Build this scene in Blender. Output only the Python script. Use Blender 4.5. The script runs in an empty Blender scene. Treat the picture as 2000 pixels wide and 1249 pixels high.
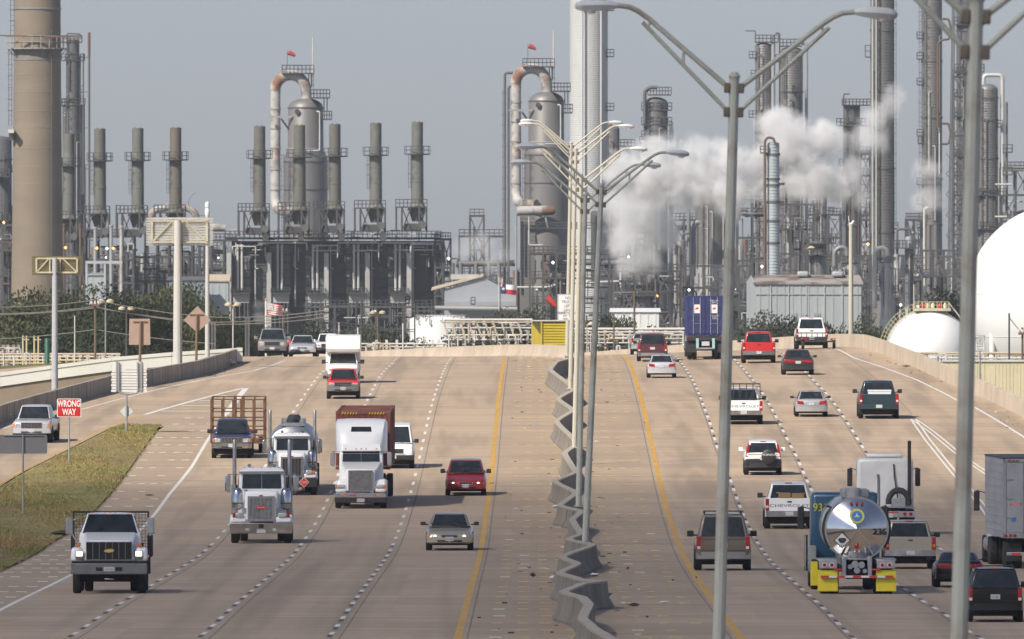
import bpy, math, random
from mathutils import Vector, Matrix

# ---------------------------------------------------------------- camera, sky, sun, exposure
SC = bpy.context.scene
COL = SC.collection
R = math.radians
PI = math.pi
F, CX, CY, CAMZ = 28889.0, 1000.0, 624.5, 10.0      # focal length in photo pixels, principal point, eye height
cam = bpy.data.cameras.new('camera')
cam.sensor_width = 36.0
cam.lens = F / 2000.0 * 36.0
cam.clip_start = 1.0
cam.clip_end = 20000.0
cam.dof.use_dof = True
cam.dof.focus_distance = 640.0
cam.dof.aperture_fstop = 9.0
camo = bpy.data.objects.new('camera', cam)
COL.objects.link(camo)
camo.location = (0, 0, CAMZ)
camo.rotation_euler = (R(90), 0, 0)
SC.camera = camo

SUN_EL, SUN_AZ = R(42), R(-136)                      # azimuth from +Y, clockwise
to_sun = Vector((math.cos(SUN_EL) * math.sin(SUN_AZ), math.cos(SUN_EL) * math.cos(SUN_AZ), math.sin(SUN_EL)))
W = bpy.data.worlds.new('World')
SC.world = W
W.use_nodes = True
nt = W.node_tree
sky = nt.nodes.new('ShaderNodeTexSky')
sky.sky_type = 'NISHITA'
sky.sun_disc = False
sky.sun_elevation = SUN_EL
sky.sun_rotation = SUN_AZ
sky.air_density = 1.0
sky.dust_density = 0.6
sky.ozone_density = 3.0
bg = nt.nodes['Background']
bg.inputs['Strength'].default_value = 0.0755
tint = nt.nodes.new('ShaderNodeMix'); tint.data_type = 'RGBA'; tint.blend_type = 'MULTIPLY'; tint.inputs['Factor'].default_value = 1.0
tint.inputs['B'].default_value = (0.765, 0.808, 0.985, 1)          # hazy blue-grey coastal air
hsv = nt.nodes.new('ShaderNodeHueSaturation'); hsv.inputs['Saturation'].default_value = 0.6     # whitened by haze and thin cloud
nt.links.new(sky.outputs['Color'], hsv.inputs['Color'])
nt.links.new(hsv.outputs['Color'], tint.inputs['A'])
nt.links.new(tint.outputs['Result'], bg.inputs['Color'])
sl = bpy.data.lights.new('sun', 'SUN')
sl.energy = 4.5
sl.angle = R(0.9)
sl.color = (1.0, 0.93, 0.82)
so = bpy.data.objects.new('sun', sl)
COL.objects.link(so)
so.location = (0, 0, 300)
so.rotation_euler = (-to_sun).to_track_quat('-Z', 'Y').to_euler()
SC.view_settings.view_transform = 'Standard'
SC.view_settings.look = 'None'
SC.view_settings.gamma = 1.0
SC.view_settings.use_curve_mapping = False
SC.view_settings.exposure = 0.38
SC.cycles.volume_bounces = 3
SC.cycles.max_bounces = 8
SC.cycles.transparent_max_bounces = 16
SC.cycles.volume_step_rate = 0.5
SC.cycles.volume_max_steps = 512
SC.cycles.use_denoising = True
rng = random.Random(7)

# ---------------------------------------------------------------- helpers
def tag(o, label=None, cat=None, group=None, kind=None):
    if label: o['label'] = label
    if cat: o['category'] = cat
    if group: o['group'] = group
    if kind: o['kind'] = kind
    return o

def thing(name, label, cat, loc=(0, 0, 0), rot=(0, 0, 0), group=None):
    o = bpy.data.objects.new(name, None)
    o.empty_display_size = 0.3
    COL.objects.link(o)
    o.location = loc
    o.rotation_euler = rot
    return tag(o, label, cat, group)

def rootloc(o):
    v = Vector((0, 0, 0))
    while o is not None:
        v += o.location
        o = o.parent
    return v

def link(name, me, parent=None):
    o = bpy.data.objects.new(name, me)
    COL.objects.link(o)
    if parent is not None: o.parent = parent
    return o

def copy_tree(o, parent=None):
    c = o.copy()
    COL.objects.link(c)
    c.parent = parent
    for ch in list(o.children):
        copy_tree(ch, c)
    return c

class MB:
    def __init__(s):
        s.v = []; s.f = []
    def add(s, vs, fs):
        n = len(s.v)
        s.v.extend([tuple(q) for q in vs])
        s.f.extend([tuple(i + n for i in q) for q in fs])
        return s
    def hexa(s, p):                       # bottom 4 (ccw from above), top 4
        return s.add(p, [(3, 2, 1, 0), (4, 5, 6, 7), (0, 1, 5, 4), (1, 2, 6, 5), (2, 3, 7, 6), (3, 0, 4, 7)])
    def box(s, x0, x1, y0, y1, z0, z1):
        return s.hexa([(x0, y0, z0), (x1, y0, z0), (x1, y1, z0), (x0, y1, z0), (x0, y0, z1), (x1, y0, z1), (x1, y1, z1), (x0, y1, z1)])
    def quad(s, a, b, c, d):
        return s.add([a, b, c, d], [(0, 1, 2, 3)])
    def beam(s, a, b, w, h=None):
        a = Vector(a); b = Vector(b); h = h or w
        d = (b - a).normalized()
        u = d.cross(Vector((0, 0, 1)))
        if u.length < 1e-3: u = Vector((1, 0, 0))
        u.normalize(); n = u.cross(d)
        q = []
        for p in (a, b):
            for i, j in ((-1, -1), (1, -1), (1, 1), (-1, 1)):
                q.append(p + u * (i * w / 2) + n * (j * h / 2))
        return s.add(q, [(0, 1, 2, 3), (7, 6, 5, 4), (0, 4, 5, 1), (1, 5, 6, 2), (2, 6, 7, 3), (3, 7, 4, 0)])
    def tube(s, pts, r, n=8, r2=None, cap=True):
        pts = [Vector(p) for p in pts]
        m = len(pts)
        t0 = (pts[1] - pts[0]).normalized()
        u = t0.cross(Vector((0, 0, 1)))
        if u.length < 1e-3: u = Vector((1, 0, 0))
        u.normalize()
        base = len(s.v)
        for i, p in enumerate(pts):
            if i == 0: t = pts[1] - pts[0]
            elif i == m - 1: t = pts[-1] - pts[-2]
            else: t = (pts[i + 1] - p).normalized() + (p - pts[i - 1]).normalized()
            t.normalize()
            u = (u - t * u.dot(t))
            if u.length < 1e-5: u = t.orthogonal()
            u.normalize()
            w = t.cross(u)
            rr = r if r2 is None else r + (r2 - r) * i / (m - 1)
            if isinstance(r, (list, tuple)): rr = r[i]
            for k in range(n):
                a = 2 * PI * k / n
                s.v.append(tuple(p + u * (rr * math.cos(a)) + w * (rr * math.sin(a))))
        for i in range(m - 1):
            for k in range(n):
                a = base + i * n + k; b = base + i * n + (k + 1) % n
                s.f.append((a, b, b + n, a + n))
        if cap:
            s.f.append(tuple(base + k for k in range(n))[::-1])
            s.f.append(tuple(base + (m - 1) * n + k for k in range(n)))
        return s
    def lathe(s, prof, c=(0, 0, 0), n=24):      # prof (r, z)
        base = len(s.v)
        for r, z in prof:
            for k in range(n):
                a = 2 * PI * k / n
                s.v.append((c[0] + r * math.cos(a), c[1] + r * math.sin(a), c[2] + z))
        for i in range(len(prof) - 1):
            for k in range(n):
                a = base + i * n + k; b = base + i * n + (k + 1) % n
                s.f.append((a, b, b + n, a + n))
        s.f.append(tuple(base + k for k in range(n))[::-1])
        s.f.append(tuple(base + (len(prof) - 1) * n + k for k in range(n)))
        return s
    def loft(s, rings, cap=True):
        base = len(s.v); n = len(rings[0])
        for rg in rings: s.v.extend([tuple(q) for q in rg])
        for i in range(len(rings) - 1):
            for k in range(n):
                a = base + i * n + k; b = base + i * n + (k + 1) % n
                s.f.append((a, b, b + n, a + n))
        if cap:
            s.f.append(tuple(base + k for k in range(n))[::-1])
            s.f.append(tuple(base + (len(rings) - 1) * n + k for k in range(n)))
        return s
    def cylx(s, x0, x1, y, z, r, n=20):
        return s.tube([(x0, y, z), (x1, y, z)], r, n)
    def cyly(s, x, y0, y1, z, r, n=16):
        return s.tube([(x, y0, z), (x, y1, z)], r, n)
    def prism(s, poly, y0, y1):                 # poly in (x, z), ccw seen from -y
        n = len(poly)
        vs = [(x, y0, z) for x, z in poly] + [(x, y1, z) for x, z in poly]
        fs = [tuple(range(n)), tuple(range(2 * n - 1, n - 1, -1))]
        fs += [((i + 1) % n, i, i + n, (i + 1) % n + n) for i in range(n)]
        return s.add(vs, fs)
    def mesh(s, name, mat, off=(0, 0, 0), smooth=40):
        me = bpy.data.meshes.new(name)
        ox, oy, oz = off
        me.from_pydata([(x - ox, y - oy, z - oz) for x, y, z in s.v], [], s.f)
        if mat is not None: me.materials.append(mat)
        if smooth:
            me.polygons.foreach_set('use_smooth', [True] * len(me.polygons))
            me.set_sharp_from_angle(angle=R(smooth))
        me.update()
        return me
    def build(s, name, mat, parent=None, world=False, bevel=0, smooth=40, seg=2):
        off = rootloc(parent) if (world and parent is not None) else (0, 0, 0)
        o = link(name, s.mesh(name, mat, off, smooth), parent)
        if bevel:
            m = o.modifiers.new('bevel', 'BEVEL'); m.width = bevel; m.segments = seg; m.limit_method = 'ANGLE'; m.angle_limit = R(40)
        return o

def arc(c, r, a0, a1, n, ax='xz'):
    out = []
    for i in range(n + 1):
        a = R(a0 + (a1 - a0) * i / n)
        u, w = r * math.cos(a), r * math.sin(a)
        out.append((c[0] + u, c[1], c[2] + w) if ax == 'xz' else (c[0] + u, c[1] + w, c[2]))
    return out

FONTC = {}
def text(parent, s, h, mat, loc, name='lettering', flip=False, stretch=1.0, bold=0.0):
    """flat lettering in the xz plane facing -y (or +y when flip), centred on loc"""
    key = (s, h, stretch, bold)
    if key not in FONTC:
        cu = bpy.data.curves.new('lettering', 'FONT')
        cu.body = s; cu.size = h / 0.70; cu.align_x = 'CENTER'; cu.extrude = 0.002; cu.offset = bold
        o = bpy.data.objects.new('lettering', cu)
        COL.objects.link(o)
        dg = bpy.context.evaluated_depsgraph_get()
        me = bpy.data.meshes.new_from_object(o.evaluated_get(dg))
        bpy.data.objects.remove(o)
        ys = [v.co.y for v in me.vertices] or [0]
        cy = (min(ys) + max(ys)) / 2
        for v in me.vertices:
            v.co = (v.co.x * stretch, v.co.z, v.co.y - cy)
        FONTC[key] = me
    me = FONTC[key].copy()
    me.materials.clear(); me.materials.append(mat)
    o = link(name, me, parent)
    o.location = loc
    o.rotation_euler = (0, 0, PI if flip else 0)
    # the text mesh was built facing -y after swapping axes
    return o

# ---------------------------------------------------------------- materials
MATS = {}
def pmat(name, c, rough=0.6, metal=0.0, c2=None, amt=0.5, scale=1.0, st=(1, 1, 1), bump=0.0, bscale=None, coat=0.0, emit=None, spec=0.5, lo=0.35, hi=0.65, c3=None, scale3=1.0, st3=(1, 1, 1), detail=5.0, rvar=0.0):
    if name in MATS: return MATS[name]
    m = bpy.data.materials.new(name); m.use_nodes = True
    t = m.node_tree; b = t.nodes['Principled BSDF']
    b.inputs['Base Color'].default_value = (*c, 1)
    b.inputs['Roughness'].default_value = rough
    b.inputs['Metallic'].default_value = metal
    b.inputs['Coat Weight'].default_value = coat
    b.inputs['Coat Roughness'].default_value = 0.08
    b.inputs['Specular IOR Level'].default_value = spec
    tc = t.nodes.new('ShaderNodeTexCoord')
    def noise(sc, stv, det=detail):
        mp = t.nodes.new('ShaderNodeMapping'); mp.inputs['Scale'].default_value = stv
        t.links.new(tc.outputs['Object'], mp.inputs['Vector'])
        n = t.nodes.new('ShaderNodeTexNoise'); n.inputs['Scale'].default_value = sc; n.inputs['Detail'].default_value = det; n.inputs['Roughness'].default_value = 0.62
        t.links.new(mp.outputs['Vector'], n.inputs['Vector'])
        return n
    last = None
    if c2 is not None:
        n = noise(scale, st)
        mr = t.nodes.new('ShaderNodeMapRange'); mr.inputs['From Min'].default_value = lo; mr.inputs['From Max'].default_value = hi
        mr.inputs['To Max'].default_value = amt
        t.links.new(n.outputs['Fac'], mr.inputs['Value'])
        mx = t.nodes.new('ShaderNodeMix'); mx.data_type = 'RGBA'
        mx.inputs['A'].default_value = (*c, 1); mx.inputs['B'].default_value = (*c2, 1)
        t.links.new(mr.outputs['Result'], mx.inputs['Factor'])
        last = mx.outputs['Result']
        if c3 is not None:
            n3 = noise(scale3, st3)
            mr3 = t.nodes.new('ShaderNodeMapRange'); mr3.inputs['From Min'].default_value = 0.5; mr3.inputs['From Max'].default_value = 0.72
            t.links.new(n3.outputs['Fac'], mr3.inputs['Value'])
            mx3 = t.nodes.new('ShaderNodeMix'); mx3.data_type = 'RGBA'
            mx3.inputs['B'].default_value = (*c3, 1)
            t.links.new(last, mx3.inputs['A']); t.links.new(mr3.outputs['Result'], mx3.inputs['Factor'])
            last = mx3.outputs['Result']
        t.links.new(last, b.inputs['Base Color'])
        if rvar:
            mr2 = t.nodes.new('ShaderNodeMapRange'); mr2.inputs['To Min'].default_value = max(0, rough - rvar); mr2.inputs['To Max'].default_value = min(1, rough + rvar)
            t.links.new(n.outputs['Fac'], mr2.inputs['Value']); t.links.new(mr2.outputs['Result'], b.inputs['Roughness'])
    if bump:
        nb = noise(bscale or scale * 4, st)
        bp = t.nodes.new('ShaderNodeBump'); bp.inputs['Strength'].default_value = bump; bp.inputs['Distance'].default_value = 0.05
        t.links.new(nb.outputs['Fac'], bp.inputs['Height']); t.links.new(bp.outputs['Normal'], b.inputs['Normal'])
    if emit:
        b.inputs['Emission Color'].default_value = (*emit[0], 1); b.inputs['Emission Strength'].default_value = emit[1]
    MATS[name] = m
    return m

def paint(name, c, dirt=0.18, metal=0.0, rough=0.32, coat=0.6):
    d = tuple(x * 0.55 + 0.05 for x in c)
    return pmat('paint_' + name, c, rough, metal, c2=d, amt=dirt, scale=1.6, st=(1, 1, 1.6), coat=coat, rvar=0.06)

M_TYRE = pmat('tyre', (0.018, 0.018, 0.019), 0.85, c2=(0.05, 0.048, 0.045), amt=0.5, scale=5)
M_RIM = pmat('rim', (0.35, 0.35, 0.36), 0.35, 0.8, c2=(0.12, 0.12, 0.12), amt=0.5, scale=8)
M_UNDER = pmat('underbody', (0.012, 0.012, 0.013), 0.9, c2=(0.03, 0.03, 0.03), scale=4)
M_GLASS = pmat('car_glass', (0.010, 0.014, 0.016), 0.05, 0.0, c2=(0.032, 0.038, 0.042), amt=0.9, scale=2.6, spec=0.45)
M_CHROME = pmat('chrome', (0.62, 0.62, 0.63), 0.16, 1.0, c2=(0.34, 0.34, 0.35), amt=0.6, scale=3)
M_TRIM = pmat('black_trim', (0.022, 0.022, 0.024), 0.5, c2=(0.05, 0.05, 0.05), amt=0.5, scale=5)
M_GREYTRIM = pmat('grey_trim', (0.12, 0.12, 0.125), 0.55, c2=(0.2, 0.19, 0.18), amt=0.5, scale=4)
M_LENS = pmat('headlamp_lens', (0.62, 0.63, 0.62), 0.12, 0.3, c2=(0.3, 0.31, 0.32), amt=0.7, scale=9)
M_LIT = pmat('lit_headlamp', (0.9, 0.85, 0.7), 0.2, emit=((1.0, 0.86, 0.62), 2.2))
M_AMBER = pmat('amber_lens', (0.75, 0.2, 0.02), 0.2, c2=(0.55, 0.12, 0.01), amt=0.6, scale=9)
M_RED = pmat('red_lens', (0.42, 0.012, 0.012), 0.18, c2=(0.2, 0.008, 0.008), amt=0.7, scale=9)
M_CLEAR = pmat('clear_lens', (0.7, 0.68, 0.66), 0.2, c2=(0.5, 0.48, 0.46), amt=0.5, scale=9)
M_PLATE = pmat('licence_plate', (0.55, 0.56, 0.58), 0.4, c2=(0.38, 0.38, 0.42), amt=0.5, scale=12)
M_INK = pmat('dark_ink', (0.03, 0.03, 0.04), 0.6, c2=(0.06, 0.06, 0.07), scale=8)
M_WHITEINK = pmat('white_ink', (0.8, 0.8, 0.8), 0.5, c2=(0.6, 0.6, 0.6), amt=0.4, scale=8)
M_ALU = pmat('aluminium', (0.5, 0.5, 0.51), 0.38, 0.85, c2=(0.28, 0.28, 0.29), amt=0.6, scale=1.5, st=(1, 1, 0.3))
M_STACK = pmat('stack_steel', (0.42, 0.41, 0.40), 0.42, 0.75, c2=(0.24, 0.22, 0.2), amt=0.7, scale=1.5)
M_GALV = pmat('galvanised', (0.36, 0.37, 0.37), 0.55, 0.35, c2=(0.22, 0.23, 0.23), amt=0.7, scale=1.2, st=(1, 1, 0.25))
# ---------------------------------------------------------------- road profile and un-projection
def lerp_tab(tab, d):
    if d <= tab[0][0]: return tab[0][1]
    for (a, va), (b, vb) in zip(tab, tab[1:]):
        if d <= b:
            return va + (vb - va) * (d - a) / (b - a)
    return tab[-1][1]
_n2y = [(0, 1248), (1, 1234), (2, 1218), (3, 1202), (4, 1187), (5, 1174), (6, 1162), (7, 1151), (8, 1140), (9, 1129), (10, 1119.5), (11, 1110.5), (12, 1102), (13, 1093), (14, 1083.5), (15, 1073), (16, 1060.5), (17, 1047.5), (18, 1034), (19, 1020), (20, 1005), (21, 989), (22, 973), (23, 956.5), (24, 939.5), (25, 922.5), (26, 905), (27, 888), (28, 872), (29, 856), (30, 841), (31, 827), (32, 813), (33, 800.5), (34, 788.5), (35, 777.5), (36, 767.5), (37, 758), (38, 749.7), (39, 742), (40, 735), (41, 728.8), (42, 723.3), (43, 718.4), (44, 714)]
_prof = []
for n, y in _n2y:
    d = 407 + 12.19 * n
    _prof.append((d, CAMZ - (y - CY) * d / F))
for _ in range(2):            # smooth the measured profile
    _prof = [_prof[0]] + [(b[0], (a[1] + 2 * b[1] + c[1]) / 4) for a, b, c in zip(_prof, _prof[1:], _prof[2:])] + [_prof[-1]]
_z943 = _prof[-1][1]; ZC = 7.44
_head = [(120, 1.15), (250, 1.2), (330, 1.22)]
def crest(d): return ZC - (d - 1015) ** 2 / 17600.0
_tail = [(d, crest(d)) for d in range(960, 1420, 12)]
_tab = _head + _prof + _tail
_TABD = {}
def zprof(d):
    k = round(d, 2)
    if k not in _TABD: _TABD[k] = lerp_tab(_tab, d)
    return _TABD[k]
def sstep(a, b, x):
    t = max(0.0, min(1.0, (x - a) / (b - a)))
    return t * t * (3 - 2 * t)
def zroad(x, d):
    return zprof(d) + 0.035 * sstep(860, 1040, d) * max(0.0, x - 3.5)
def slope(x, d): return (zroad(x, d + 3) - zroad(x, d - 3)) / 6.0
def unp(x, y, h=0.0):
    """photo pixel of a point standing h above the road -> (X, D)"""
    lo, hi = 180.0, 1036.0
    for _ in range(50):
        d = (lo + hi) / 2
        X = (x - CX) * d / F
        yy = CY + F * (CAMZ - zroad(X, d) - h) / d
        if yy > y: lo = d
        else: hi = d
    return (x - CX) * d / F, d
def P(x, y, D): return Vector(((x - CX) * D / F, D, CAMZ - (y - CY) * D / F))

class Line:
    def __init__(s, pix, h=0.0, near=None):
        pts = sorted([(unp(x, y, h)[1], unp(x, y, h)[0]) for x, y in pix])
        if near is not None: pts = near + pts
        s.t = pts
    def __call__(s, d):
        t = s.t
        bend = -max(0.0, d - 1000) ** 2 / 1200.0
        if d <= t[0][0]: return t[0][1]
        if d >= t[-1][0]: return t[-1][1] + bend
        return lerp_tab(t, d) + bend

YL = Line([(905, 1249), (957, 1005), (969, 905), (979, 788), (985, 735), (990, 702)])
LA = Line([(646, 1248), (793, 1005), (820, 905), (847, 788), (865, 735), (874, 714), (881, 703)])
LB = Line([(405, 1237), (440, 1204), (485, 1164), (524, 1131), (567, 1094), (594, 1061), (629, 1006), (717, 789), (732, 758), (744, 736), (758, 719), (770, 709)])
LC = Line([(152, 1238), (198, 1206), (260, 1167), (333, 1124), (376, 1098), (417, 1064), (442, 1037), (577, 803), (592, 780), (605, 761), (628, 731), (645, 716)])
LE = Line([(0, 1192), (110, 1138), (290, 1019), (331, 965), (376, 910), (406, 859), (442, 809), (481, 758)])
GR = Line([(0, 1117), (100, 1063), (174, 1010), (222, 958.6), (307, 841)])        # grass edge
RY = Line([(15, 940), (51, 919), (133, 878), (218, 835), (302, 804)])             # ramp yellow line
RW = Line([(0, 838), (100, 814), (164, 799), (358, 750), (497, 724.5), (564, 704)])          # ramp outer white line
LBAR = Line([(0, 825), (110, 794), (215, 766), (287, 753), (385, 735), (436, 719), (474, 705)])
YR = Line([(1434, 1246), (1392, 1186), (1360, 1144), (1340, 1112), (1316, 1062), (1306, 1032), (1296, 1000), (1274, 906), (1262, 850), (1252, 802), (1242, 764), (1233, 730), (1224, 708)])
R1 = Line([(1668, 1243), (1634, 1209), (1606, 1181), (1568, 1148), (1520, 1107), (1486, 1064), (1470, 1036), (1456, 1007), (1430, 938), (1404, 874), (1390, 828), (1378, 796), (1364, 760), (1354, 740), (1338, 715)])
R2 = Line([(1902, 1236), (1854, 1202), (1812, 1177), (1774, 1152), (1756, 1142), (1574, 926.5), (1560, 894), (1543, 863), (1521, 819), (1507, 793), (1494, 771), (1475, 745), (1450, 716)])
R3 = Line([(1834, 1068), (1703, 897), (1684, 868), (1666, 838), (1648, 811), (1632, 788), (1616, 768), (1599, 751), (1585, 736)])
RE = Line([(2000, 854), (1900, 794), (1867, 781), (1791, 742.6), (1709, 712.6), (1663, 697.6)])
RBAR = Line([(2000, 813), (1872, 756), (1791, 718), (1722, 691), (1660, 675)])
R3.t = [(300, R3.t[0][1] + 0.5)] + R3.t
RE.t = [(300, 29.5), (600, 28.6)] + RE.t
RBAR.t = [(300, 33.5), (600, 30.5)] + RBAR.t
LBAR.t = [(300, -36.0), (600, -33.0)] + LBAR.t + [(1000, -20.5)]
RW.t = [(300, -31.0), (600, -29.0)] + RW.t
RY.t = [(300, -27.0), (560, -25.8)] + RY.t
GR.t = [(300, GR.t[0][1])] + GR.t

# ---------------------------------------------------------------- surface materials
def concrete_road(name, base, dark, lane_dirt=0.68):
    m = bpy.data.materials.new(name); m.use_nodes = True
    t = m.node_tree; b = t.nodes['Principled BSDF']; b.inputs['Roughness'].default_value = 0.82
    b.inputs['Specular IOR Level'].default_value = 0.3
    tc = t.nodes.new('ShaderNodeTexCoord')
    def nz(sx, sy, det, rough=0.6):
        mp = t.nodes.new('ShaderNodeMapping'); mp.inputs['Scale'].default_value = (sx, sy, 1)
        t.links.new(tc.outputs['Object'], mp.inputs['Vector'])
        n = t.nodes.new('ShaderNodeTexNoise'); n.inputs['Scale'].default_value = 1; n.inputs['Detail'].default_value = det; n.inputs['Roughness'].default_value = rough
        t.links.new(mp.outputs['Vector'], n.inputs['Vector']); return n
    def mixc(a, bcol, n, lo, hi, amt):
        mr = t.nodes.new('ShaderNodeMapRange'); mr.inputs['From Min'].default_value = lo; mr.inputs['From Max'].default_value = hi; mr.inputs['To Max'].default_value = amt
        t.links.new(n.outputs['Fac'], mr.inputs['Value'])
        mx = t.nodes.new('ShaderNodeMix'); mx.data_type = 'RGBA'; mx.inputs['B'].default_value = (*bcol, 1)
        if isinstance(a, tuple): mx.inputs['A'].default_value = (*a, 1)
        else: t.links.new(a, mx.inputs['A'])
        t.links.new(mr.outputs['Result'], mx.inputs['Factor']); return mx.outputs['Result']
    c = mixc(base, dark, nz(0.11, 0.75, 7), 0.40, 0.66, 0.52)                 # transverse finishing streaks
    c = mixc(c, tuple(x * 1.22 for x in base), nz(0.05, 0.16, 4), 0.5, 0.7, 0.5)  # paler pours
    c = mixc(c, tuple(x * 0.55 for x in dark), nz(0.62, 0.0035, 2), 0.47, 0.66, lane_dirt * .6)   # worn wheel and oil paths
    c = mixc(c, tuple(x * 0.6 for x in dark), nz(0.5, 0.02, 6, 0.7), 0.56, 0.76, 0.22)
    c = mixc(c, tuple(x * 0.4 for x in dark), nz(2.2, 1.1, 3), 0.70, 0.78, 0.5)  # specks
    # every cast slab has its own tone
    sp = t.nodes.new('ShaderNodeSeparateXYZ'); t.links.new(tc.outputs['Object'], sp.inputs[0])
    cb = t.nodes.new('ShaderNodeCombineXYZ')
    for i_, dv in ((0, 3.66), (1, 9.2)):
        dn = t.nodes.new('ShaderNodeMath'); dn.operation = 'DIVIDE'; dn.inputs[1].default_value = dv; t.links.new(sp.outputs[i_], dn.inputs[0])
        fn = t.nodes.new('ShaderNodeMath'); fn.operation = 'FLOOR'; t.links.new(dn.outputs[0], fn.inputs[0]); t.links.new(fn.outputs[0], cb.inputs[i_])
    wn = t.nodes.new('ShaderNodeTexWhiteNoise'); t.links.new(cb.outputs[0], wn.inputs['Vector'])
    mr = t.nodes.new('ShaderNodeMapRange'); mr.inputs['To Max'].default_value = 0.26; t.links.new(wn.outputs['Value'], mr.inputs['Value'])
    mx = t.nodes.new('ShaderNodeMix'); mx.data_type = 'RGBA'; mx.inputs['B'].default_value = (*dark, 1); t.links.new(c, mx.inputs['A']); t.links.new(mr.outputs['Result'], mx.inputs['Factor'])
    t.links.new(mx.outputs['Result'], b.inputs['Base Color'])
    MATS[name] = m
    return m
M_ROAD = concrete_road('road_concrete', (0.475, 0.357, 0.247), (0.265, 0.208, 0.155))
M_SHOULD = concrete_road('shoulder_concrete', (0.43, 0.325, 0.225), (0.24, 0.186, 0.136), 0.15)
M_YPAINT = pmat('yellow_paint', (0.62, 0.34, 0.03), 0.6, c2=(0.42, 0.25, 0.07), amt=0.7, scale=0.6, st=(3, .4, 1))
M_WPAINT = pmat('white_paint', (0.78, 0.75, 0.70), 0.6, c2=(0.5, 0.46, 0.4), amt=0.6, scale=1.2)
M_YBUT = pmat('yellow_marker', (0.62, 0.47, 0.18), 0.5, c2=(0.5, 0.4, 0.24), amt=0.8, scale=0.3)
M_BLACKP = pmat('black_contrast_paint', (0.045, 0.043, 0.04), 0.8, c2=(0.12, 0.11, 0.1), amt=0.6, scale=1.2)
M_JOINT = pmat('joint_sealant', (0.15, 0.125, 0.10), 0.9, c2=(0.27, 0.22, 0.17), amt=0.8, scale=0.4)
M_BARR = pmat('barrier_concrete', (0.40, 0.355, 0.285), 0.85, c2=(0.21, 0.18, 0.145), amt=0.75, scale=0.9, st=(1.4, 1.4, .25), bump=0.25, c3=(0.10, 0.085, 0.07), scale3=0.5, st3=(2.2, 2.2, .2))
M_BARRP = pmat('pale_barrier_concrete', (0.56, 0.47, 0.36), 0.85, c2=(0.38, 0.31, 0.24), amt=0.7, scale=0.7, st=(1, .4, .5), bump=0.2)
M_WWALL = pmat('whitewashed_wall', (0.84, 0.81, 0.73), 0.8, c2=(0.7, 0.66, 0.58), amt=0.5, scale=0.5, st=(1, .3, 1))
M_TANWALL = pmat('tan_retaining_wall', (0.36, 0.28, 0.205), 0.9, c2=(0.26, 0.2, 0.15), amt=0.7, scale=0.4)

# ---------------------------------------------------------------- ground and carriageways
def strip(mb, fl, fr, d0, d1, step=6.0, nx=4, lift=0.0):
    ds = []
    d = d0
    while d < d1 - 1e-6:
        ds.append(d); d += step
    ds.append(d1)
    base = len(mb.v)
    for d in ds:
        a, b = fl(d), fr(d)
        for i in range(nx + 1):
            x = a + (b - a) * i / nx
            mb.v.append((x, d, zroad(x, d) + lift))
    for j in range(len(ds) - 1):
        for i in range(nx):
            a = base + j * (nx + 1) + i
            mb.f.append((a, a + 1, a + nx + 2, a + nx + 1))
    return mb

M_GROUND = pmat('ground_soil', (0.16, 0.14, 0.10), 0.95, c2=(0.10, 0.12, 0.06), amt=0.8, scale=0.02, detail=8)
g = MB(); g.quad((-2600, -250, 0), (2600, -250, 0), (2600, 5600, 0), (-2600, 5600, 0))
tag(g.build('ground', M_GROUND, smooth=0), kind='structure')
DEND = 1330.0
leftedge = lambda d: (min(LE(d), YL(d) - 14.8) if d > 858 else LE(d)) - 0.1
west = strip(MB(), leftedge, YL, 150, DEND, 6, 8).build('westbound_carriageway', M_ROAD, smooth=0)
tag(west, kind='structure')
median = strip(MB(), YL, YR, 150, DEND, 6, 6).build('median_shoulder', M_SHOULD, smooth=0)
tag(median, kind='structure')
east = strip(MB(), YR, RBAR, 150, DEND, 6, 10).build('eastbound_carriageway', M_ROAD, smooth=0)
tag(east, kind='structure')
# outer shoulder: from the grass / ramp to the white edge line
def shl(d):
    if d < 772: return GR(d)
    return min(LE(d) - 0.12, GR(772) + (d - 772) * 0.034)
shoulder = strip(MB(), shl, leftedge, 150, 858, 6, 3).build('outer_shoulder', M_SHOULD, smooth=0)
tag(shoulder, kind='structure')
def rampin(d):
    if d < 800: return RY(d)
    if d < 858: return RY(800) + (leftedge(858) - RY(800)) * (d - 800) / 58.0
    return leftedge(d)
ramp = strip(MB(), LBAR, rampin, 150, DEND, 6, 5).build('exit_ramp', M_ROAD, smooth=0)
tag(ramp, kind='structure')
# paved nose between ramp and shoulder beyond the grass
nose = strip(MB(), lambda d: rampin(d) + .002, lambda d: shl(d) - .002, 778, 857, 4, 2).build('gore_pavement', M_SHOULD, smooth=0)
tag(nose, kind='structure')

# island with grass
M_SOIL = pmat('island_soil', (0.29, 0.225, 0.085), 0.95, c2=(0.14, 0.15, 0.04), amt=0.9, scale=0.14, c3=(0.26, 0.155, 0.085), scale3=0.15, bump=0.6, bscale=3)
isl = strip(MB(), lambda d: RY(d) + .18, lambda d: max(RY(d) + .19, GR(d) - .02), 150, 782, 4, 8, 0.05).build('grass_island', M_SOIL, smooth=0)
tag(isl, kind='structure')

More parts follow.
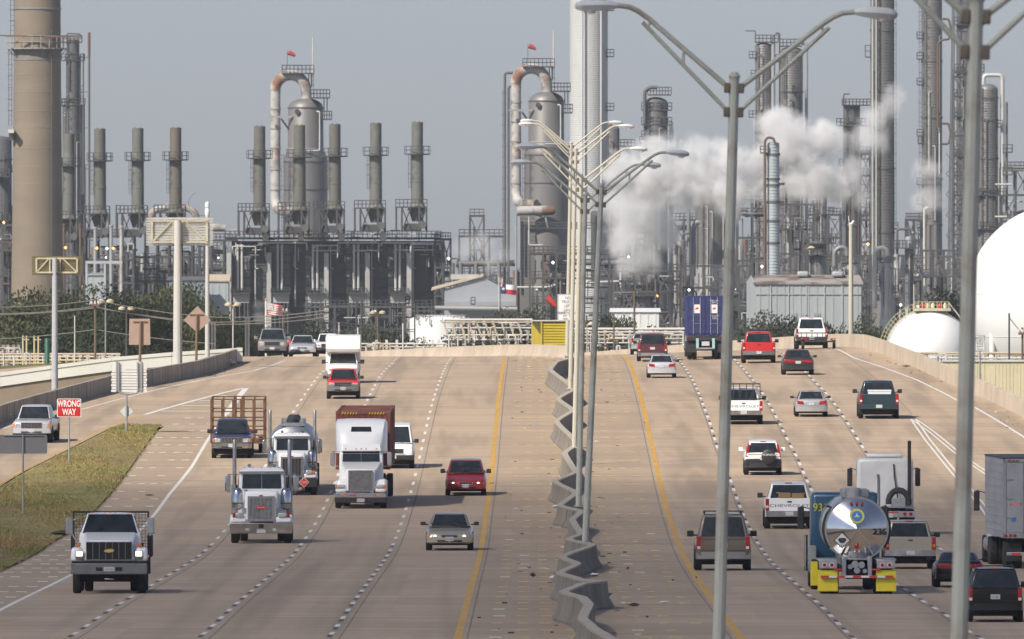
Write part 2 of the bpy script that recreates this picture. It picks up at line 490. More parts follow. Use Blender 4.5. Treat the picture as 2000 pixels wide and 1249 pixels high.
# ---------------------------------------------------------------- painted lines
def linestrip(parent, name, f, w, d0, d1, mat, lift=0.004, step=5):
    return strip(MB(), lambda d: f(d) - w / 2, lambda d: f(d) + w / 2, d0, d1, step, 1, lift).build(name, mat, parent, smooth=0)
linestrip(west, 'yellow_edge_line', lambda d: YL(d) - .17, 0.22, 160, DEND, M_YPAINT)
linestrip(east, 'yellow_edge_line', lambda d: YR(d) + .18, 0.23, 160, DEND, M_YPAINT)
linestrip(west, 'white_edge_line', LE, 0.16, 300, 800, M_WPAINT)
linestrip(ramp, 'yellow_edge_line', lambda d: rampin(d) - .2, 0.11, 400, 800, M_YPAINT)
linestrip(ramp, 'white_edge_line', RW, 0.14, 560, 965, M_WPAINT)
linestrip(east, 'white_edge_line', RE, 0.15, 560, 1100, M_WPAINT)
for f, p in ((YL, median), (YR, median)):
    linestrip(p, 'joint', lambda d: f(d) + (.1 if f is YL else -.1), 0.05, 160, DEND, M_JOINT, 0.003)
for f in (LA, LB, LC): linestrip(west, 'joint', lambda d: f(d) + 0.22, 0.05, 160, 1100, M_JOINT, 0.003)
for f in (R1, R2, R3): linestrip(east, 'joint', lambda d: f(d) - 0.22, 0.06, 160, 1100, M_JOINT, 0.003)
linestrip(east, 'joint', lambda d: R3(d) + 3.7, 0.06, 800, 1060, M_JOINT, 0.003)
linestrip(shoulder, 'joint', lambda d: shl(d) + .06, 0.06, 160, 770, M_JOINT, 0.003)
# gore stripes, left
linestrip(ramp, 'gore_line', lambda d: rampin(d) - .05, 0.26, 800, 858, M_WPAINT, 0.005)
linestrip(west, 'gore_line', lambda d: LE(d), 0.34, 800, 858, M_WPAINT, 0.005)
for k in range(9):
    d = 806 + k * 5.4
    strip(MB(), lambda q: rampin(q) + .25, lambda q: LE(q) - .35, d, d + .9, 1, 1, .006).build('gore_bar', M_YBUT if k % 2 else M_WPAINT, nose, smooth=0)
# gore lines, right
GA = Line([(1784, 820), (1812, 860), (1864, 924), (1896, 960), (1920, 990), (1990, 1075)])
GB = Line([(1784, 819), (1820, 844), (1866, 882), (1896, 904), (1932, 928), (2010, 985)])
for off in (-.13, .13):
    linestrip(east, 'gore_line', lambda d: GA(d) + off, 0.10, GA.t[0][0], 792, M_WPAINT, 0.005)
    linestrip(east, 'gore_line', lambda d: GB(d) + off, 0.10, GB.t[0][0], 792, M_WPAINT, 0.005)
# dashes with black contrast patches
def dashes(f, parent, side, black_from):
    for k in range(54):
        d0 = 407 + 12.19 * (k - 0.5) + (3.2 if side > 0 else 0)
        if d0 > 1045: break
        strip(MB(), lambda d: f(d) - .15, lambda d: f(d) - .01, d0, d0 + 4.5, 2.25, 1, .004).build('lane_dash', M_WPAINT, parent, smooth=0)
        if side > 0 or d0 < black_from:
            e0 = d0 - 3.8 if side < 0 else d0 + 4.6
            strip(MB(), lambda d: f(d) - .15, lambda d: f(d) - .01, e0, e0 + 3.6, 1.8, 1, .004).build('contrast_patch', M_BLACKP, parent, smooth=0)
for f in (LA, LB, LC): dashes(f, west, -1, 600)
for f in (R1, R2, R3): dashes(f, east, 1, 2000)
# raised marker bars across the shoulders
bar = MB().box(-.17, .17, -.065, .065, 0, .02).mesh('marker_bar', M_YBUT, smooth=0)
barw = MB().box(-.17, .17, -.065, .065, 0, .02).mesh('marker_bar', M_WPAINT, smooth=0)
far = {'y': MB(), 'w': MB()}
cnt = 0
rows = []
for k in range(56):
    d = 409 + 11.0 * k
    if d > 1010: break
    for fl, fr, par, kind in ((lambda q: YL(q) + .9, lambda q: CAM_BAR(q) - .9, median, 'y'), (lambda q: CAM_BAR(q) + 1.0, lambda q: YR(q) - .8, median, 'y'), (lambda q: shl(q) + .4, lambda q: LE(q) - .5, shoulder, 'w')):
        rows.append((d, fl, fr, par, kind))
BARC = [(150, 6.4), (200, 6.05), (295, 4.1), (420, 2.6), (551, 2.7), (632, 2.9), (722, 3.05), (822, 3.2), (930, 3.4), (1040, 3.2)]
def CAM_BAR(d): return lerp_tab(BARC, d)
for d, fl, fr, par, kind in rows:
    if kind == 'w' and d > 800: continue
    a, b = fl(d), fr(d)
    n = max(2, int((b - a) / 0.62))
    for i in range(n + 1):
        if rng.random() < 0.13: continue
        x = a + (b - a) * i / n + rng.uniform(-.04, .04)
        if cnt < 290 and rng.random() < (1.0 if d < 640 else 0.0):
            o = link('marker_bar', barw if kind == 'w' or rng.random() < .12 else bar, par)
            o.location = (x, d, zroad(x, d) + .002); cnt += 1
        else:
            z = zroad(x, d) + .002
            far[kind].box(x - .17, x + .17, d - .065, d + .065, z, z + .02)
tag(far['y'].build('far_marker_bar', M_YBUT, median, smooth=0), kind='stuff')
tag(far['w'].build('far_marker_bar', M_WPAINT, shoulder, smooth=0), kind='stuff')

# ---------------------------------------------------------------- concrete barriers
JERSEY = [(-.34, 0), (-.34, .08), (-.19, .33), (-.12, .84), (.12, .84), (.19, .33), (.34, .08), (.34, 0)]
def barrier(name, label, pts, mat, prof=JERSEY, seglen=None, parent_kind='barrier', hscale=1.0, cap=None):
    """pts (x, y, z): one thing, cast sections as parts"""
    pts = [Vector(p) for p in pts]
    t = thing(name, label, parent_kind, pts[0])
    tg = {}
    for i, p in enumerate(pts):
        d = pts[min(i + 1, len(pts) - 1)] - pts[max(i - 1, 0)]
        d.z = 0; d.normalize(); tg[tuple(p)] = d
    secs = [pts] if not seglen else []
    if seglen:
        cur = [pts[0]]; acc = 0
        for a, b in zip(pts, pts[1:]):
            cur.append(b); acc += (b - a).length
            if acc >= seglen:
                secs.append(cur); cur = [b]; acc = 0
        if len(cur) > 1: secs.append(cur)
    for sec in secs:
        rings = []
        for i, p in enumerate(sec):
            d = tg[tuple(p)]
            n = Vector((d.y, -d.x, 0))
            q = p
            if i == 0: q = p + d * .012
            if i == len(sec) - 1: q = p - d * .012
            rings.append([q + n * a + Vector((0, 0, b * hscale)) for a, b in prof])
        so_ = MB().loft(rings).build('section', mat, t, world=True, smooth=30)
        if cap:  # added top strip, its paler colour paints in light from above
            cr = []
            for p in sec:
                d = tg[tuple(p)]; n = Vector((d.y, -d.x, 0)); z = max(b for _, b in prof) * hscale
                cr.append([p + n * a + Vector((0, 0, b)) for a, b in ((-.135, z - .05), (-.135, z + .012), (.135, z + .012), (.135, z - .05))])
            MB().loft(cr).build('lit_tone_top', cap, so_, world=True, smooth=30)
    return t
# wandering median barrier: top edge traced
topzig = [(1215, 1256), (1190, 1246), (1156, 1224), (1138, 1208), (1150, 1180), (1138, 1167), (1101, 1156), (1136, 1140), (1178, 1135), (1131, 1131), (1094, 1119), (1128, 1101), (1098, 1088), (1158, 1064), (1111, 1053), (1135, 1042), (1118, 1015), (1136, 998), (1094, 987), (1125, 962), (1084, 940), (1124, 922), (1103, 885), (1128, 866), (1087, 823), (1119, 801), (1090, 779), (1121, 760), (1075, 722), (1085, 708), (1120, 698)]
zp = []
for x, y in topzig:
    X, D = unp(x, y, .84)
    zp.append((X, D))
near = [(6.9, 150), (6.2, 205), (5.4, 240), (4.3, 292), (4.0, 330)]
zp = near + zp
def smooth_path(zp, sub=6):
    out = []
    n = len(zp)
    for i in range(n - 1):
        p0 = zp[max(0, i - 1)]; p1 = zp[i]; p2 = zp[i + 1]; p3 = zp[min(n - 1, i + 2)]
        for k in range(sub):
            t = k / sub
            # cosine ease keeps the traced corners fairly tight but rounded
            w = (1 - math.cos(PI * t)) / 2 * 0.35 + t * 0.65
            out.append((p1[0] + (p2[0] - p1[0]) * w, p1[1] + (p2[1] - p1[1]) * t))
    out.append(zp[-1])
    return out
mp = smooth_path(zp, 9)
zz = [(x, d, zroad(x, d)) for x, d in mp]
zig = barrier('median_barrier', 'weathered concrete median barrier zigzagging between the two carriageways', zz, pmat('stained_shade_tone_concrete', (0.27, 0.238, 0.19), 0.85, c2=(0.15, 0.13, 0.105), amt=0.75, scale=0.9, st=(1.4, 1.4, .25), bump=0.25, c3=(0.08, 0.07, 0.058), scale3=0.5, st3=(2.2, 2.2, .2)), seglen=9.0, cap=pmat('lit_tone_barrier_top', (0.42, 0.37, 0.295), .85, c2=(.33, .29, .23), amt=.6, scale=.8))  # stained sides; shade painted in as a darker tone, light as the paler top
# beyond the crest the median barrier bends left
xd = zp[-1]
mid = [(xd[0] - max(0, d - 1000) ** 2 / 1200.0 - 2.2 * sstep(985, 1030, d), d) for d in range(int(xd[1]) + 8, 1300, 8)]
barrier('median_barrier', 'pale stained concrete barrier curving left along the crest below the yellow shed', [(x, d, zroad(x, d)) for x, d in mid], M_BARRP, seglen=16, hscale=1.0)
PARA = [(-.34, 0), (-.34, .06), (-.12, .30), (-.10, .95), (.14, .95), (.16, 0)]
rb = [(RBAR(d) + .0, d, zroad(RBAR(d), d)) for d in list(range(400, 1000, 12)) + list(range(1000, 1310, 6))]
barrier('outer_barrier', 'pale cream concrete parapet along the outer right edge of the crest', rb, M_BARRP, prof=[(-a, b) for a, b in PARA][::-1], seglen=24, hscale=.95)
lb = [(LBAR(d), d, zroad(LBAR(d), d)) for d in list(range(400, 968, 8))]
barrier('ramp_barrier', 'grey concrete barrier along the outside of the exit ramp', lb, M_BARR, prof=PARA, seglen=24, hscale=.98)
# frontage road with whitewashed parapet behind the ramp
wl = []
for x, yt, d in ((-260, 768, 946.5), (0, 729, 948), (99, 715, 948.6), (218, 699, 949.3), (335, 689, 950), (409, 684.5, 950.5), (474, 680, 951)):
    wl.append(P(x, yt, d))
tw = thing('frontage_parapet', 'long whitewashed concrete parapet wall behind the exit ramp', 'wall', (wl[1].x, wl[1].y, 0))
for a, b in zip(wl, wl[1:]):
    d = (b - a).normalized() * .01
    q = a + d; e = b - d
    m = MB(); m.hexa([(q.x, q.y, q.z - .86), (q.x, q.y + .25, q.z - .86), (e.x, e.y + .25, e.z - .86), (e.x, e.y, e.z - .86), (q.x, q.y, q.z), (q.x, q.y + .25, q.z), (e.x, e.y + .25, e.z), (e.x, e.y, e.z)][::1])
    m.f = [tuple(reversed(f)) for f in m.f]
    m.build('panel', M_WWALL, tw, world=True, smooth=0)
    m = MB(); o = .05
    v = [(q.x, q.y - o, q.z - .20), (q.x, q.y + .3, q.z - .20), (e.x, e.y + .3, e.z - .20), (e.x, e.y - o, e.z - .20), (q.x, q.y - o, q.z + .02), (q.x, q.y + .3, q.z + .02), (e.x, e.y + .3, e.z + .02), (e.x, e.y - o, e.z + .02)]
    m.hexa(v); m.f = [tuple(reversed(f)) for f in m.f]
    m.build('coping', M_WWALL, tw, world=True, smooth=0)
tr = thing('retaining_wall', 'tan earth-coloured retaining wall under the whitewashed parapet', 'wall', (wl[1].x, wl[1].y + .35, 0))
for a, b in zip(wl, wl[1:]):
    m = MB(); m.hexa([(a.x, a.y + .1, -.2), (a.x, a.y + .4, -.2), (b.x, b.y + .4, -.2), (b.x, b.y + .1, -.2), (a.x, a.y + .1, a.z - .87), (a.x, a.y + .4, a.z - .87), (b.x, b.y + .4, b.z - .87), (b.x, b.y + .1, b.z - .87)])
    m.f = [tuple(reversed(f)) for f in m.f]
    m.build('panel', M_TANWALL, tr, world=True, smooth=0)
fr = MB()
for a, b in zip(wl, wl[1:]):
    fr.quad((a.x, a.y + .41, a.z - .9), (b.x, b.y + .41, b.z - .9), (b.x - 9, b.y + 9, b.z - .9), (a.x - 9, a.y + 9, a.z - .9))
tag(fr.build('frontage_road', M_ROAD, smooth=0), kind='structure')
# embankment fills below the carriageways so that the edges do not float
emb = MB()
M_BANK = pmat('embankment_grass', (0.12, 0.11, 0.045), 0.95, c2=(0.07, 0.085, 0.025), amt=0.8, scale=0.3)
for f, s in ((RBAR, 1), (LBAR, -1)):
    ds = list(range(150, 1330, 20))
    for a, b in zip(ds, ds[1:]):
        xa, xb = f(a) + s * .17, f(b) + s * .17
        za, zb = max(.05, zroad(xa, a)), max(.05, zroad(xb, b))
        wa, wb = max(.6, za * 1.6), max(.6, zb * 1.6)
        q = [(xa, a, za - .02), (xb, b, zb - .02), (xb + s * wb, b, .02), (xa + s * wa, a, .02)]
        emb.add(q, [(0, 1, 2, 3) if s < 0 else (3, 2, 1, 0)])
tag(emb.build('embankment', M_BANK, smooth=0), kind='structure')
# ---------------------------------------------------------------- vehicles
def place(root, xl, xr, ybase, W, facing, L, D=None, yaw=0.0, fit=True):
    """stand a vehicle on the road so that its near end spans xl..xr in the photo"""
    xc = (xl + xr) / 2
    if D is None: X, D = unp(xc, ybase)
    else: X = (xc - CX) * D / F
    s = 1.0
    if fit: s = max(.86, min(1.14, (xr - xl) * D / F / W))
    z = zroad(X, D + L * .2)
    sl_ = math.atan((zroad(X, D + L * .9) - zroad(X, D + .1)) / (L * .9))
    if facing == 'front':
        root.location = (X, D, zroad(X, D) + .004)
        root.rotation_euler = (sl_, 0, R(yaw))
    else:
        root.location = (X - math.sin(R(yaw)) * L * s, D + L * s, zroad(X, D + L * s) + .004)
        root.rotation_euler = (-sl_, 0, PI + R(yaw))
    root.scale = (s, s, s)
    return root

def ring(y, hw, z0, z1, r=.10, crown=.015):
    zb = z0 + min(.14, (z1 - z0) * .3)
    zm = (z0 + z1) / 2
    half = [(hw * .86, z0), (hw * .965, zb), (hw, zm), (hw * .985, z1 - r), (hw - r * .75, z1 - .012), (hw * .4, z1 + crown)]
    return [(x, y, z) for x, z in half] + [(-x, y, z) for x, z in half[::-1]]

WHEELC = {}
def wheel(parent, x, y, r, w, side, rim=None, rimr=.62, dual=False):
    key = (r, w, rimr, rim)
    if key not in WHEELC:
        t = MB()
        prof = [(r * rimr, -w / 2), (r * .93, -w / 2), (r, -w * .36), (r, w * .36), (r * .93, w / 2), (r * rimr, w / 2)]
        t.lathe(prof, n=22)
        t.v = [(z, a, b) for a, b, z in t.v]
        q = MB(); q.lathe([(r * rimr * .99, -w * .3), (r * rimr * .99, w * .40), (r * rimr * .8, w * .44), (r * .2, w * .30), (r * .2, w * .5)], n=16)
        q.v = [(z, a, b) for a, b, z in q.v]
        WHEELC[key] = (t.mesh('tyre', M_TYRE), q.mesh('rim', rim or M_RIM))
    tm, rm = WHEELC[key]
    t = link('tyre', tm, parent); t.name = 'wheel'
    t.location = (x, y, r)
    t.rotation_euler = (0, 0, PI if side < 0 else 0)
    q = link('rim', rm, t)
    return t

def slab(mb, a, b, c, d, th=.012, m=(0, 0, 0, 0)):
    """a panel set on the quad a b c d (ccw from outside), inset by m=(left,right,bottom,top) fractions"""
    a, b, c, d = (Vector(q) for q in (a, b, c, d))
    def bl(u, v): return (a * (1 - u) + b * u) * (1 - v) + (d * (1 - u) + c * u) * v
    p = [bl(m[0], m[2]), bl(1 - m[1], m[2]), bl(1 - m[1], 1 - m[3]), bl(m[0], 1 - m[3])]
    n = (b - a).cross(d - a).normalized()
    q = [x - n * .02 for x in p] + [x + n * th for x in p]
    return mb.hexa(q)

def cabin(root, W, zb, H, y0b, y0t, y1t, y1b, mat, glass=M_GLASS, hb=.93, ht=.74, ws=(.05, .05, .04, .09), rg=(.07, .07, .12, .12), name='cabin', side_split=(.5,), rear_glass=True, top_crown=.03):
    hwb, hwt = W / 2 * hb, W / 2 * ht
    zt = H - .035
    B = [(-hwb, y0b, zb), (hwb, y0b, zb), (hwb, y1b, zb), (-hwb, y1b, zb)]
    T = [(-hwt, y0t, zt), (hwt, y0t, zt), (hwt, y1t, zt), (-hwt, y1t, zt)]
    c = MB(); c.hexa(B + T)
    cab = c.build(name, mat, root, bevel=.05)
    r = MB()
    rr = []
    for k, (f, dz) in enumerate(((0.0, -.005), (.12, .022), (.5, .035), (.88, .026), (1.0, -.005))):
        y = y0t - .02 + (y1t - y0t + .04) * f
        rr.append([(hwt * u, y, zt + dz - .03 * abs(u) ** 3 * (1 if 0 < f < 1 else .4) + 0.0) for u in (1.0, .7, .3, -.3, -.7, -1.0)] + [(hwt * u, y, zt - .02) for u in (-1.0, 1.0)])
    r.loft([q[::-1] for q in rr]); r.build('roof', mat, root)
    slab(MB(), B[0], B[1], T[1], T[0], .012, ws).build('windscreen', glass, root, smooth=0)
    if rear_glass: slab(MB(), B[2], B[3], T[3], T[2], .012, rg).build('rear_window', glass, root, smooth=0)
    for s in (-1, 1):
        e0, e1, f1, f0 = (B[1], B[2], T[2], T[1]) if s > 0 else (B[3], B[0], T[0], T[3])
        cuts = [0.0] + (list(side_split) if s > 0 else [1 - q for q in side_split][::-1]) + [1.0]
        for u0, u1 in zip(cuts, cuts[1:]):
            slab(MB(), e0, e1, f1, f0, .010, (u0 + .035, 1 - u1 + .035, .08, .12)).build('side_window', glass, root, smooth=0)
    return B, T

def plate(root, y, z, facing, x=0, w=.31, h=.155, txt=None):
    s = -1 if facing == 'front' else 1
    p = MB(); p.box(x - w / 2, x + w / 2, min(y, y + s * .02), max(y, y + s * .02), z - h / 2, z + h / 2)
    o = p.build('licence_plate', M_PLATE, root)
    m = MB(); m.box(x - w * .38, x + w * .38, min(y + s * .02, y + s * .024), max(y + s * .02, y + s * .024), z - h * .24, z + h * .14)
    if txt: text(o, txt, h * .42, M_INK, (x, y + s * .022, z - .01), flip=(s > 0), stretch=.8)
    return o

def mirrors(root, W, y, z, mat, w=.2, h=.15, out=.02):
    for s in (-1, 1):
        m = MB(); xa = s * (W / 2 + out); xb = s * (W / 2 + out + w)
        m.box(min(xa, xb), max(xa, xb), y - .05, y + .06, z - h / 2, z + h / 2)
        m.beam((s * (W / 2 - .10), y + .03, z - h * .3), (xa + s * .02, y + .03, z - h * .2), .05, .05)
        m.build('mirror', mat, root, bevel=.025)

KIND = {
    #        L    W     H    clr  belt hood  nose  ws0b ws0t rt1  rg1b deck  wheel_r  wheelbase(front,rear)
    'sedan': dict(L=4.85, W=1.80, H=1.42, clr=.26, belt=.93, hood=.80, nose=.66, c=(1.30, 2.05, 3.25, 4.15), deck=.98, r=.32, wy=(.92, 3.78)),
    'minivan': dict(L=4.95, W=1.88, H=1.74, clr=.28, belt=1.04, hood=.93, nose=.70, c=(.88, 1.85, 4.60, 4.88), deck=1.04, r=.34, wy=(.95, 3.95)),
    'suv': dict(L=4.75, W=1.86, H=1.80, clr=.36, belt=1.12, hood=1.06, nose=.98, c=(1.35, 2.0, 4.42, 4.68), deck=1.12, r=.38, wy=(.90, 3.75)),
    'pickup': dict(L=5.5, W=1.95, H=1.83, clr=.46, belt=1.18, hood=1.10, nose=1.04, c=(1.45, 2.05, 3.45, 3.62), deck=1.18, r=.40, wy=(.95, 4.35)),
    'van': dict(L=5.5, W=2.0, H=2.12, clr=.40, belt=1.25, hood=1.14, nose=1.02, c=(.72, 1.45, 5.3, 5.46), deck=1.25, r=.38, wy=(.85, 4.3)),
}
def car(name, label, cat, kind, mat, xl, xr, yb, facing, D=None, yaw=0, group=None, lower=None, front='std', rear='std', lit=False, bump=None, wsc=1.0, bedfill=None, H=None, tail=None, mirror=None, lowerz=.5, glass=M_GLASS, roofrail=False, headz=None, plate_txt=None, grille=None):
    k = dict(KIND[kind])
    if H: k['H'] = H
    L, W, Hh = k['L'], k['W'], k['H']
    hw = W / 2
    root = thing(name, label, cat, group=group)
    clr, belt, hood, nose, deck = k['clr'], k['belt'], k['hood'], k['nose'], k['deck']
    y0b, y0t, y1t, y1b = k['c']
    bl = L if kind != 'pickup' else y1b + .02
    st = [(0.0, hw * .80, clr + .12, nose - .06), (.05, hw * .92, clr + .04, nose - .01), (.18, hw * .985, clr, nose + .03), (y0b * .6, hw, clr, (nose + hood) / 2 + .04), (y0b, hw, clr, hood + .015), (y0b + .25, hw, clr, belt), (bl * .6, hw, clr, belt)]
    if kind != 'pickup':
        if kind == 'sedan': st += [(y1b - .1, hw, clr, belt + .03), (L - .22, hw * .985, clr + .02, deck + .0), (L - .06, hw * .93, clr + .06, deck - .05), (L, hw * .82, clr + .16, deck - .12)]
        else: st += [(L - .2, hw * .99, clr, deck), (L - .05, hw * .955, clr + .05, deck), (L, hw * .9, clr + .10, deck - .02)]
    else: st += [(bl, hw, clr, belt)]
    rings = [ring(y, a, z0, z1, r=.13 if kind == 'sedan' else .10) for y, a, z0, z1 in st]
    MB().loft([r[::-1] for r in rings]).build('body', mat, root)
    if lower is not None:            # cladding in a second colour
        rr = []
        for y, a, z0, z1 in st: rr.append(ring(y + (-.012 if y < .1 else .012 if y > L - .1 else 0), a + .008, z0 - .01, min(z1 - .1, clr + (lowerz - .26) * .9 + .1), r=.03, crown=0))
        MB().loft([r[::-1] for r in rr]).build('cladding', lower, root)
    cabin(root, W, belt - .03, Hh, y0b, y0t, y1t, y1b, mat, glass=glass, hb={'sedan': .86, 'suv': .91, 'minivan': .92, 'pickup': .86, 'van': .94}[kind], ht={'sedan': .66, 'suv': .71, 'minivan': .74, 'pickup': .69, 'van': .80}[kind],
          side_split=(.42,) if kind in ('pickup',) else (.36, .68), rg=(.07, .07, .10, .10) if kind == 'sedan' else (.06, .06, .06, .14))
    MB().box(-hw * .78, hw * .78, .3, L - .3, .2, clr + .15).build('underbody', M_UNDER, root)
    if kind == 'pickup':
        b0 = bl + .03; t = .06
        for s in (-1, 1):
            m = MB(); m.box(min(s * (hw - t), s * hw * .985), max(s * (hw - t), s * hw * .985), b0, L - .06, clr + .02, belt + .03)
            m.build('bed_side', mat, root, bevel=.025)
        MB().box(-hw + t, hw - t, b0, b0 + .05, clr + .1, belt).build('bed_front', mat, root)
        MB().box(-hw + t, hw - t, b0 + .05, L - .12, clr + .14, clr + .2).build('bed_floor', M_TRIM, root)
        tg = MB().box(-hw * .83, hw * .83, L - .12, L - .05, clr + .12, belt + .035).build('tailgate', mat, root, bevel=.02)
        MB().box(-.09, .09, L - .052, L - .038, belt - .13, belt - .07).build('handle', M_TRIM, tg)
        if isinstance(rear, str) and rear.startswith('text:'):
            text(tg, rear[5:], .115, M_GREYTRIM, (0, L - .046, belt - .25), flip=True, stretch=1.75)
    # wheels
    for y in k['wy']:
        for s in (-1, 1):
            wheel(root, s * (hw - .115), y, k['r'], .22, s)
            a = MB(); a.tube([(s * (hw - .2), y, k['r'] * 1.02), (s * (hw + .004), y, k['r'] * 1.02)], k['r'] * 1.16, 20)
            a.build('wheel_arch', M_UNDER, root)
    # front end
    lm = M_LIT if lit else M_LENS
    hz = headz or (nose - .12 if kind in ('sedan', 'minivan') else nose - .17)
    hh = .15 if kind in ('sedan', 'minivan') else .2
    for s in (-1, 1):
        if kind in ('sedan', 'minivan'):
            a = MB(); a.hexa([(s * hw * .42, .0, hz - hh * .42), (s * hw * .82, .03, hz - hh * .4), (s * hw * .82, .25, hz - hh * .4), (s * hw * .42, .25, hz - hh * .4), (s * hw * .46, .02, hz + hh * .2), (s * hw * .86, .10, hz + hh * .5), (s * hw * .86, .3, hz + hh * .5), (s * hw * .46, .3, hz + hh * .2)])
            if s < 0: a.f = [tuple(reversed(f)) for f in a.f]
            hl = a.build('headlamp', M_LENS, root, bevel=.02)
            if lit: MB().tube([(s * hw * .62, .06, hz + .005), (s * hw * .62, .0, hz)], .062, 12).build('bulb', M_LIT, hl)
            a = MB(); xa, xb = s * hw * .80, s * hw * .93
            a.box(min(xa, xb), max(xa, xb), .04, .26, hz - hh * .38, hz + hh * .32); a.build('indicator', M_AMBER, root, bevel=.015)
        else:
            xa, xb = s * hw * .55, s * hw * .84
            a = MB(); a.box(min(xa, xb), max(xa, xb), -.004, .16, hz - hh / 2, hz + hh / 2); hl = a.build('headlamp', lm, root, bevel=.02)
            xa, xb = s * hw * .84, s * hw * .935
            a = MB(); a.box(min(xa, xb), max(xa, xb), .03, .2, hz - hh / 2, hz + hh / 2); a.build('indicator', M_AMBER if front != 'plain' else M_CLEAR, root, bevel=.015)
    gz0, gz1 = (hz - .05, hz + .055) if kind in ('sedan', 'minivan') else (hz - .13, hz + .13)
    gw = hw * (.34 if kind in ('sedan', 'minivan') else .52)
    gm = grille or (M_TRIM if front != 'chrome' else M_CHROME)
    gr = MB().box(-gw, gw, -.012, .1, gz0, gz1).build('grille', M_TRIM, root, bevel=.02)
    fr_ = MB()
    for z in (gz0, gz1): fr_.box(-gw, gw, -.028, .02, z - .014, z + .014)
    for x in (-gw, gw): fr_.box(x - .014, x + .014, -.027, .02, gz0, gz1)
    if front in ('chrome', 'bars'):
        for i in range(1, 4): fr_.box(-gw, gw, -.02, 0, gz0 + (gz1 - gz0) * i / 4 - .008, gz0 + (gz1 - gz0) * i / 4 + .008)
        for i in range(1, 6): fr_.box(-gw + 2 * gw * i / 6 - .008, -gw + 2 * gw * i / 6 + .008, -.021, 0, gz0, gz1)
    fr_.build('surround', M_CHROME if front in ('chrome', 'std', 'bars') else mat, gr)
    # bumpers
    bm = bump or mat
    bz0, bz1 = (clr + .02, clr + .24) if kind in ('sedan', 'minivan') else (clr + .0, clr + .26)
    for end in (0, 1):
        rr = []
        for x, dy in ((-.99, .26), (-.95, .06), (-.7, -.035), (0, -.06), (.7, -.035), (.95, .06), (.99, .26)):
            y = dy if end == 0 else L - dy
            q = [(x * hw, y, bz0 + .03), (x * hw, y, bz1), (x * hw * .96, y + (.16 if end == 0 else -.16), bz1), (x * hw * .96, y + (.16 if end == 0 else -.16), bz0)]
            rr.append(q if end == 0 else q[::-1])
        MB().loft(rr).build('bumper', bm, root, smooth=30)
        if end == 0:
            MB().box(-hw * .52, hw * .52, -.058, .02, bz0 + .05, bz0 + .12).build('air_intake', M_UNDER, root)
    plate(root, -.068, bz0 + .17, 'front', txt=plate_txt if facing == 'front' else None)
    # tail
    tl = tail or kind
    for s in (-1, 1):
        a = MB()
        def bx(m, x0, x1, *r_): m.box(min(s * x0, s * x1), max(s * x0, s * x1), *r_)
        if tl == 'sedan':
            a.hexa([(s * hw * .52, L - .2, deck - .30), (s * hw * .88, L - .25, deck - .28), (s * hw * .86, L - .0, deck - .28), (s * hw * .46, L + .022, deck - .30), (s * hw * .50, L - .25, deck - .12), (s * hw * .93, L - .28, deck - .08), (s * hw * .90, L - .01, deck - .08), (s * hw * .50, L + .02, deck - .12)])
            if s < 0: a.f = [tuple(reversed(f)) for f in a.f]
            tlo = a.build('tail_lamp', M_RED, root, bevel=.015)
        elif tl == 'wide':
            bx(a, hw * .16, hw * .90, L - .2, L + .006, deck - .28, deck - .13); tlo = a.build('tail_lamp', M_RED, root, bevel=.02)
        elif tl in ('suv', 'minivan', 'van'):
            bx(a, hw * .80, hw * .955, L - .14, L + .01, deck - .42, deck + .02); tlo = a.build('tail_lamp', M_RED, root, bevel=.02)
            c = MB(); bx(c, hw * .82, hw * .93, L - .1, L + .016, deck - .40, deck - .31); c.build('reverse_lamp', M_CLEAR if tl != 'van' else M_AMBER, tlo)
        elif tl == 'high':
            a.hexa([(s * hw * .80, L - .14, deck - .2), (s * hw * .96, L - .14, deck - .2), (s * hw * .96, L + .01, deck - .2), (s * hw * .80, L + .01, deck - .2), (s * hw * .72, L - .3, deck + .42), (s * hw * .83, L - .3, deck + .42), (s * hw * .83, L - .13, deck + .42), (s * hw * .72, L - .13, deck + .42)])
            if s < 0: a.f = [tuple(reversed(f)) for f in a.f]
            tlo = a.build('tail_lamp', M_RED, root, bevel=.015)
        else:
            bx(a, hw * .835, hw * .975, L - .16, L - .03, belt - .46, belt + .02); tlo = a.build('tail_lamp', M_RED, root, bevel=.015)
            c = MB(); bx(c, hw * .85, hw * .96, L - .1, L - .022, belt - .34, belt - .25); c.build('reverse_lamp', M_CLEAR if rear != 'amber' else M_AMBER, tlo)
    if kind in ('suv', 'minivan', 'van'):
        sm = MB(); sm.box(-hw * .80, hw * .80, L - .03, L + .004, belt - .09, belt - .07)
        sm.box(-hw * .80, hw * .80, L - .03, L + .003, bz1 + .03, bz1 + .045); sm.build('door_seam', M_UNDER, root)
    if kind in ('sedan',):
        MB().box(-hw * .9, hw * .9, L - .02, L + .0, deck - .335, deck - .325).build('boot_seam', M_UNDER, root)
    pz = {'sedan': deck - .26, 'minivan': deck - .24, 'suv': deck - .28, 'pickup': bz0 + .16, 'van': deck - .3}[kind]
    plate(root, L + (.07 if kind == 'pickup' else .005), pz, 'rear', txt=plate_txt if facing == 'rear' else None)
    c = MB().box(-.14, .14, y1t - .02, y1t + .035, Hh - .06, Hh - .03).build('brake_lamp', M_RED, root)
    mirrors(root, W, y0b + .32, belt + .08, mirror or mat, w=.20 if kind in ('sedan',) else .22, h=.14 if kind == 'sedan' else .2)
    for s in (-1, 1): MB().beam((s * .42, y0b - .02, belt - .0), (s * .42 - .34, y0b + .13, belt + .12), .022, .02).build('wiper', M_TRIM, root)
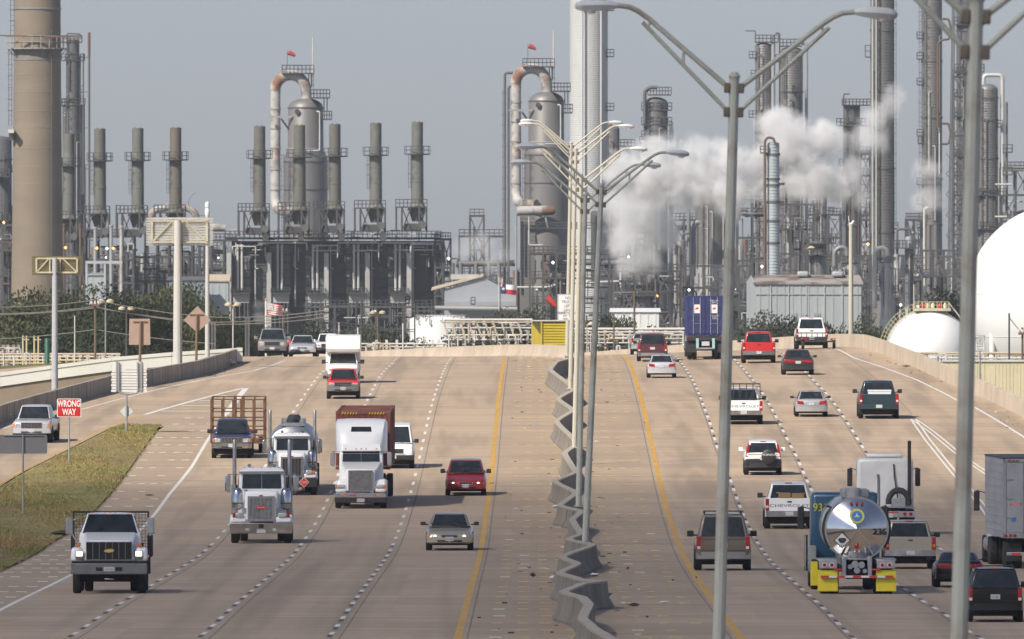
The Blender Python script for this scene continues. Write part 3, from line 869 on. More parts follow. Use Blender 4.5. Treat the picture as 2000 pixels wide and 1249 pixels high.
    if roofrail:
        for s in (-1, 1):
            x = s * hw * .66
            MB().tube([(x, y0t + .25, Hh - .04), (x, y0t + .32, Hh + .05), (x, y1t - .3, Hh + .05), (x, y1t - .2, Hh - .04)], .022, 8).build('roof_rail', M_TRIM, root)
        MB().tube([(-hw * .66, y1t - .35, Hh + .055), (hw * .66, y1t - .35, Hh + .055)], .02, 8).build('roof_bar', M_TRIM, root)
    # dark figure hints through the glass are left to the glass itself
    place(root, xl, xr, yb, W, facing, L, D, yaw)
    root['L'] = L
    return root

WHITE = paint('white', (0.86, 0.86, 0.85), .10)
WHITE2 = paint('off_white', (0.74, 0.73, 0.70), .25)
SILVER = paint('silver', (0.46, 0.465, 0.475), .2, metal=.45, rough=.36)
SILVERB = paint('bright_silver', (0.56, 0.57, 0.60), .2, metal=.3, rough=.36)
CHAMP = paint('champagne', (0.42, 0.37, 0.29), .2, metal=.45, rough=.36)
PEWTER = paint('pewter', (0.30, 0.29, 0.285), .2, metal=.4, rough=.36)
TAN = paint('tan', (0.20, 0.165, 0.13), .2, metal=.35, rough=.34)
MAROON = paint('maroon', (0.10, 0.022, 0.032), .2)
DKRED = paint('dark_red', (0.25, 0.012, 0.018), .15)
REDP = paint('red', (0.55, 0.02, 0.018), .12)
NAVY = paint('navy', (0.028, 0.035, 0.085), .3)
BLACK = paint('black', (0.005, 0.0055, 0.0065), .06, coat=.3)
DKTEAL = paint('dark_teal', (0.010, 0.034, 0.048), .18, coat=.35)
DKGREY = paint('dark_grey', (0.035, 0.039, 0.044), .15, metal=.3, coat=.35)
ICE = paint('ice_grey', (0.52, 0.53, 0.56), .2, metal=.2)

# oncoming, left carriageway
car('sedan', 'champagne beige sedan with lit headlamps in the lane beside the yellow line', 'car', 'sedan', CHAMP, 832, 924, 1076, 'front', lit=True, mirror=M_TRIM, plate_txt='0T7 KB1')
car('minivan', 'dark red minivan with lit headlamps next to the yellow line', 'minivan', 'minivan', DKRED, 870, 949, 969, 'front', lit=True, H=1.64, mirror=M_TRIM, plate_txt='M97 TCP')
car('passenger_van', 'white passenger van partly hidden behind the red container truck', 'van', 'van', WHITE, 728, 808, 916, 'front', lit=True, bump=M_TRIM, mirror=M_TRIM, front='plain')
car('compact_pickup', 'red compact pickup with dark grey bumper in front of a white box truck', 'pickup truck', 'pickup', REDP, 638, 702, 780, 'front', lower=M_GREYTRIM, bump=M_GREYTRIM, mirror=M_TRIM, H=1.78, lowerz=.8, plate_txt='57R ND4')
car('pickup_truck', 'white high riding pickup behind the box truck at the crest', 'pickup truck', 'pickup', WHITE, 616, 664, 697, 'front', D=1042, mirror=WHITE, bump=M_TRIM)
car('sedan', 'pale silver sedan cresting the hill beside a grey sport utility', 'car', 'sedan', ICE, 564, 617, 699, 'front', D=1030)
car('sport_utility', 'grey sport utility with roof rails cresting the hill at far left', 'suv', 'suv', PEWTER, 503, 560, 699, 'front', D=1024, bump=M_GREYTRIM, roofrail=True)
car('pickup_truck', 'white pickup with chrome grille on the exit ramp at far left', 'pickup truck', 'pickup', ICE, 23, 100, 866, 'front', yaw=-3.2, mirror=M_TRIM, front='chrome')
f15 = car('pickup_truck', 'dark blue older pickup towing a rusty cage trailer', 'pickup truck', 'pickup', NAVY, 413, 492, 896, 'front', front='bars', bump=M_CHROME, mirror=M_TRIM, H=1.86)
car('estate_car', 'white car on the frontage road showing only its roof over the parapet', 'car', 'minivan', WHITE, 45, 95, 735, 'front', D=952).location.z = 4.9
# outbound, right carriageway
car('sedan', 'silver car half hidden left of the maroon minivan near the crest', 'car', 'suv', SILVER, 1232, 1284, 697, 'rear', D=1010, H=1.5)
car('minivan', 'maroon minivan with grey lower cladding near the crest', 'minivan', 'minivan', MAROON, 1245, 1304, 706, 'rear', lower=M_GREYTRIM, lowerz=.42, mirror=M_TRIM, bump=PEWTER)
car('sedan', 'bright silver sedan just behind the maroon minivan', 'car', 'sedan', SILVERB, 1264, 1321, 739, 'rear', mirror=M_TRIM)
car('pickup_truck', 'bright red pickup truck seen from behind beside the blue container', 'pickup truck', 'pickup', REDP, 1450, 1515, 710, 'rear', bump=M_GREYTRIM, mirror=M_TRIM)
wp = car('pickup_truck', 'white pickup with dark rear window and black bumper rack at the crest', 'pickup truck', 'pickup', WHITE, 1553, 1618, 692, 'rear', D=1012, bump=M_TRIM, mirror=M_TRIM, H=1.9)
car('sedan', 'dark grey sedan with wide red tail lamps near the crest', 'car', 'sedan', DKGREY, 1528, 1590, 733, 'rear', tail='wide', mirror=DKGREY)
rackp = car('pickup_truck', 'white pickup with a black headache rack, half behind the grey lamp post', 'pickup truck', 'pickup', WHITE, 1415, 1490, 830, 'rear', rear='text:CHEVROLET', mirror=M_TRIM, bump=M_CHROME)
car('sedan', 'silver compact sedan in the third lane behind a dark teal pickup', 'car', 'sedan', SILVER, 1553, 1617, 815, 'rear', mirror=M_TRIM)
tealp = car('pickup_truck', 'dark teal pickup carrying a white cooler in its bed', 'pickup truck', 'pickup', DKTEAL, 1678, 1756, 819, 'rear', mirror=M_TRIM, bump=DKTEAL)
crv = car('sport_utility', 'white compact sport utility with a black spare wheel cover', 'suv', 'suv', WHITE, 1454, 1527, 929, 'rear', lower=M_TRIM, lowerz=.66, bump=M_TRIM, tail='high', mirror=WHITE, H=1.72)
boxp = car('pickup_truck', 'white pickup with cardboard boxes in its bed beside the tanker', 'pickup truck', 'pickup', WHITE, 1494, 1590, 1034, 'rear', rear='text:CHEVROLET', bump=M_CHROME, mirror=M_TRIM)
car('sport_utility', 'tan sport utility with roof rails half behind the tall grey lamp post', 'suv', 'suv', TAN, 1358, 1467, 1115, 'rear', roofrail=True, mirror=M_TRIM, H=1.92, bump=PEWTER)
car('pickup_truck', 'champagne silver pickup right of the chrome tanker', 'pickup truck', 'pickup', CHAMP, 1728, 1829, 1112, 'rear', bump=M_CHROME, mirror=M_TRIM, rear='amber')
car('coupe', 'black low sports car with rear spoiler half behind the lamp post', 'car', 'sedan', BLACK, 1826, 1922, 1148, 'rear', tail='wide', H=1.30)
car('sport_utility', 'black compact sport utility at the lower right corner', 'suv', 'suv', BLACK, 1889, 1999, 1216, 'rear', roofrail=True, plate_txt='TS7 4B1')

# loads and extras
def child_of_world(root):  # local frame helper for things standing on a vehicle
    return root.matrix_basis.copy()
def on_vehicle(name, label, cat, veh, build, mat, group=None):
    o = build.build(name, mat, None)
    bpy.context.view_layer.update()
    o.matrix_world = veh.matrix_basis
    return tag(o, label, cat, group)
M_CARD = pmat('cardboard', (0.36, 0.22, 0.10), 0.8, c2=(0.26, 0.16, 0.08), scale=2)
on_vehicle('cardboard_box', 'left open cardboard box in the white pickup bed', 'box', boxp, MB().box(-.05, .42, 4.4, 4.85, .66, 1.42).box(.36, .5, 4.42, 4.8, 1.40, 1.44), M_CARD)
on_vehicle('cardboard_box', 'right cardboard box in the white pickup bed', 'box', boxp, MB().box(-.58, -.1, 4.5, 4.9, .66, 1.40).box(-.62, -.5, 4.5, 4.9, 1.37, 1.41), M_CARD)
on_vehicle('cool_box', 'long white cool box in the dark teal pickup bed', 'cool box', tealp, MB().box(-.6, .52, 4.3, 4.75, .66, 1.32).box(-.62, .54, 4.28, 4.77, 1.325, 1.40), WHITE)
# spare wheel cover
s = MB(); s.lathe([(.05, 0), (.30, 0), (.355, .05), (.36, .2), (.30, .24), (.05, .25)], n=26)
s.v = [(x - .27, 4.74 + z, y + .93) for x, y, z in s.v]
s.f = [tuple(reversed(f)) for f in s.f]
sp = s.build('spare_wheel', M_TRIM, crv)
text(sp, 'HONDA', .10, M_WHITEINK, (-.27, 5.005, 1.03), flip=True, stretch=1.5)
# headache rack
r = MB()
for z in (1.25, 2.02): r.beam((-.86, 3.7, z), (.86, 3.7, z), .06)
for x in (-.86, -.5, -.17, .17, .5, .86): r.beam((x, 3.7, 1.22), (x, 3.7, 2.02), .045)
r.build('headache_rack', M_TRIM, rackp)
# rear rack on white pickup + small trailer frame
r = MB()
for z in (.62, .95): r.beam((-.95, 5.95, z), (.95, 5.95, z), .06)
for i in range(7): r.beam((-.95 + i * .316, 5.95, .6), (-.95 + i * .316, 5.95, .97), .04)
for x in (-.5, .5): r.beam((x, 5.4, .6), (x, 5.97, .6), .07)
r.build('carrier_rack', M_TRIM, wp)
tr = thing('utility_trailer', 'low dark utility trailer behind the white pickup at the crest', 'trailer')
MB().box(-1.0, .95, 0, 2.2, .48, .58).build('bed', M_TRIM, tr, bevel=.01)
for s_ in (-1, 1):
    wheel(tr, s_ * 1.06, .8, .32, .2, s_)
    MB().box(min(s_ * .96, s_ * 1.18), max(s_ * .96, s_ * 1.18), .4, 1.2, .68, .74).build('mudguard', REDP, tr, bevel=.02)
    MB().box(min(s_ * .8, s_ * .95), max(s_ * .8, s_ * .95), -.02, .05, .6, .75).build('tail_lamp', M_RED, tr)
place(tr, 1566, 1632, 694, 2.3, 'front', 2.2, D=1004, fit=False)
# cage trailer
M_RUST = pmat('rusty_frame', (0.16, 0.075, 0.04), 0.85, c2=(0.08, 0.04, 0.025), amt=0.9, scale=2, c3=(0.26, 0.17, 0.07), scale3=1.1)
ct = thing('cage_trailer', 'rust brown cage trailer with open bar sides behind the blue pickup', 'trailer')
LT = 5.2
for x in (-1.32, -.78, 0 - .2, .2, .78, 1.32):
    for y in ((0, LT) if abs(x) < 1.3 else (0, LT / 3, 2 * LT / 3, LT)):
        w = .16 if abs(x) in (.2,) else .09
        MB().beam((x, y, .55), (x, y, 2.72), w).build('upright', M_RUST, ct)
for z in (.75, 1.2, 1.65, 2.1, 2.70):
    for y in (0, LT): MB().beam((-1.32, y + .02, z), (1.32, y + .02, z), .06).build('rail', M_RUST, ct)
    for x in (-1.32, 1.32): MB().beam((x, 0, z), (x, LT, z), .06).build('rail', M_RUST, ct)
MB().box(-1.34, 1.34, -.05, LT + .05, .5, .6).build('floor', M_RUST, ct)
for s_ in (-1, 1):
    for y in (2.2, 3.1): wheel(ct, s_ * 1.12, y, .36, .22, s_)
    MB().box(min(s_ * .98, s_ * 1.3), max(s_ * .98, s_ * 1.3), 1.7, 3.6, .76, .80).build('mudguard', M_RUST, ct)
MB().beam((0, 0, .5), (0, -1.4, .5), .12).build('drawbar', M_RUST, ct)
Xc, Dc = unp(460, 896)
ct.location = (Xc - .02, Dc + 6.9, zroad(Xc, Dc + 6.9)); ct.rotation_euler = (math.atan(slope(Xc, Dc + 9)), 0, R(.2))
# ---------------------------------------------------------------- heavy trucks
M_GRILLE = pmat('dull_grille', (0.30, 0.30, 0.30), 0.35, 0.7, c2=(0.15, 0.15, 0.15), amt=.7, scale=6)
M_DARKMETAL = pmat('dark_metal', (0.06, 0.06, 0.062), 0.5, 0.4, c2=(0.03, 0.03, 0.03), scale=3)
M_RUBBER = pmat('rubber', (0.025, 0.025, 0.026), 0.8, c2=(0.05, 0.05, 0.05), scale=3)
M_YFLAP = pmat('yellow_flap', (0.75, 0.62, 0.03), 0.6, c2=(0.55, 0.45, 0.04), amt=.5, scale=2)
M_GOLD = pmat('gold_emblem', (0.75, 0.5, 0.12), 0.3, .4, c2=(.55, .36, .08), scale=8)
def b2(root, name, mat, x0, x1, y0, y1, z0, z1, bevel=.015):
    return MB().box(x0, x1, y0, y1, z0, z1).build(name, mat, root, bevel=bevel)
def sym(root, name, mat, x0, x1, y0, y1, z0, z1, bevel=.015):
    for s in (-1, 1):
        a, b = s * x0, s * x1
        b2(root, name, mat, min(a, b), max(a, b), y0, y1, z0, z1, bevel)
def hexpart(root, name, mat, x0b, x1b, y0b, y1b, z0, x0t, x1t, y0t, y1t, z1, bevel=.04):
    return MB().hexa([(x0b, y0b, z0), (x1b, y0b, z0), (x1b, y1b, z0), (x0b, y1b, z0), (x0t, y0t, z1), (x1t, y0t, z1), (x1t, y1t, z1), (x0t, y1t, z1)]).build(name, mat, root, bevel=bevel)
def lamp_row(root, xs, y, z, mat=M_AMBER, r=.035):
    for x in xs: MB().lathe([(r, 0), (r * .95, .03), (r * .5, .05)], (x, y, z), 10).build('marker_lamp', mat, root)
def bigwheel(root, x, y, s, r=.52, w=.28, rim=None): wheel(root, x, y, r, w, s, rim=rim or M_ALU, rimr=.56)
def mirror_arm(root, x, y, z0, z1, mat=M_CHROME, w=.22, y_in=None, xin=None):
    s = 1 if x > 0 else -1
    MB().box(min(x, x - s * w), max(x, x - s * w), y - .04, y + .05, z0, z1).build('mirror', mat, root, bevel=.04)
    m = MB()
    xi = xin if xin is not None else s * .85
    for z in (z0 - .03, z1 + .03): m.tube([(xi, y + .25, z), (x - s * w / 2, y, z)], .018, 6)
    m.tube([(x - s * w / 2, y, z0 - .04), (x - s * w / 2, y, z1 + .04)], .02, 6)
    m.build('mirror_bracket', M_CHROME, root)

def pete(label, xl, xr, yb, fenders=WHITE, long_rear=5.5, stack=True, red=True, tankbits=False):
    t = thing('truck_tractor', label, 'truck')
    # bumper, grille, hood
    bp = M_CHROME if red else M_DARKMETAL
    hexpart(t, 'bumper', bp, -1.2, 1.2, -.06, .2, .38, -1.22, 1.22, -.1, .2, .80, .03)
    if red:
        b2(t, 'tow_opening', M_UNDER, -.10, .10, -.112, -.05, .60, .74)
        sym(t, 'fog_lamp', M_LENS, .45, .60, -.112, -.06, .48, .58)
        plate(t, -.1, .47, 'front', w=.34, h=.13)
    hexpart(t, 'hood', fenders, -.60, .60, .02, 2.0, .86, -.50, .50, .06, 2.0, 1.86, .08)
    hexpart(t, 'hood_top', fenders, -.66, .66, .9, 2.02, 1.3, -.62, .62, 1.0, 2.02, 2.0, .08)
    g = b2(t, 'grille', M_GRILLE if red else M_DARKMETAL, -.44, .44, -.02, .1, .92, 1.74)
    fr = MB()
    for x in (-.47, .47): fr.box(x - .05, x + .05, -.045, .06, .86, 1.80)
    for z in (.89, 1.77): fr.box(-.52, .52, -.044, .06, z - .045, z + .045)
    fr.build('surround', M_CHROME, g)
    bars = MB()
    for i in range(1, 6): bars.box(-.44 + i * .1467 - .012, -.44 + i * .1467 + .012, -.032, 0, .93, 1.73)
    bars.build('bar', M_CHROME if red else M_GRILLE, g)
    if red:
        e = MB().lathe([(.02, 0), (.2, 0), (.2, .02), (.02, .025)], n=24)
        e.v = [(x * 1.0, -.035 - z, 1.38 + y * .42) for x, y, z in e.v]
        em = e.build('emblem', REDP, g); 
        text(em, 'Peterbilt', .065, M_WHITEINK, (0, -.064, 1.385), stretch=.95)
    e = MB().lathe([(.02, 0), (.08, 0), (.07, .03)], n=16); e.v = [(x, .02 - z, 1.83 + y * .5) for x, y, z in e.v]; e.build('hood_badge', REDP, t)
    for s in (-1, 1):
        # fender: rounded arch
        rr = []
        for a in range(0, 181, 20):
            y = .78 - .78 * math.cos(R(a)); z = .62 + .50 * math.sin(R(a))
            rr.append([(s * .52, y, z), (s * 1.18, y, z - .02), (s * 1.2, y, z - .10), (s * .52, y, z - .10)])
        if s > 0: rr = [q[::-1] for q in rr]
        MB().loft(rr).build('fender', fenders, t)
        b2(t, 'fender_front', fenders, min(s * .56, s * 1.17), max(s * .56, s * 1.17), .0, .4, .80, 1.02, .06)
        hl = b2(t, 'headlamp', M_LENS, min(s * .66, s * .98), max(s * .66, s * .98), -.05, .3, .99, 1.18, .04)
        b2(t, 'indicator', M_AMBER if not red else M_RED, min(s * .99, s * 1.10), max(s * .99, s * 1.10), -.03, .26, 1.0, 1.17, .02)
        bigwheel(t, s * 1.02, .82, s)
        # air cleaner
        ac = MB().lathe([(.08, 1.26), (.19, 1.32), (.2, 1.38), (.2, 1.95), (.16, 2.02), (.1, 2.10)], (s * .93, 1.55, 0), 18).build('air_cleaner', M_CHROME, t)
        MB().lathe([(.205, 1.5), (.205, 1.54)], (s * .93, 1.55, 0), 18).build('band', M_DARKMETAL, ac)
        if stack:
            MB().tube([(s * 1.06, 2.9, .9), (s * 1.06, 2.9, 2.2)], .12, 14).build('muffler', M_STACK, t)
            MB().tube([(s * 1.06, 2.9, 2.2), (s * 1.06, 2.9, 3.75), (s * 1.06, 2.98, 3.92)], .075, 14).build('exhaust_stack', M_STACK, t)
        mirror_arm(t, s * 1.42, 2.3, 1.95, 2.58)
        MB().tube([(s * .6, 1.1, 1.98), (s * .6, 1.1, 2.05)], .07, 12).build('spot_lamp', M_CHROME, t) if s < 0 and red else None
    # cab
    hexpart(t, 'cab', fenders, -.92, .92, 2.0, 3.5, 1.0, -.86, .86, 2.12, 3.5, 2.78, .06)
    hexpart(t, 'cab_roof', fenders, -.87, .87, 2.12, 3.5, 2.74, -.72, .72, 2.3, 3.4, 2.88, .05)
    for s in (-1, 1):
        slab(MB(), (-.9, 2.065, 2.05), (.9, 2.065, 2.05), (.87, 2.108, 2.66), (-.87, 2.108, 2.66), .014, (.08, .505, .04, .06) if s < 0 else (.505, .08, .04, .06)).build('windscreen', M_GLASS, t, smooth=0)
        slab(MB(), *((( .915, 2.1, 2.05), (.915, 3.4, 2.05), (.87, 3.4, 2.68), (.87, 2.2, 2.68)) if s > 0 else ((-.915, 3.4, 2.05), (-.915, 2.1, 2.05), (-.87, 2.2, 2.68), (-.87, 3.4, 2.68))), .012, (.1, .2, .05, .08)).build('side_window', M_GLASS, t, smooth=0)
    MB().box(-.88, .88, 2.0, 2.11, 2.66, 2.74).build('visor', M_CHROME, t, bevel=.01)
    lamp_row(t, (-.66, -.33, 0, .33, .66), 2.3, 2.84, M_AMBER)
    for s in (-1, 1):
        MB().tube([(s * .48, 2.34, 2.95), (s * .48, 3.0, 2.95)], .075, 12, r2=.03).build('air_horn', M_CHROME, t)
    sym(t, 'fuel_tank', M_ALU, .68, 1.2, 2.3, 3.9, .45, 1.0, .2)
    b2(t, 'chassis_rail', M_DARKMETAL, -.43, .43, .3, 3.5 + long_rear * .5, .62, .88)
    for y in (4.9, 6.15):
        for s in (-1, 1):
            bigwheel(t, s * 1.03, y, s); bigwheel(t, s * .72, y, s)
    b2(t, 'rear_fender', M_ALU, -1.2, 1.2, 4.5, 6.8, 1.12, 1.15)
    return t
p1_ = pete('white chrome fronted conventional truck tractor with twin stacks and red oval grille badge', 448, 572, 1061)
place(p1_, 448, 572, 1062, 2.44, 'front', 6.9, yaw=.3)
p2_ = pete('white conventional tanker tractor with a red hazard diamond on its bumper', 512, 620, 967, red=False, stack=True)
place(p2_, 520, 620, 968, 2.42, 'front', 6.9, yaw=.3)
M_PLAC = pmat('placard_red', (0.6, 0.03, 0.03), .5, c2=(.45, .03, .03), scale=5)
M_PLACW = pmat('placard_white', (0.75, 0.74, 0.72), .5, c2=(.6, .6, .58), scale=5)
def diamond(root, x, y, z, a, mat, flip=False, edge=M_PLACW, txt=None, tm=M_WHITEINK):
    s = 1 if flip else -1
    m = MB().prism([(x - a, z), (x, z - a), (x + a, z), (x, z + a)], min(y, y + s * .012), max(y, y + s * .012))
    o = m.build('placard', edge, root, smooth=0)
    b = a * .88
    m = MB().prism([(x - b, z), (x, z - b), (x + b, z), (x, z + b)], min(y + s * .013, y + s * .018), max(y + s * .013, y + s * .018))
    m.build('face', mat, o, smooth=0)
    if txt: text(o, txt, a * .36, tm, (x, y + s * .022, z), flip=flip)
    return o
diamond(p2_, .58, -.12, .62, .25, M_PLAC, txt='1203')
diamond(p2_, .58, -.121, .80, .01, M_PLAC)
# its tank, a semi-trailer of its own
tk = thing('tanker_trailer', 'dull grey elliptical tank behind the white hazard-diamond tractor', 'tanker')
rr = []
for y, k in ((0, .3), (.05, .75), (.2, .96), (.4, 1), (9.6, 1), (9.8, .95), (9.95, .5)):
    rr.append([(1.12 * k * math.cos(2 * PI * i / 28), y, 2.12 + .88 * k * math.sin(2 * PI * i / 28)) for i in range(28)][::-1])
MB().loft([q[::-1] for q in rr][::1]).build('tank', M_ALU, tk)
mh = MB().box(-.55, .55, .8, 8.8, 2.98, 3.12).build('walkway', M_GALV, tk)
for y in (1.4, 3.4, 5.6, 7.8):
    MB().lathe([(.3, 0), (.3, .12), (.22, .2)], (0, y, 3.12), 16).build('manhole', M_DARKMETAL, tk)
for x in (-.5, .5): MB().tube([(x, .8, 3.1), (x, .75, 3.3), (x, 1.6, 3.3), (x, 1.65, 3.1)], .03, 6).build('grab_rail', M_GALV, tk)
b2(tk, 'subframe', M_DARKMETAL, -.5, .5, .5, 9.6, 1.05, 1.35)
for y in (7.6, 8.9):
    for s in (-1, 1): bigwheel(tk, s * 1.02, y, s); bigwheel(tk, s * .7, y, s)
for s in (-1, 1): b2(tk, 'landing_leg', M_DARKMETAL, s * .6 - .06, s * .6 + .06, 2.6, 2.75, .35, 1.1)
tk.location = p2_.matrix_basis @ Vector((0, 4.1, 0)); tk.rotation_euler = p2_.rotation_euler
tk.location.z = zroad(tk.location.x, tk.location.y + 4) + .0

# medium-duty flatbed
t = thing('flatbed_truck', 'white medium duty flatbed truck with lit square headlamps in the left lane', 'truck')
hexpart(t, 'bumper', pmat('grey_bumper', (.17, .17, .18), .5, c2=(.1, .1, .1), scale=3), -1.16, 1.16, -.10, .2, .58, -1.16, 1.16, -.10, .2, .92, .03)
b2(t, 'bumper_gap', M_UNDER, -1.12, 1.12, -.02, .3, .92, .975)
plate(t, -.10, .745, 'front', w=.32, h=.13, txt='41YK590')
sym(t, 'bumper_slot', M_UNDER, .20, .40, -.112, -.09, .69, .80)
hexpart(t, 'hood', WHITE, -.82, .82, .02, 1.75, .98, -.62, .62, .10, 1.75, 1.62, .08)
hexpart(t, 'hood_top', WHITE, -.72, .72, .2, 1.8, 1.45, -.80, .80, 1.5, 1.85, 1.84, .07)
for s in (-1, 1):
    hexpart(t, 'fender', WHITE, s * .98 - .19, s * .98 + .19, -.0, 1.7, .97, s * .98 - .17, s * .98 + .16, .08, 1.65, 1.40, .09)
    h = b2(t, 'headlamp', M_GREYTRIM, s * .90 - .12, s * .90 + .12, -.03, .1, 1.03, 1.30, .02)
    b2(t, 'lens', M_LIT, s * .90 - .10, s * .90 + .10, -.045, .0, 1.13, 1.285, .03).parent = h
    b2(t, 'indicator', M_AMBER, s * .92 - .06, s * .92 + .06, .05, .2, 1.42, 1.55, .03)
    bigwheel(t, s * .98, .85, s, .48, .26)
    MB().tube([(s * 1.02, 1.9, 1.55), (s * 1.22, 1.75, 1.9), (s * 1.22, 1.75, 2.2), (s * .9, 2.0, 2.3)], .02, 6).build('mirror_bracket', M_CHROME, t)
    b2(t, 'mirror', M_GALV, s * 1.24 - .11, s * 1.24 + .11, 1.70, 1.76, 1.78, 2.28, .04)
g = b2(t, 'grille', M_UNDER, -.69, .69, -.01, .1, 1.02, 1.56)
fr = MB()
for z in (1.02, 1.56): fr.box(-.70, .70, -.03, .05, z - .015, z + .015)
for i in range(8):
    x = -.69 + i * 1.38 / 7; fr.box(x - .009, x + .009, -.025, .05, 1.02, 1.56)
fr.build('bar', M_GRILLE, g)
bow = [(-.15, 1.26), (-.06, 1.26), (-.075, 1.245), (.05, 1.245), (.07, 1.26), (.13, 1.265), (.16, 1.335), (.075, 1.335), (.08, 1.355), (-.05, 1.355), (-.055, 1.335), (-.13, 1.33)]
MB().prism(bow, -.05, -.026).build('emblem', M_GOLD, g, smooth=0)
hexpart(t, 'cab', WHITE, -1.0, 1.0, 1.75, 3.3, .8, -.92, .92, 1.8, 3.3, 1.84, .05)
B, T = cabin(t, 2.0, 1.80, 2.44, 1.78, 2.25, 3.2, 3.32, WHITE, hb=.9, ht=.70, ws=(.035, .035, .03, .05), side_split=(), rg=(.1, .1, .1, .15))
lamp_row(t, (-.56, -.16, 0, .16, .56), 2.36, 2.40, M_AMBER)
b2(t, 'tow_hook', M_CHROME, -.14, .14, -.06, .0, .42, .46)
b2(t, 'front_axle', M_UNDER, -.9, .9, .5, 1.4, .35, .62)
b2(t, 'chassis_rail', M_UNDER, -.45, .45, .4, 7.0, .6, .9)
b2(t, 'bed_floor', M_TRIM, -1.18, 1.18, 3.5, 7.2, 1.12, 1.25)
b2(t, 'bed_skirt', M_UNDER, -1.0, 1.0, 3.45, 3.6, .8, 1.5)
hr = MB()
for z in (1.28, 2.44): hr.beam((-1.14, 3.48, z), (1.14, 3.48, z), .06)
for x in (-1.14, 1.14): hr.beam((x, 3.48, 1.2), (x, 3.48, 2.46), .06)
hr.build('headache_rack', M_TRIM, t)
ms = MB()
for i in range(1, 24): x = -1.14 + i * .095; ms.box(x - .007, x + .007, 3.475, 3.485, 1.28, 2.44)
for i in range(1, 12): z = 1.28 + i * .097; ms.box(-1.14, 1.14, 3.476, 3.484, z - .007, z + .007)
tag(ms.build('rack_mesh', M_TRIM, t, smooth=0), kind='stuff')
for s in (-1, 1):
    for k_ in range(3): b2(t, 'stake', M_TRIM, s * 1.2 - .04, s * 1.2 + .04, 4.0 + k_ * 1.4, 4.08 + k_ * 1.4, 1.05, 1.7)
    bigwheel(t, s * .98, 5.3, s, .48, .26); bigwheel(t, s * .70, 5.3, s, .48, .26)
    b2(t, 'toolbox', M_TRIM, s * .95 - .25, s * .95 + .25, 3.6, 4.6, .55, 1.05)
place(t, 137, 289, 1160, 2.36, 'front', 7.2, yaw=.6)

# aerodynamic tractor with red container
t = thing('truck_tractor', 'white aerodynamic sleeper truck tractor hauling the rust red container', 'truck')
hexpart(t, 'bumper', M_DARKMETAL, -1.17, 1.17, -.06, .3, .26, -1.18, 1.18, -.1, .3, .52, .03)
bc = hexpart(t, 'bumper_face', M_CHROME, -1.16, 1.16, -.115, .2, .50, -1.12, 1.12, -.11, .2, .73, .02)
sym(t, 'fog_lamp', M_AMBER, .72, .9, -.13, -.08, .55, .66)
b2(t, 'bumper_scrape', M_PLAC, -.50, -.22, -.124, -.11, .56, .64)
plate(t, -.07, .39, 'front', w=.34, h=.17, txt='R4 T1T1')
hexpart(t, 'hood', WHITE, -.62, .62, .0, 1.6, .78, -.66, .66, .12, 1.6, 1.78, .07)
hexpart(t, 'hood_top', WHITE, -.66, .66, .15, 1.8, 1.6, -.92, .92, 1.55, 1.9, 2.06, .06)
g = b2(t, 'grille', M_GRILLE, -.53, .53, -.03, .1, .80, 1.68, .04)
fr = MB()
for i in range(13): fr.box(-.50, .50, -.05, -.02, .83 + i * .068 - .014, .83 + i * .068 + .014)
fr.build('bar', M_CHROME, g)
sr = MB()
for x in (-.53, .53): sr.box(x - .03, x + .03, -.055, .02, .79, 1.70)
for z in (.79, 1.70): sr.box(-.56, .56, -.054, .02, z - .03, z + .03)
sr.build('surround', M_CHROME, g)
for s in (-1, 1):
    hexpart(t, 'fender', WHITE, s * .88 - .28, s * .88 + .29, .02, 1.8, .74, s * .84 - .20, s * .88 + .26, .2, 1.8, 1.32, .1)
    b2(t, 'headlamp', M_LENS, s * .88 - .19, s * .88 + .17, -.0, .3, .93, 1.08, .03)
    b2(t, 'indicator', M_AMBER, s * 1.10 - .05, s * 1.10 + .05, .02, .35, .92, 1.08, .02)
    bigwheel(t, s * 1.02, .95, s)
    mirror_arm(t, s * 1.40, 1.7, 1.9, 2.5, M_GALV, xin=s * .95)
    for y in (4.6, 5.9): bigwheel(t, s * .98, y, s); bigwheel(t, s * .68, y, s)
    b2(t, 'side_fairing', WHITE, s * 1.12 - .05, s * 1.12 + .05, 1.9, 3.9, .4, 1.2, .04)
hexpart(t, 'cab', WHITE, -1.0, 1.0, 1.6, 3.9, .9, -.98, .98, 1.75, 3.9, 2.5, .06)
for s in (-1, 1):
    slab(MB(), (-.98, 1.70, 2.06), (.98, 1.70, 2.06), (.96, 1.80, 2.56), (-.96, 1.80, 2.56), .03, (.07, .503, .03, .05) if s < 0 else (.503, .07, .03, .05)).build('windscreen', M_GLASS, t, smooth=0)
v = hexpart(t, 'visor', WHITE, -.93, .93, 1.58, 1.9, 2.55, -.86, .86, 1.72, 1.95, 2.86, .04)
lamp_row(t, (-.70, -.22, 0, .22, .70), 1.62, 2.64, M_AMBER, .032)
rr = []
for y, hwx, z in ((1.78, .86, 2.86), (1.95, .98, 3.2), (2.25, 1.08, 3.62), (2.7, 1.14, 3.9), (3.3, 1.17, 4.0), (3.9, 1.17, 3.98)):
    rr.append([(hwx, y, 2.45), (hwx, y, z - .18), (hwx * .93, y, z - .03), (hwx * .5, y, z), (-hwx * .5, y, z), (-hwx * .93, y, z - .03), (-hwx, y, z - .18), (-hwx, y, 2.45)])
MB().loft([q[::-1] for q in rr]).build('roof_fairing', WHITE, t)
slab(MB(), (-.5, 2.14, 3.36), (.5, 2.14, 3.36), (.47, 2.33, 3.62), (-.47, 2.33, 3.62), .07, (0, 0, 0, 0)).build('roof_window', M_GLASS, t, bevel=.06)
b2(t, 'chassis_rail', M_DARKMETAL, -.43, .43, .4, 6.6, .62, .9)
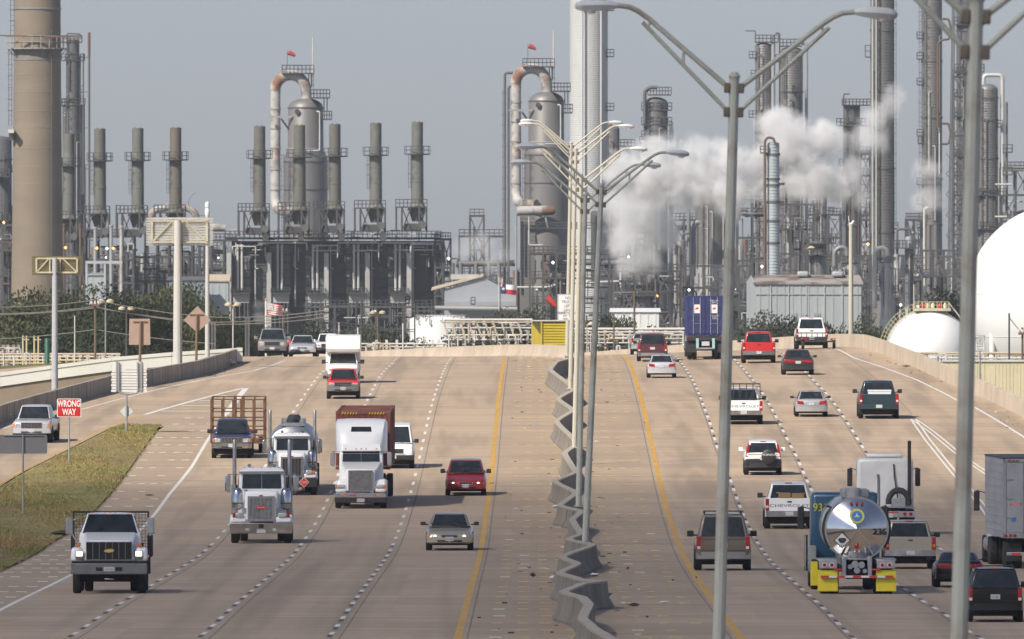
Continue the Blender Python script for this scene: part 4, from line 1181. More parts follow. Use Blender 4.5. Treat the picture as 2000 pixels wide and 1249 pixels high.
ft = place(t, 653, 756, 994, 2.38, 'front', 6.6, yaw=-.1)
M_REDBOX = pmat('oxide_red_container', (0.25, 0.075, 0.05), .7, c2=(.17, .055, .04), amt=.8, scale=.8, st=(1, .3, .4), c3=(.32, .14, .10), scale3=.5)
M_BLUEBOX = pmat('blue_container', (0.030, 0.040, 0.155), .55, c2=(.022, .028, .10), amt=.8, scale=.8, st=(1, 1, .4))
def container(label, mat, doors=True, L=12.19):
    c = thing('shipping_container', label, 'container')
    W2, H2 = 1.219, 2.59
    MB().box(-W2 + .05, W2 - .05, .05, L - .05, .08, H2 - .06).build('shell', mat, c, smooth=0)
    for x in (-W2, W2 - .12):
        for y in (0, L - .14): MB().box(x, x + .12, y, y + .14, 0, H2).build('corner_post', mat, c, smooth=0)
    for z in (0.0, H2 - .12):
        for x in (-W2 + .005, W2 - .105): MB().box(x, x + .10, .14, L - .14, z, z + .115).build('rail', mat, c, smooth=0)
        for y in (.005, L - .115): MB().box(-W2 + .12, W2 - .12, y, y + .11, z + .003, z + .113).build('rail', mat, c, smooth=0)
    for s in (-1, 1):           # corrugated sides
        m = MB(); n = 44
        for i in range(n):
            y = .2 + i * (L - .4) / n
            xa, xb = s * (W2 - .052), s * (W2 - .02)
            m.box(min(xa, xb), max(xa, xb), y, y + .14, .12, H2 - .13)
        m.build('corrugation', mat, c, smooth=0)
    m = MB()
    for i in range(36):
        y = .3 + i * (L - .6) / 36
        m.box(-W2 + .12, W2 - .12, y, y + .16, H2 - .062, H2 - .035)
    m.build('roof_corrugation', mat, c, smooth=0)
    for x in (-W2 - .004, W2 - .17):
        for y in (-.004, L - .17):
            for z in (-.004, H2 - .115): MB().box(x, x + .174, y, y + .174, z, z + .12).build('corner_casting', mat, c, smooth=0)
    return c
c = container('oxide red shipping container riding behind the white sleeper tractor', M_REDBOX)
m = MB()
for i in range(9):
    x = -1.0 + i * .25; m.box(x - .09, x + .09, .0, .05, .15, 2.44)
m.build('front_corrugation', M_REDBOX, c, smooth=0)
M_HAZ = pmat('hazard_yellow', (.7, .48, .03), .5, c2=(.5, .36, .05), scale=3)
for s in (-1, 1):
    for i in range(6):
        x = s * (.3 + i * .125); MB().prism([(x - .055, 2.47), (x, 2.47), (x + .055, 2.585), (x, 2.585)], -.012, .0).build('hazard_stripe', M_HAZ, c, smooth=0)
base = ft.matrix_basis @ Vector((0, 4.4, 0))
c.location = (base.x + .05, base.y, zroad(base.x, base.y + 6) + 1.52); c.rotation_euler = (math.atan(slope(base.x, base.y + 6)), 0, R(-.54))
ch = thing('chassis_trailer', 'dark skeletal chassis trailer under the oxide red container', 'trailer')
for x in (-.45, .45): b2(ch, 'beam', M_DARKMETAL, x - .08, x + .08, 0, 12.1, 1.1, 1.5)
for y in (9.6, 10.9):
    for s in (-1, 1): bigwheel(ch, s * 1.02, y, s); bigwheel(ch, s * .7, y, s)
    b2(ch, 'axle', M_DARKMETAL, -1, 1, y - .06, y + .06, .46, .58)
ch.location = (c.location.x, c.location.y, c.location.z - 1.51); ch.rotation_euler = c.rotation_euler

# blue container seen from behind
M_STK = pmat('sticker_white', (.75, .75, .75), .5, c2=(.6, .6, .6), scale=5)
M_CYAN = pmat('pale_cyan_frame', (.35, .55, .56), .5, c2=(.25, .4, .42), scale=3)
Xb, Db = unp(1378, 703)
Zb = zroad(Xb, Db)
c = container('blue shipping container with locking rods and two white stickers on its doors', M_BLUEBOX)
L = 12.19
for s in (-1, 1):
    d = MB().box(min(s * .012, s * 1.08), max(s * .012, s * 1.08), L, L + .045, .14, 2.46).build('door', M_BLUEBOX, c, bevel=.01)
    for x in (s * .34, s * .78):
        MB().tube([(x, L + .075, .1), (x, L + .075, 2.5)], .022, 8).build('locking_rod', M_GALV, d)
        for z in (.5, 1.0, 1.6, 2.1): MB().box(x - .04, x + .04, L + .045, L + .10, z - .025, z + .025).build('rod_guide', M_GALV, d)
    MB().box(min(s * .3, s * .75), max(s * .3, s * .75), L + .085, L + .10, .78, .80).build('handle', M_GALV, d)
    for z in (.55, 1.15, 1.75): MB().box(min(s * .05, s * 1.05), max(s * .05, s * 1.05), L + .045, L + .052, z - .07, z + .07).build('pressing', pmat('blue_pressing', (.018, .024, .085), .6, c2=(.03, .03, .1), scale=2), d)
    st_ = MB().box(s * .56 - .20, s * .56 + .20, L + .047, L + .056, 1.46, 2.02).build('sticker', M_STK, d)
    MB().prism([(s * .56 - .13, 1.75), (s * .56 - .02, 1.72), (s * .56 + .02, 1.68), (s * .56 + .12, 1.72), (s * .56 + .05, 1.80), (s * .56 - .04, 1.86)], L + .058, L + .062).build('mark', M_PLAC, st_, smooth=0)
text(c, 'MSKU 457\n921 0', .09, M_WHITEINK, (-.56, L + .058, 2.2), flip=True)
text(c, '22G1 30480\n67200 LB\n2.4 CU.M', .07, M_WHITEINK, (-.62, L + .058, 1.2), flip=True)
c.location = (Xb, Db + L, Zb + 1.5 + 0.05); c.rotation_euler = (0, 0, PI)
ch = thing('chassis_trailer', 'dark container chassis with pale cyan rear frame under the blue container', 'trailer')
for x in (-.45, .45): b2(ch, 'beam', M_DARKMETAL, x - .08, x + .08, 0, 12.1, 1.1, 1.5)
b2(ch, 'rear_bolster', M_DARKMETAL, -1.22, 1.22, 12.0, 12.22, 1.22, 1.49)
for s in (-1, 1):
    b2(ch, 'upright', M_CYAN, s * .52 - .09, s * .52 + .09, 12.1, 12.26, .72, 1.36)
    for i in range(2): b2(ch, 'tail_lamp', M_RED, s * 1.0 + i * s * .12 - .04, s * 1.0 + i * s * .12 + .04, 12.2, 12.25, 1.34, 1.42)
    b2(ch, 'mud_flap', M_RUBBER, s * .9 - .32, s * .9 + .32, 12.0, 12.03, .45, 1.2)
    for y in (9.8, 11.2): bigwheel(ch, s * 1.02, y, s); bigwheel(ch, s * .7, y, s)
b2(ch, 'underride_bar', M_GALV, -.6, .6, 12.12, 12.24, .66, .76)
plate(ch, 12.25, 1.02, 'rear', w=.5, h=.28)
ch.location = (Xb, Db + L, Zb + .02); ch.rotation_euler = (0, 0, PI)
# tractor ahead of it (only mirrors and edges show)
t = pete('dark tractor almost wholly hidden ahead of the blue container', 0, 0, 0, fenders=NAVY)
t.location = (Xb, Db + 17.4, zroad(Xb, Db + 17.4)); t.rotation_euler = (0, 0, PI)

# box truck
t = thing('box_truck', 'white cutaway box truck with overcab box behind the red pickup', 'truck')
B, T = cabin(t, 2.0, 1.22, 1.95, .95, 1.6, 2.4, 2.6, WHITE, hb=.96, ht=.82)
rings = [ring(y, a, z0, z1) for y, a, z0, z1 in ((0, .8, .5, .95), (.06, .93, .42, 1.02), (.2, .99, .4, 1.07), (.95, 1.0, .4, 1.2), (2.6, 1.0, .4, 1.24))]
MB().loft([q[::-1] for q in rings]).build('body', WHITE, t)
rr = []
for y, z0 in ((.55, 2.18), (.75, 2.0), (1.7, 1.9), (1.95, 1.9)):
    rr.append([(1.08, y, z0), (1.1, y, 2.9), (.95, y, 3.02), (-.95, y, 3.02), (-1.1, y, 2.9), (-1.08, y, z0)])
MB().loft([q[::-1] for q in rr]).build('overcab_box', WHITE, t)
b2(t, 'cargo_box', WHITE, -1.1, 1.1, 1.95, 6.3, .75, 3.0, .06)
for s in (-1, 1):
    wheel(t, s * .9, .95, .38, .24, s); wheel(t, s * .9, 5.0, .38, .24, s)
    b2(t, 'headlamp', M_LENS, s * .7 - .18, s * .7 + .18, -.02, .2, .75, .95, .03)
b2(t, 'grille', M_TRIM, -.48, .48, -.02, .1, .72, .96); b2(t, 'bumper', M_CHROME, -.98, .98, -.08, .2, .42, .62, .03)
mirrors(t, 2.0, 1.25, 1.35, M_TRIM, .26, .26, .1)
b2(t, 'underbody', M_UNDER, -.8, .8, .3, 6.2, .28, .8)
place(t, 636, 703, 749, 2.18, 'front', 6.3)

# chrome tanker seen from behind
M_MIRROR = pmat('polished_steel', (.72, .71, .69), .13, 1.0, c2=(.5, .5, .49), amt=.5, scale=1.5)
M_BLUECAB = paint('deep_blue', (.012, .075, .155), .2)
tk = thing('tanker_trailer', 'polished chrome tanker with yellow mud flaps and fleet number 236', 'tanker')
L = 11.5; NS = 36
def oval(k, y, zc=2.15): return [(1.03 * k * math.cos(2 * PI * i / NS), y, zc + 1.03 * k * math.sin(2 * PI * i / NS)) for i in range(NS)]
MB().loft([oval(.5, .0)[::1], oval(.97, .25), oval(1, .5), oval(1, L - .62), oval(.985, L - .58)]).build('barrel', M_MIRROR, tk)
cone = MB().loft([oval(.985, L - .58), oval(.62, L - .32), oval(.02, L - .02)], cap=True); cone.build('end_cone', M_MIRROR, tk, smooth=15)
MB().loft([oval(1.02, L - .66), oval(1.02, L - .56)]).build('end_ring', M_GALV, tk)
for y in (2.5, 4.7, 6.9, 9.1): MB().loft([oval(1.018, y), oval(1.018, y + .09)]).build('stiffener_ring', M_GALV, tk)
for a, b in ((-1, 0),): pass
b2(tk, 'spill_box', M_GALV, -.45, .45, 6.5, 9.5, 3.14, 3.42, .05)
MB().lathe([(.28, 0), (.28, .25), (.2, .33)], (.1, 9.9, 3.15), 18).build('manhole', M_GALV, tk)
MB().tube([(-.75, 9.6, 2.7), (-.75, 9.6, 3.75), (-.72, 9.7, 3.9)], .05, 8).build('vent_pipe', M_GALV, tk)
for s in (-1, 1):
    MB().tube([(s * .98, L - .7, 2.9)] + [(s * 1.09 * math.cos(R(a)), L - .7, 2.15 + 1.09 * math.sin(R(a))) for a in range(40, -50, -15)], .045, 8).build('hose_rail', M_TRIM, tk)
for x in (-.18, 0, .18):
    MB().cyly(x, L - .5, L - .36 if x else L - .36, 2.98, .045, 10).build('marker_lamp', M_RED, tk)
seal = MB().lathe([(.02, 0), (.24, 0), (.24, .012), (.02, .014)], n=28); seal.v = [(x, L - .195 + z - .485 * y, 2.57 + y) for x, y, z in seal.v]; seal.f = [tuple(reversed(f)) for f in seal.f]
M_SEALY = pmat('seal_yellow', (.62, .58, .08), .5, c2=(.5, .48, .1), scale=8); M_SEALB = pmat('seal_blue', (.03, .14, .4), .5, c2=(.08, .25, .5), amt=.8, scale=9)
so_ = seal.build('round_emblem', M_SEALY, tk)
seal = MB().lathe([(.02, 0), (.17, 0), (.17, .012), (.02, .014)], n=28); seal.v = [(x, L - .180 + z - .485 * y, 2.57 + y) for x, y, z in seal.v]; seal.f = [tuple(reversed(f)) for f in seal.f]
sb_ = seal.build('face', M_SEALB, so_)
MB().prism([(-.10, 2.56), (-.03, 2.52), (0, 2.44), (.03, 2.52), (.10, 2.56), (.04, 2.58), (0, 2.68), (-.04, 2.58)], L - .165, L - .155).build('mark', M_WHITEINK, so_, smooth=0)
text(tk, '236', .2, M_INK, (-.76, L - .385, 2.06), flip=True, stretch=1.25, bold=.006).rotation_euler = (0, 0, PI + .6)
diamond(tk, .48, L - .21, 1.78, .27, M_PLACW, flip=True, edge=M_INK)
MB().prism([(.48 - .14, 1.80), (.48 - .07, 1.70), (.48 + .07, 1.70), (.48 + .14, 1.80), (.48 + .1, 1.86), (.48 - .1, 1.86)], L - .185, L - .178).build('placard_mark', M_INK, tk, smooth=0)
text(tk, '8\n3257', .09, M_INK, (.48, L - .18, 1.66), flip=True)
MB().cyly(-.0, L - .4, L - .2, 1.56, .07, 14).build('marker_lamp', M_RED, tk)
b2(tk, 'subframe', M_ALU, -.5, .5, 1.0, L - .3, .95, 1.2)
for s in (-1, 1):
    b2(tk, 'strut', M_ALU, s * .42 - .07, s * .42 + .07, L - .45, L - .1, .55, 1.25, .02)
    lb_ = b2(tk, 'lamp_box', M_ALU, s * .94 - .30, s * .94 + .30, L - .35, L - .05, .86, 1.16, .02)
    for i in (-1, 1):
        MB().cyly(s * .94 + i * .12, L - .06, L - .02, .98, .085, 14).build('lamp_ring', M_PLACW, lb_)
        MB().cyly(s * .94 + i * .12, L - .05, L - .008, .98, .06, 14).build('tail_lamp', M_RED, lb_)
    b2(tk, 'mud_flap', M_YFLAP, s * .95 - .33, s * .95 + .33, L - .16, L - .13, .12, .82)
    b2(tk, 'fender', M_ALU, s * .95 - .34, s * .95 + .34, L - 3.2, L - .3, 1.12, 1.17, .02)
    b2(tk, 'reflector', M_PLAC, s * .62 - .14, s * .62 + .14, L - .1, L - .045, .80, .86)
    for y in (L - 2.5, L - 1.2): bigwheel(tk, s * 1.03, y, s, .5); bigwheel(tk, s * .72, y, s, .5)
b2(tk, 'valve_bay', M_UNDER, -.36, .36, L - .6, L - .3, .52, 1.16)
for x, z, r_ in ((-.15, .98, .11), (.06, 1.0, .12), (.0, .80, .10), (.22, .92, .08), (-.26, .78, .07)):
    MB().cyly(x, L - .35, L - .2, z, r_, 14).build('valve_cap', M_ALU, tk)
b2(tk, 'rear_bumper', M_ALU, -1.18, 1.18, L - .1, L - .0, .56, .64, .01)
for i in range(9):
    x = -1.05 + i * .262
    b2(tk, 'reflective_tape', M_PLAC if i % 2 == 0 else M_PLACW, x - .125, x + .125, L + .0, L + .006, .57, .635, 0)
Xt, Dt = unp(1674, 1161)
tk.location = (Xt, Dt + L, zroad(Xt, Dt + L)); tk.rotation_euler = (0, 0, PI)
# its blue tractor (rear of sleeper)
t = thing('truck_tractor', 'deep blue sleeper tractor numbered 931 pulling the chrome tanker', 'truck')
def tractor_back(t, mat, W2=1.2, H=3.0, sleeper=2.1):
    hexpart(t, 'sleeper', mat, -W2, W2, 2.4, 2.4 + sleeper, .95, -W2 * .97, W2 * .97, 2.45, 2.4 + sleeper - .06, H, .14)
    hexpart(t, 'cab', mat, -1.05, 1.05, 1.3, 2.4, .95, -1.0, 1.0, 1.5, 2.4, 2.6, .06)
    hexpart(t, 'hood', mat, -.6, .6, 0, 1.4, .8, -.6, .6, .1, 1.4, 1.75, .08)
    b2(t, 'chassis_rail', M_DARKMETAL, -.43, .43, .3, 7.2, .62, .9)
    for s in (-1, 1):
        bigwheel(t, s * 1.02, .8, s)
        for y in (5.2, 6.5): bigwheel(t, s * 1.03, y, s); bigwheel(t, s * .72, y, s)
        b2(t, 'mirror', M_TRIM, s * 1.42 - .11, s * 1.42 + .11, 1.7, 1.78, 1.95, 2.7, .05)
        MB().tube([(s * 1.0, 1.9, 2.6), (s * 1.42, 1.75, 2.72)], .02, 6).build('mirror_bracket', M_TRIM, t)
        b2(t, 'fuel_tank', M_ALU, min(s * .7, s * 1.2), max(s * .7, s * 1.2), 1.9, 3.8, .45, 1.0, .18)
tractor_back(t, M_BLUECAB, 1.16, 3.22)
for s in (-1, 1): b2(t, 'quarter_fender', M_YFLAP, s * 1.08 - .12, s * 1.08 + .12, 7.0, 7.03, .15, .95)
text(t, '931', .26, M_YFLAP, (.82, 4.515, 2.72), flip=True, stretch=.9)
b2(t, 'side_box', M_GALV, 1.0, 1.24, 4.6, 6.6, .95, 1.45)
MB().tube([(1.3, 4.3, .6), (1.3, 4.3, 1.8)], .06, 8).build('grab_rail', M_CHROME, t)
q = tk.matrix_basis @ Vector((0, 0, 0))
t.location = (q.x - .12, q.y + 5.2, zroad(q.x, q.y + 5.2)); t.rotation_euler = (0, 0, PI)
# white bobtail tractor seen from behind
t = thing('truck_tractor', 'white bobtail sleeper tractor seen from behind, right of the tanker', 'truck')
tractor_back(t, WHITE2, 1.2, 3.15)
b2(t, 'roof_deflector', WHITE2, -.75, .75, 1.9, 3.6, 3.15, 3.34, .09)
b2(t, 'back_panel', WHITE2, -1.06, 1.06, 4.5, 4.53, 1.1, 2.95, .02)
MB().tube([(-1.0, 4.65, 1.2), (-1.0, 4.65, 3.6), (-1.0, 4.78, 3.85)], .075, 12).build('exhaust_stack', M_DARKMETAL, t)
hose = [(-.35, 4.56, 2.9), (-.38, 4.6, 2.4), (-.45, 4.62, 1.9), (-.5, 4.8, 1.6), (-.5, 5.1, 1.3)]
MB().tube(hose, .03, 8).build('air_line', M_TRIM, t)
MB().tube([(-.55 + .42 * math.cos(R(a)), 4.95, 1.32 + .5 * math.sin(R(a))) for a in range(-10, 191, 20)], .13, 10).build('hose_loop', M_RUBBER, t)
b2(t, 'battery_box', M_GALV, -.85, -.25, 4.7, 5.1, 1.0, 1.5, .05)
MB().prism([(-.5, 1.05), (.5, 1.05), (.5, 1.12), (-.5, 1.12)], 5.4, 6.6).build('fifth_wheel', M_DARKMETAL, t)
b2(t, 'deck_plate', M_ALU, -.5, .5, 4.6, 5.4, .98, 1.03); b2(t, 'quarter_fender', M_ALU, -1.2, 1.2, 4.8, 7.1, 1.10, 1.14)
b2(t, 'rear_bar', M_ALU, -1.2, 1.2, 7.2, 7.3, .72, .98, .02)
for s in (-1, 1):
    for i in range(2): MB().cyly(s * (.75 + i * .25), 7.28, 7.33, .86, .075, 12).build('tail_lamp', M_RED, t)
    b2(t, 'reflector', M_PLAC, s * .3 - .2, s * .3 + .2, 7.3, 7.31, .9, .96)
plate(t, 7.3, .8, 'rear', w=.5, h=.18)
Xw, Dw = unp(1733, 1048)
t.location = (Xw, Dw + 7.3, zroad(Xw, Dw + 7.3)); t.rotation_euler = (0, 0, PI - R(.2))
# grey box trailer at the right edge
M_TRSIDE = pmat('ribbed_trailer', (.42, .43, .45), .5, .3, c2=(.28, .29, .31), amt=.7, scale=.8, st=(1, .2, 1))
M_TRDOOR = pmat('trailer_door', (.40, .41, .42), .45, .35, c2=(.27, .28, .29), amt=.7, scale=1)
t = thing('box_trailer', 'dull aluminium box trailer at the right edge of the photo', 'trailer')
L = 13.5; H0, H1 = 1.15, 4.05
b2(t, 'box', M_TRSIDE, -1.27, 1.27, 0, L, H0, H1, .02)
for s in (-1, 1):
    for i in range(10):
        z = H0 + .25 + i * .27
        xa, xb = s * 1.27, s * 1.285
        b2(t, 'side_rib', M_TRSIDE, min(xa, xb), max(xa, xb), .1, L - .1, z - .022, z + .022, 0)
b2(t, 'roof_rail', M_DARKMETAL, -1.29, 1.29, -.02, L + .02, H1, H1 + .06, .01)
fr = MB()
for x in (-1.22, 1.22): fr.box(x - .06, x + .06, L, L + .05, H0, H1)
fr.box(-1.28, 1.28, L, L + .05, H1 - .14, H1); fr.box(-1.28, 1.28, L, L + .05, H0, H0 + .2); fr.build('door_frame', M_GALV, t, bevel=.01)
for s in (-1, 1):
    d = b2(t, 'door', M_TRDOOR, min(s * .012, s * 1.15), max(s * .012, s * 1.15), L, L + .035, H0 + .21, H1 - .15, .01)
    MB().tube([(s * .55, L + .06, H0 + .15), (s * .55, L + .06, H1 - .1)], .022, 8).build('locking_rod', M_GALV, d)
    for z in (1.9, 2.6, 3.3): MB().box(min(s * .9, s * 1.2), max(s * .9, s * 1.2), L + .035, L + .06, z - .025, z + .025).build('hinge', M_GALV, d)
for i in range(3): MB().cyly(.85 + i * .16, L + .05, L + .08, H0 + .1, .06, 12).build('tail_lamp', M_RED, t)
for i in range(3): MB().cyly(-.85 - i * .16, L + .05, L + .08, H0 + .1, .06, 12).build('tail_lamp', M_RED, t)
for x in (-.15, 0, .15): b2(t, 'marker_lamp', M_RED, x + .9 - .05, x + .9 + .05, L + .05, L + .07, H1 - .09, H1 - .05, 0)
b2(t, 'red_label', M_PLAC, .62, 1.02, L + .036, L + .041, 2.35, 2.44, 0)
text(t, 'STRICK', .07, M_WHITEINK, (.82, L + .043, 2.395), flip=True)
b2(t, 'blue_label', M_SEALB, .8, .98, L + .036, L + .041, 1.75, 1.92, 0)
for s in (-1, 1):
    for y in (11.2, 12.5): bigwheel(t, s * 1.02, y, s); bigwheel(t, s * .7, y, s)
    b2(t, 'mud_flap', M_RUBBER, s * .9 - .32, s * .9 + .32, L - .3, L - .27, .3, 1.0)
b2(t, 'underride_bar', M_ALU, -1.15, 1.15, L - .05, L + .05, .52, .64)
for x in (-.8, 0, .8): b2(t, 'reflective_tape', M_PLAC, x - .16, x + .16, L + .05, L + .056, .54, .62, 0); b2(t, 'undercarriage', M_UNDER, -.6, .6, 8, L - .4, .6, 1.14)
Xg, Dg = unp(2000, 1128)
Dg = 540
t.location = (18.97, Dg + L, zroad(19, Dg + L)); t.rotation_euler = (0, 0, PI + R(1.0))
t2 = thing('truck_tractor', 'tractor with a black mirror ahead of the aluminium box trailer', 'truck')
tractor_back(t2, WHITE2, 1.15, 3.3)
q = t.matrix_basis @ Vector((0, -5.0, 0)); t2.location = (q.x, q.y, zroad(q.x, q.y)); t2.rotation_euler = t.rotation_euler
# ---------------------------------------------------------------- lamp posts on the median
M_POLE = pmat('grey_pole_paint', (0.45, 0.46, 0.405), 0.6, 0, c2=(0.34, 0.35, 0.30), amt=.7, scale=.8, st=(2, 2, .15), c3=(.2, .13, .08), scale3=.5)
M_CREAM = pmat('cream_pole_paint', (0.50, 0.475, 0.385), 0.6, c2=(0.41, 0.38, 0.30), amt=.6, scale=.8, st=(2, 2, .15))
M_LUMI = pmat('luminaire_grey', (0.58, 0.60, 0.60), 0.5, c2=(.42, .44, .44), amt=.6, scale=3)
M_RUSTCL = pmat('rusty_clamp', (0.17, 0.14, 0.11), .7, c2=(.09, .07, .05), scale=8)
def lamp_post(label, X, D, lean, mat, z0=None, right=True):
    zb = (zroad(X, D) + .8) if z0 is None else z0
    t = thing('lamp_post', label, 'lamp post', (X, D, zb), (0, R(lean), 0), 'twin armed lamp posts along the median')
    MB().tube([(0, 0, -1.2), (0, 0, 6.5), (0, 0, 13.3)], .132, 10, r2=.098).build('pole', mat, t, smooth=25)
    b2(t, 'base_plate', mat, -.2, .2, -.2, .2, -.02, .05)
    MB().lathe([(.11, 13.3), (.12, 13.34), (.06, 13.42)], n=10).build('cap', mat, t)
    MB().box(-.06, .06, -.14, -.10, .5, .85).build('hand_hole', mat, t, bevel=.01)
    for s in (-1, 1):
        a = [(s * .10, 0, 13.10), (s * 1.72, 0, 14.42), (s * 1.95, 0, 14.58), (s * 2.12, 0, 14.655), (s * 2.32, 0, 14.68), (s * 2.5, 0, 14.68)]
        arm = MB().tube(a, .052, 8).build('arm', mat, t)
        MB().tube([(s * .10, 0, 12.62), (s * 1.86, 0, 14.36)], .042, 8).build('stay', mat, arm)
        MB().tube([(s * 1.03, 0, 13.86), (s * 1.03, 0, 13.56)], .03, 6).build('spacer', mat, arm)
        MB().tube([(s * 1.70, 0, 14.40), (s * 1.76, 0, 14.26)], .03, 6).build('spacer', mat, arm)
        for z in (13.10, 12.62): MB().box(min(s * .08, s * .2), max(s * .08, s * .2), -.09, .09, z - .1, z + .1).build('clamp', M_RUSTCL, t, bevel=.02)
        rr = []
        for x, hw, z0_, z1_ in ((2.36, .05, 14.63, 14.73), (2.5, .12, 14.60, 14.77), (2.75, .17, 14.56, 14.80), (3.05, .17, 14.55, 14.78), (3.18, .12, 14.58, 14.72), (3.22, .05, 14.62, 14.68)):
            rr.append([(s * x, hw, (z0_ + z1_) / 2), (s * x, hw * .6, z1_), (s * x, -hw * .6, z1_), (s * x, -hw, (z0_ + z1_) / 2), (s * x, -hw * .6, z0_), (s * x, hw * .6, z0_)])
        if s < 0: rr = [q[::-1] for q in rr]
        lu = MB().loft(rr).build('luminaire', M_LUMI, t)
        MB().lathe([(.12, 14.57), (.10, 14.51), (.03, 14.50)], (s * 2.92, 0, 0), 12).build('lens', M_CLEAR, lu)
    return t
lamp_post('nearest grey lamp post at the right edge with its top cut off', 855 * 200 / F, 200, 1.55, M_POLE, z0=1.0)
lamp_post('tall grey lamp post right of centre in front of the steam', 398 * 295 / F, 295, 1.6, M_POLE, z0=1.52)
lamp_post('grey leaning lamp post on the zigzag barrier, nearest of the central cluster', 143 * 551 / F, 551, 2.6, M_POLE)
lamp_post('grey lamp post second in the central cluster', 130 * 632 / F, 632, 1.2, M_POLE)
lamp_post('cream lamp post third in the central cluster, rightmost of the cream three', 122 * 722 / F, 722, 1.35, M_CREAM)
lamp_post('cream lamp post fourth in the central cluster', 114 * 822 / F, 822, 1.3, M_CREAM)
lamp_post('cream lamp post farthest in the central cluster near the crest', 107.5 * 926 / F, 926, 1.1, M_CREAM)

# ---------------------------------------------------------------- road signs
M_SIGNW = pmat('sign_white', (.76, .76, .74), .5, c2=(.62, .62, .6), amt=.5, scale=2)
M_SIGNR = pmat('sign_red', (.55, .012, .015), .45, c2=(.45, .015, .015), amt=.5, scale=2)
M_SIGNT = pmat('sign_back_tan', (.42, .29, .225), .6, c2=(.36, .245, .19), amt=.6, scale=2)
M_SIGNG = pmat('sign_back_grey', (.25, .24, .245), .55, .2, c2=(.2, .19, .195), scale=2)
M_POSTB = pmat('brown_post', (.22, .14, .085), .7, c2=(.16, .10, .06), scale=3)
M_CREAMST = pmat('cream_steel', (.60, .55, .40), .6, c2=(.42, .33, .2), amt=.8, scale=1.5)
M_RIBW = pmat('ribbed_panel_white', (.72, .71, .68), .5, .1, c2=(.6, .58, .54), amt=.5, scale=1.5)
M_RIBY = pmat('ribbed_panel_ochre', (.36, .32, .17), .6, c2=(.25, .22, .12), amt=.7, scale=1.5)
def rounded(w, h, r=.06, n=4):
    pts = []
    for cx, cz, a0 in ((w / 2 - r, -h / 2 + r, -90), (w / 2 - r, h / 2 - r, 0), (-w / 2 + r, h / 2 - r, 90), (-w / 2 + r, -h / 2 + r, 180)):
        for i in range(n + 1):
            a = R(a0 + 90 * i / n); pts.append((cx + r * math.cos(a), cz + r * math.sin(a)))
    return pts
def board(t, w, h, z, mat, y=-.05, th=.02, r=.06, name='board', x=0):
    return MB().prism([(x + a, z + b) for a, b in rounded(w, h, r)], y, y + th).build(name, mat, t, smooth=0)
# WRONG WAY
Xs, Ds = unp(135, 906); k = Ds / F
t = thing('wrong_way_sign', 'red WRONG WAY sign with white letters standing in the grass', 'sign', (Xs, Ds, zroad(Xs, Ds)))
h = 127 * k; w = 47 * k; bh = 36 * k
MB().tube([(0, 0, 0), (0, 0, h - .05)], .045, 8).build('post', M_GALV, t)
b = board(t, w, bh, h - bh / 2, M_SIGNW, -.08, .02)
board(t, w - .06, bh - .06, h - bh / 2, M_SIGNR, -.086, .005, .05, 'face').parent = b
text(b, 'WRONG', .30, M_SIGNW, (0, -.09, h - bh / 2 + .21), stretch=.66, bold=.012)
text(b, 'WAY', .30, M_SIGNW, (0, -.09, h - bh / 2 - .20), stretch=.66, bold=.012)
# grey back of sign, lower left
Xs, Ds = unp(45, 1008); k = Ds / F
t = thing('sign', 'plain grey back of a wide sign on a thin post at the lower left', 'sign', (Xs, Ds, zroad(Xs, Ds)))
h = 159 * k
MB().tube([(0, 0, 0), (0, 0, h)], .04, 8).build('post', M_GALV, t)
board(t, 94 * k, 37 * k, h - 19 * k, M_SIGNG, .06, .015)
b2(t, 'crossbar', M_GALV, -38 * k, 40 * k, .0, .055, h - 3 * k, h - .5 * k)
# ribbed square sign back on the gore
Xs, Ds = unp(247, 846); k = Ds / F
t = thing('exit_sign', 'back of a ribbed white exit sign on a forked post in the grass tip', 'sign', (Xs, Ds, zroad(Xs, Ds)))
MB().tube([(0, 0, 0), (0, 0, 78 * k)], .055, 10).build('post', M_GALV, t)
z0 = 80 * k; z1 = 140 * k; xo = 5 * k
MB().tube([(0, 0, 76 * k), (-14 * k + xo * .5, 0, 78 * k), (-20 * k + xo, 0, 82 * k), (-20 * k + xo, 0, z1 - 2 * k)], .05, 8).build('fork', M_GALV, t)
MB().tube([(0, 0, 76 * k), (14 * k + xo, 0, 78 * k), (17 * k + xo, 0, 82 * k), (17 * k + xo, 0, z1 - 2 * k)], .05, 8).build('fork', M_GALV, t)
n = 11
for i in range(n):
    za = z0 + (z1 - z0) * i / n
    m = MB(); ww = 35 * k - (.03 if i % 2 else 0)
    m.hexa([(xo - ww, .08, za), (xo + ww, .08, za), (xo + ww, .16, za), (xo - ww, .16, za), (xo - ww, .08, za + (z1 - z0) / n * .82), (xo + ww, .08, za + (z1 - z0) / n * .82), (xo + ww, .16, za + (z1 - z0) / n * .82), (xo - ww, .16, za + (z1 - z0) / n * .82)])
    m.build('slat', M_RIBW, t, smooth=0)
for x in (-24, 24): b2(t, 'stringer', M_GALV, xo + x * k - .05, xo + x * k + .05, .0, .078, z0 + .02, z1 - .02)
MB().prism([(-13 * k, 42 * k), (0, 29 * k), (13 * k, 42 * k), (0, 55 * k)], .06, .075).build('object_marker', M_LUMI, t, smooth=0)
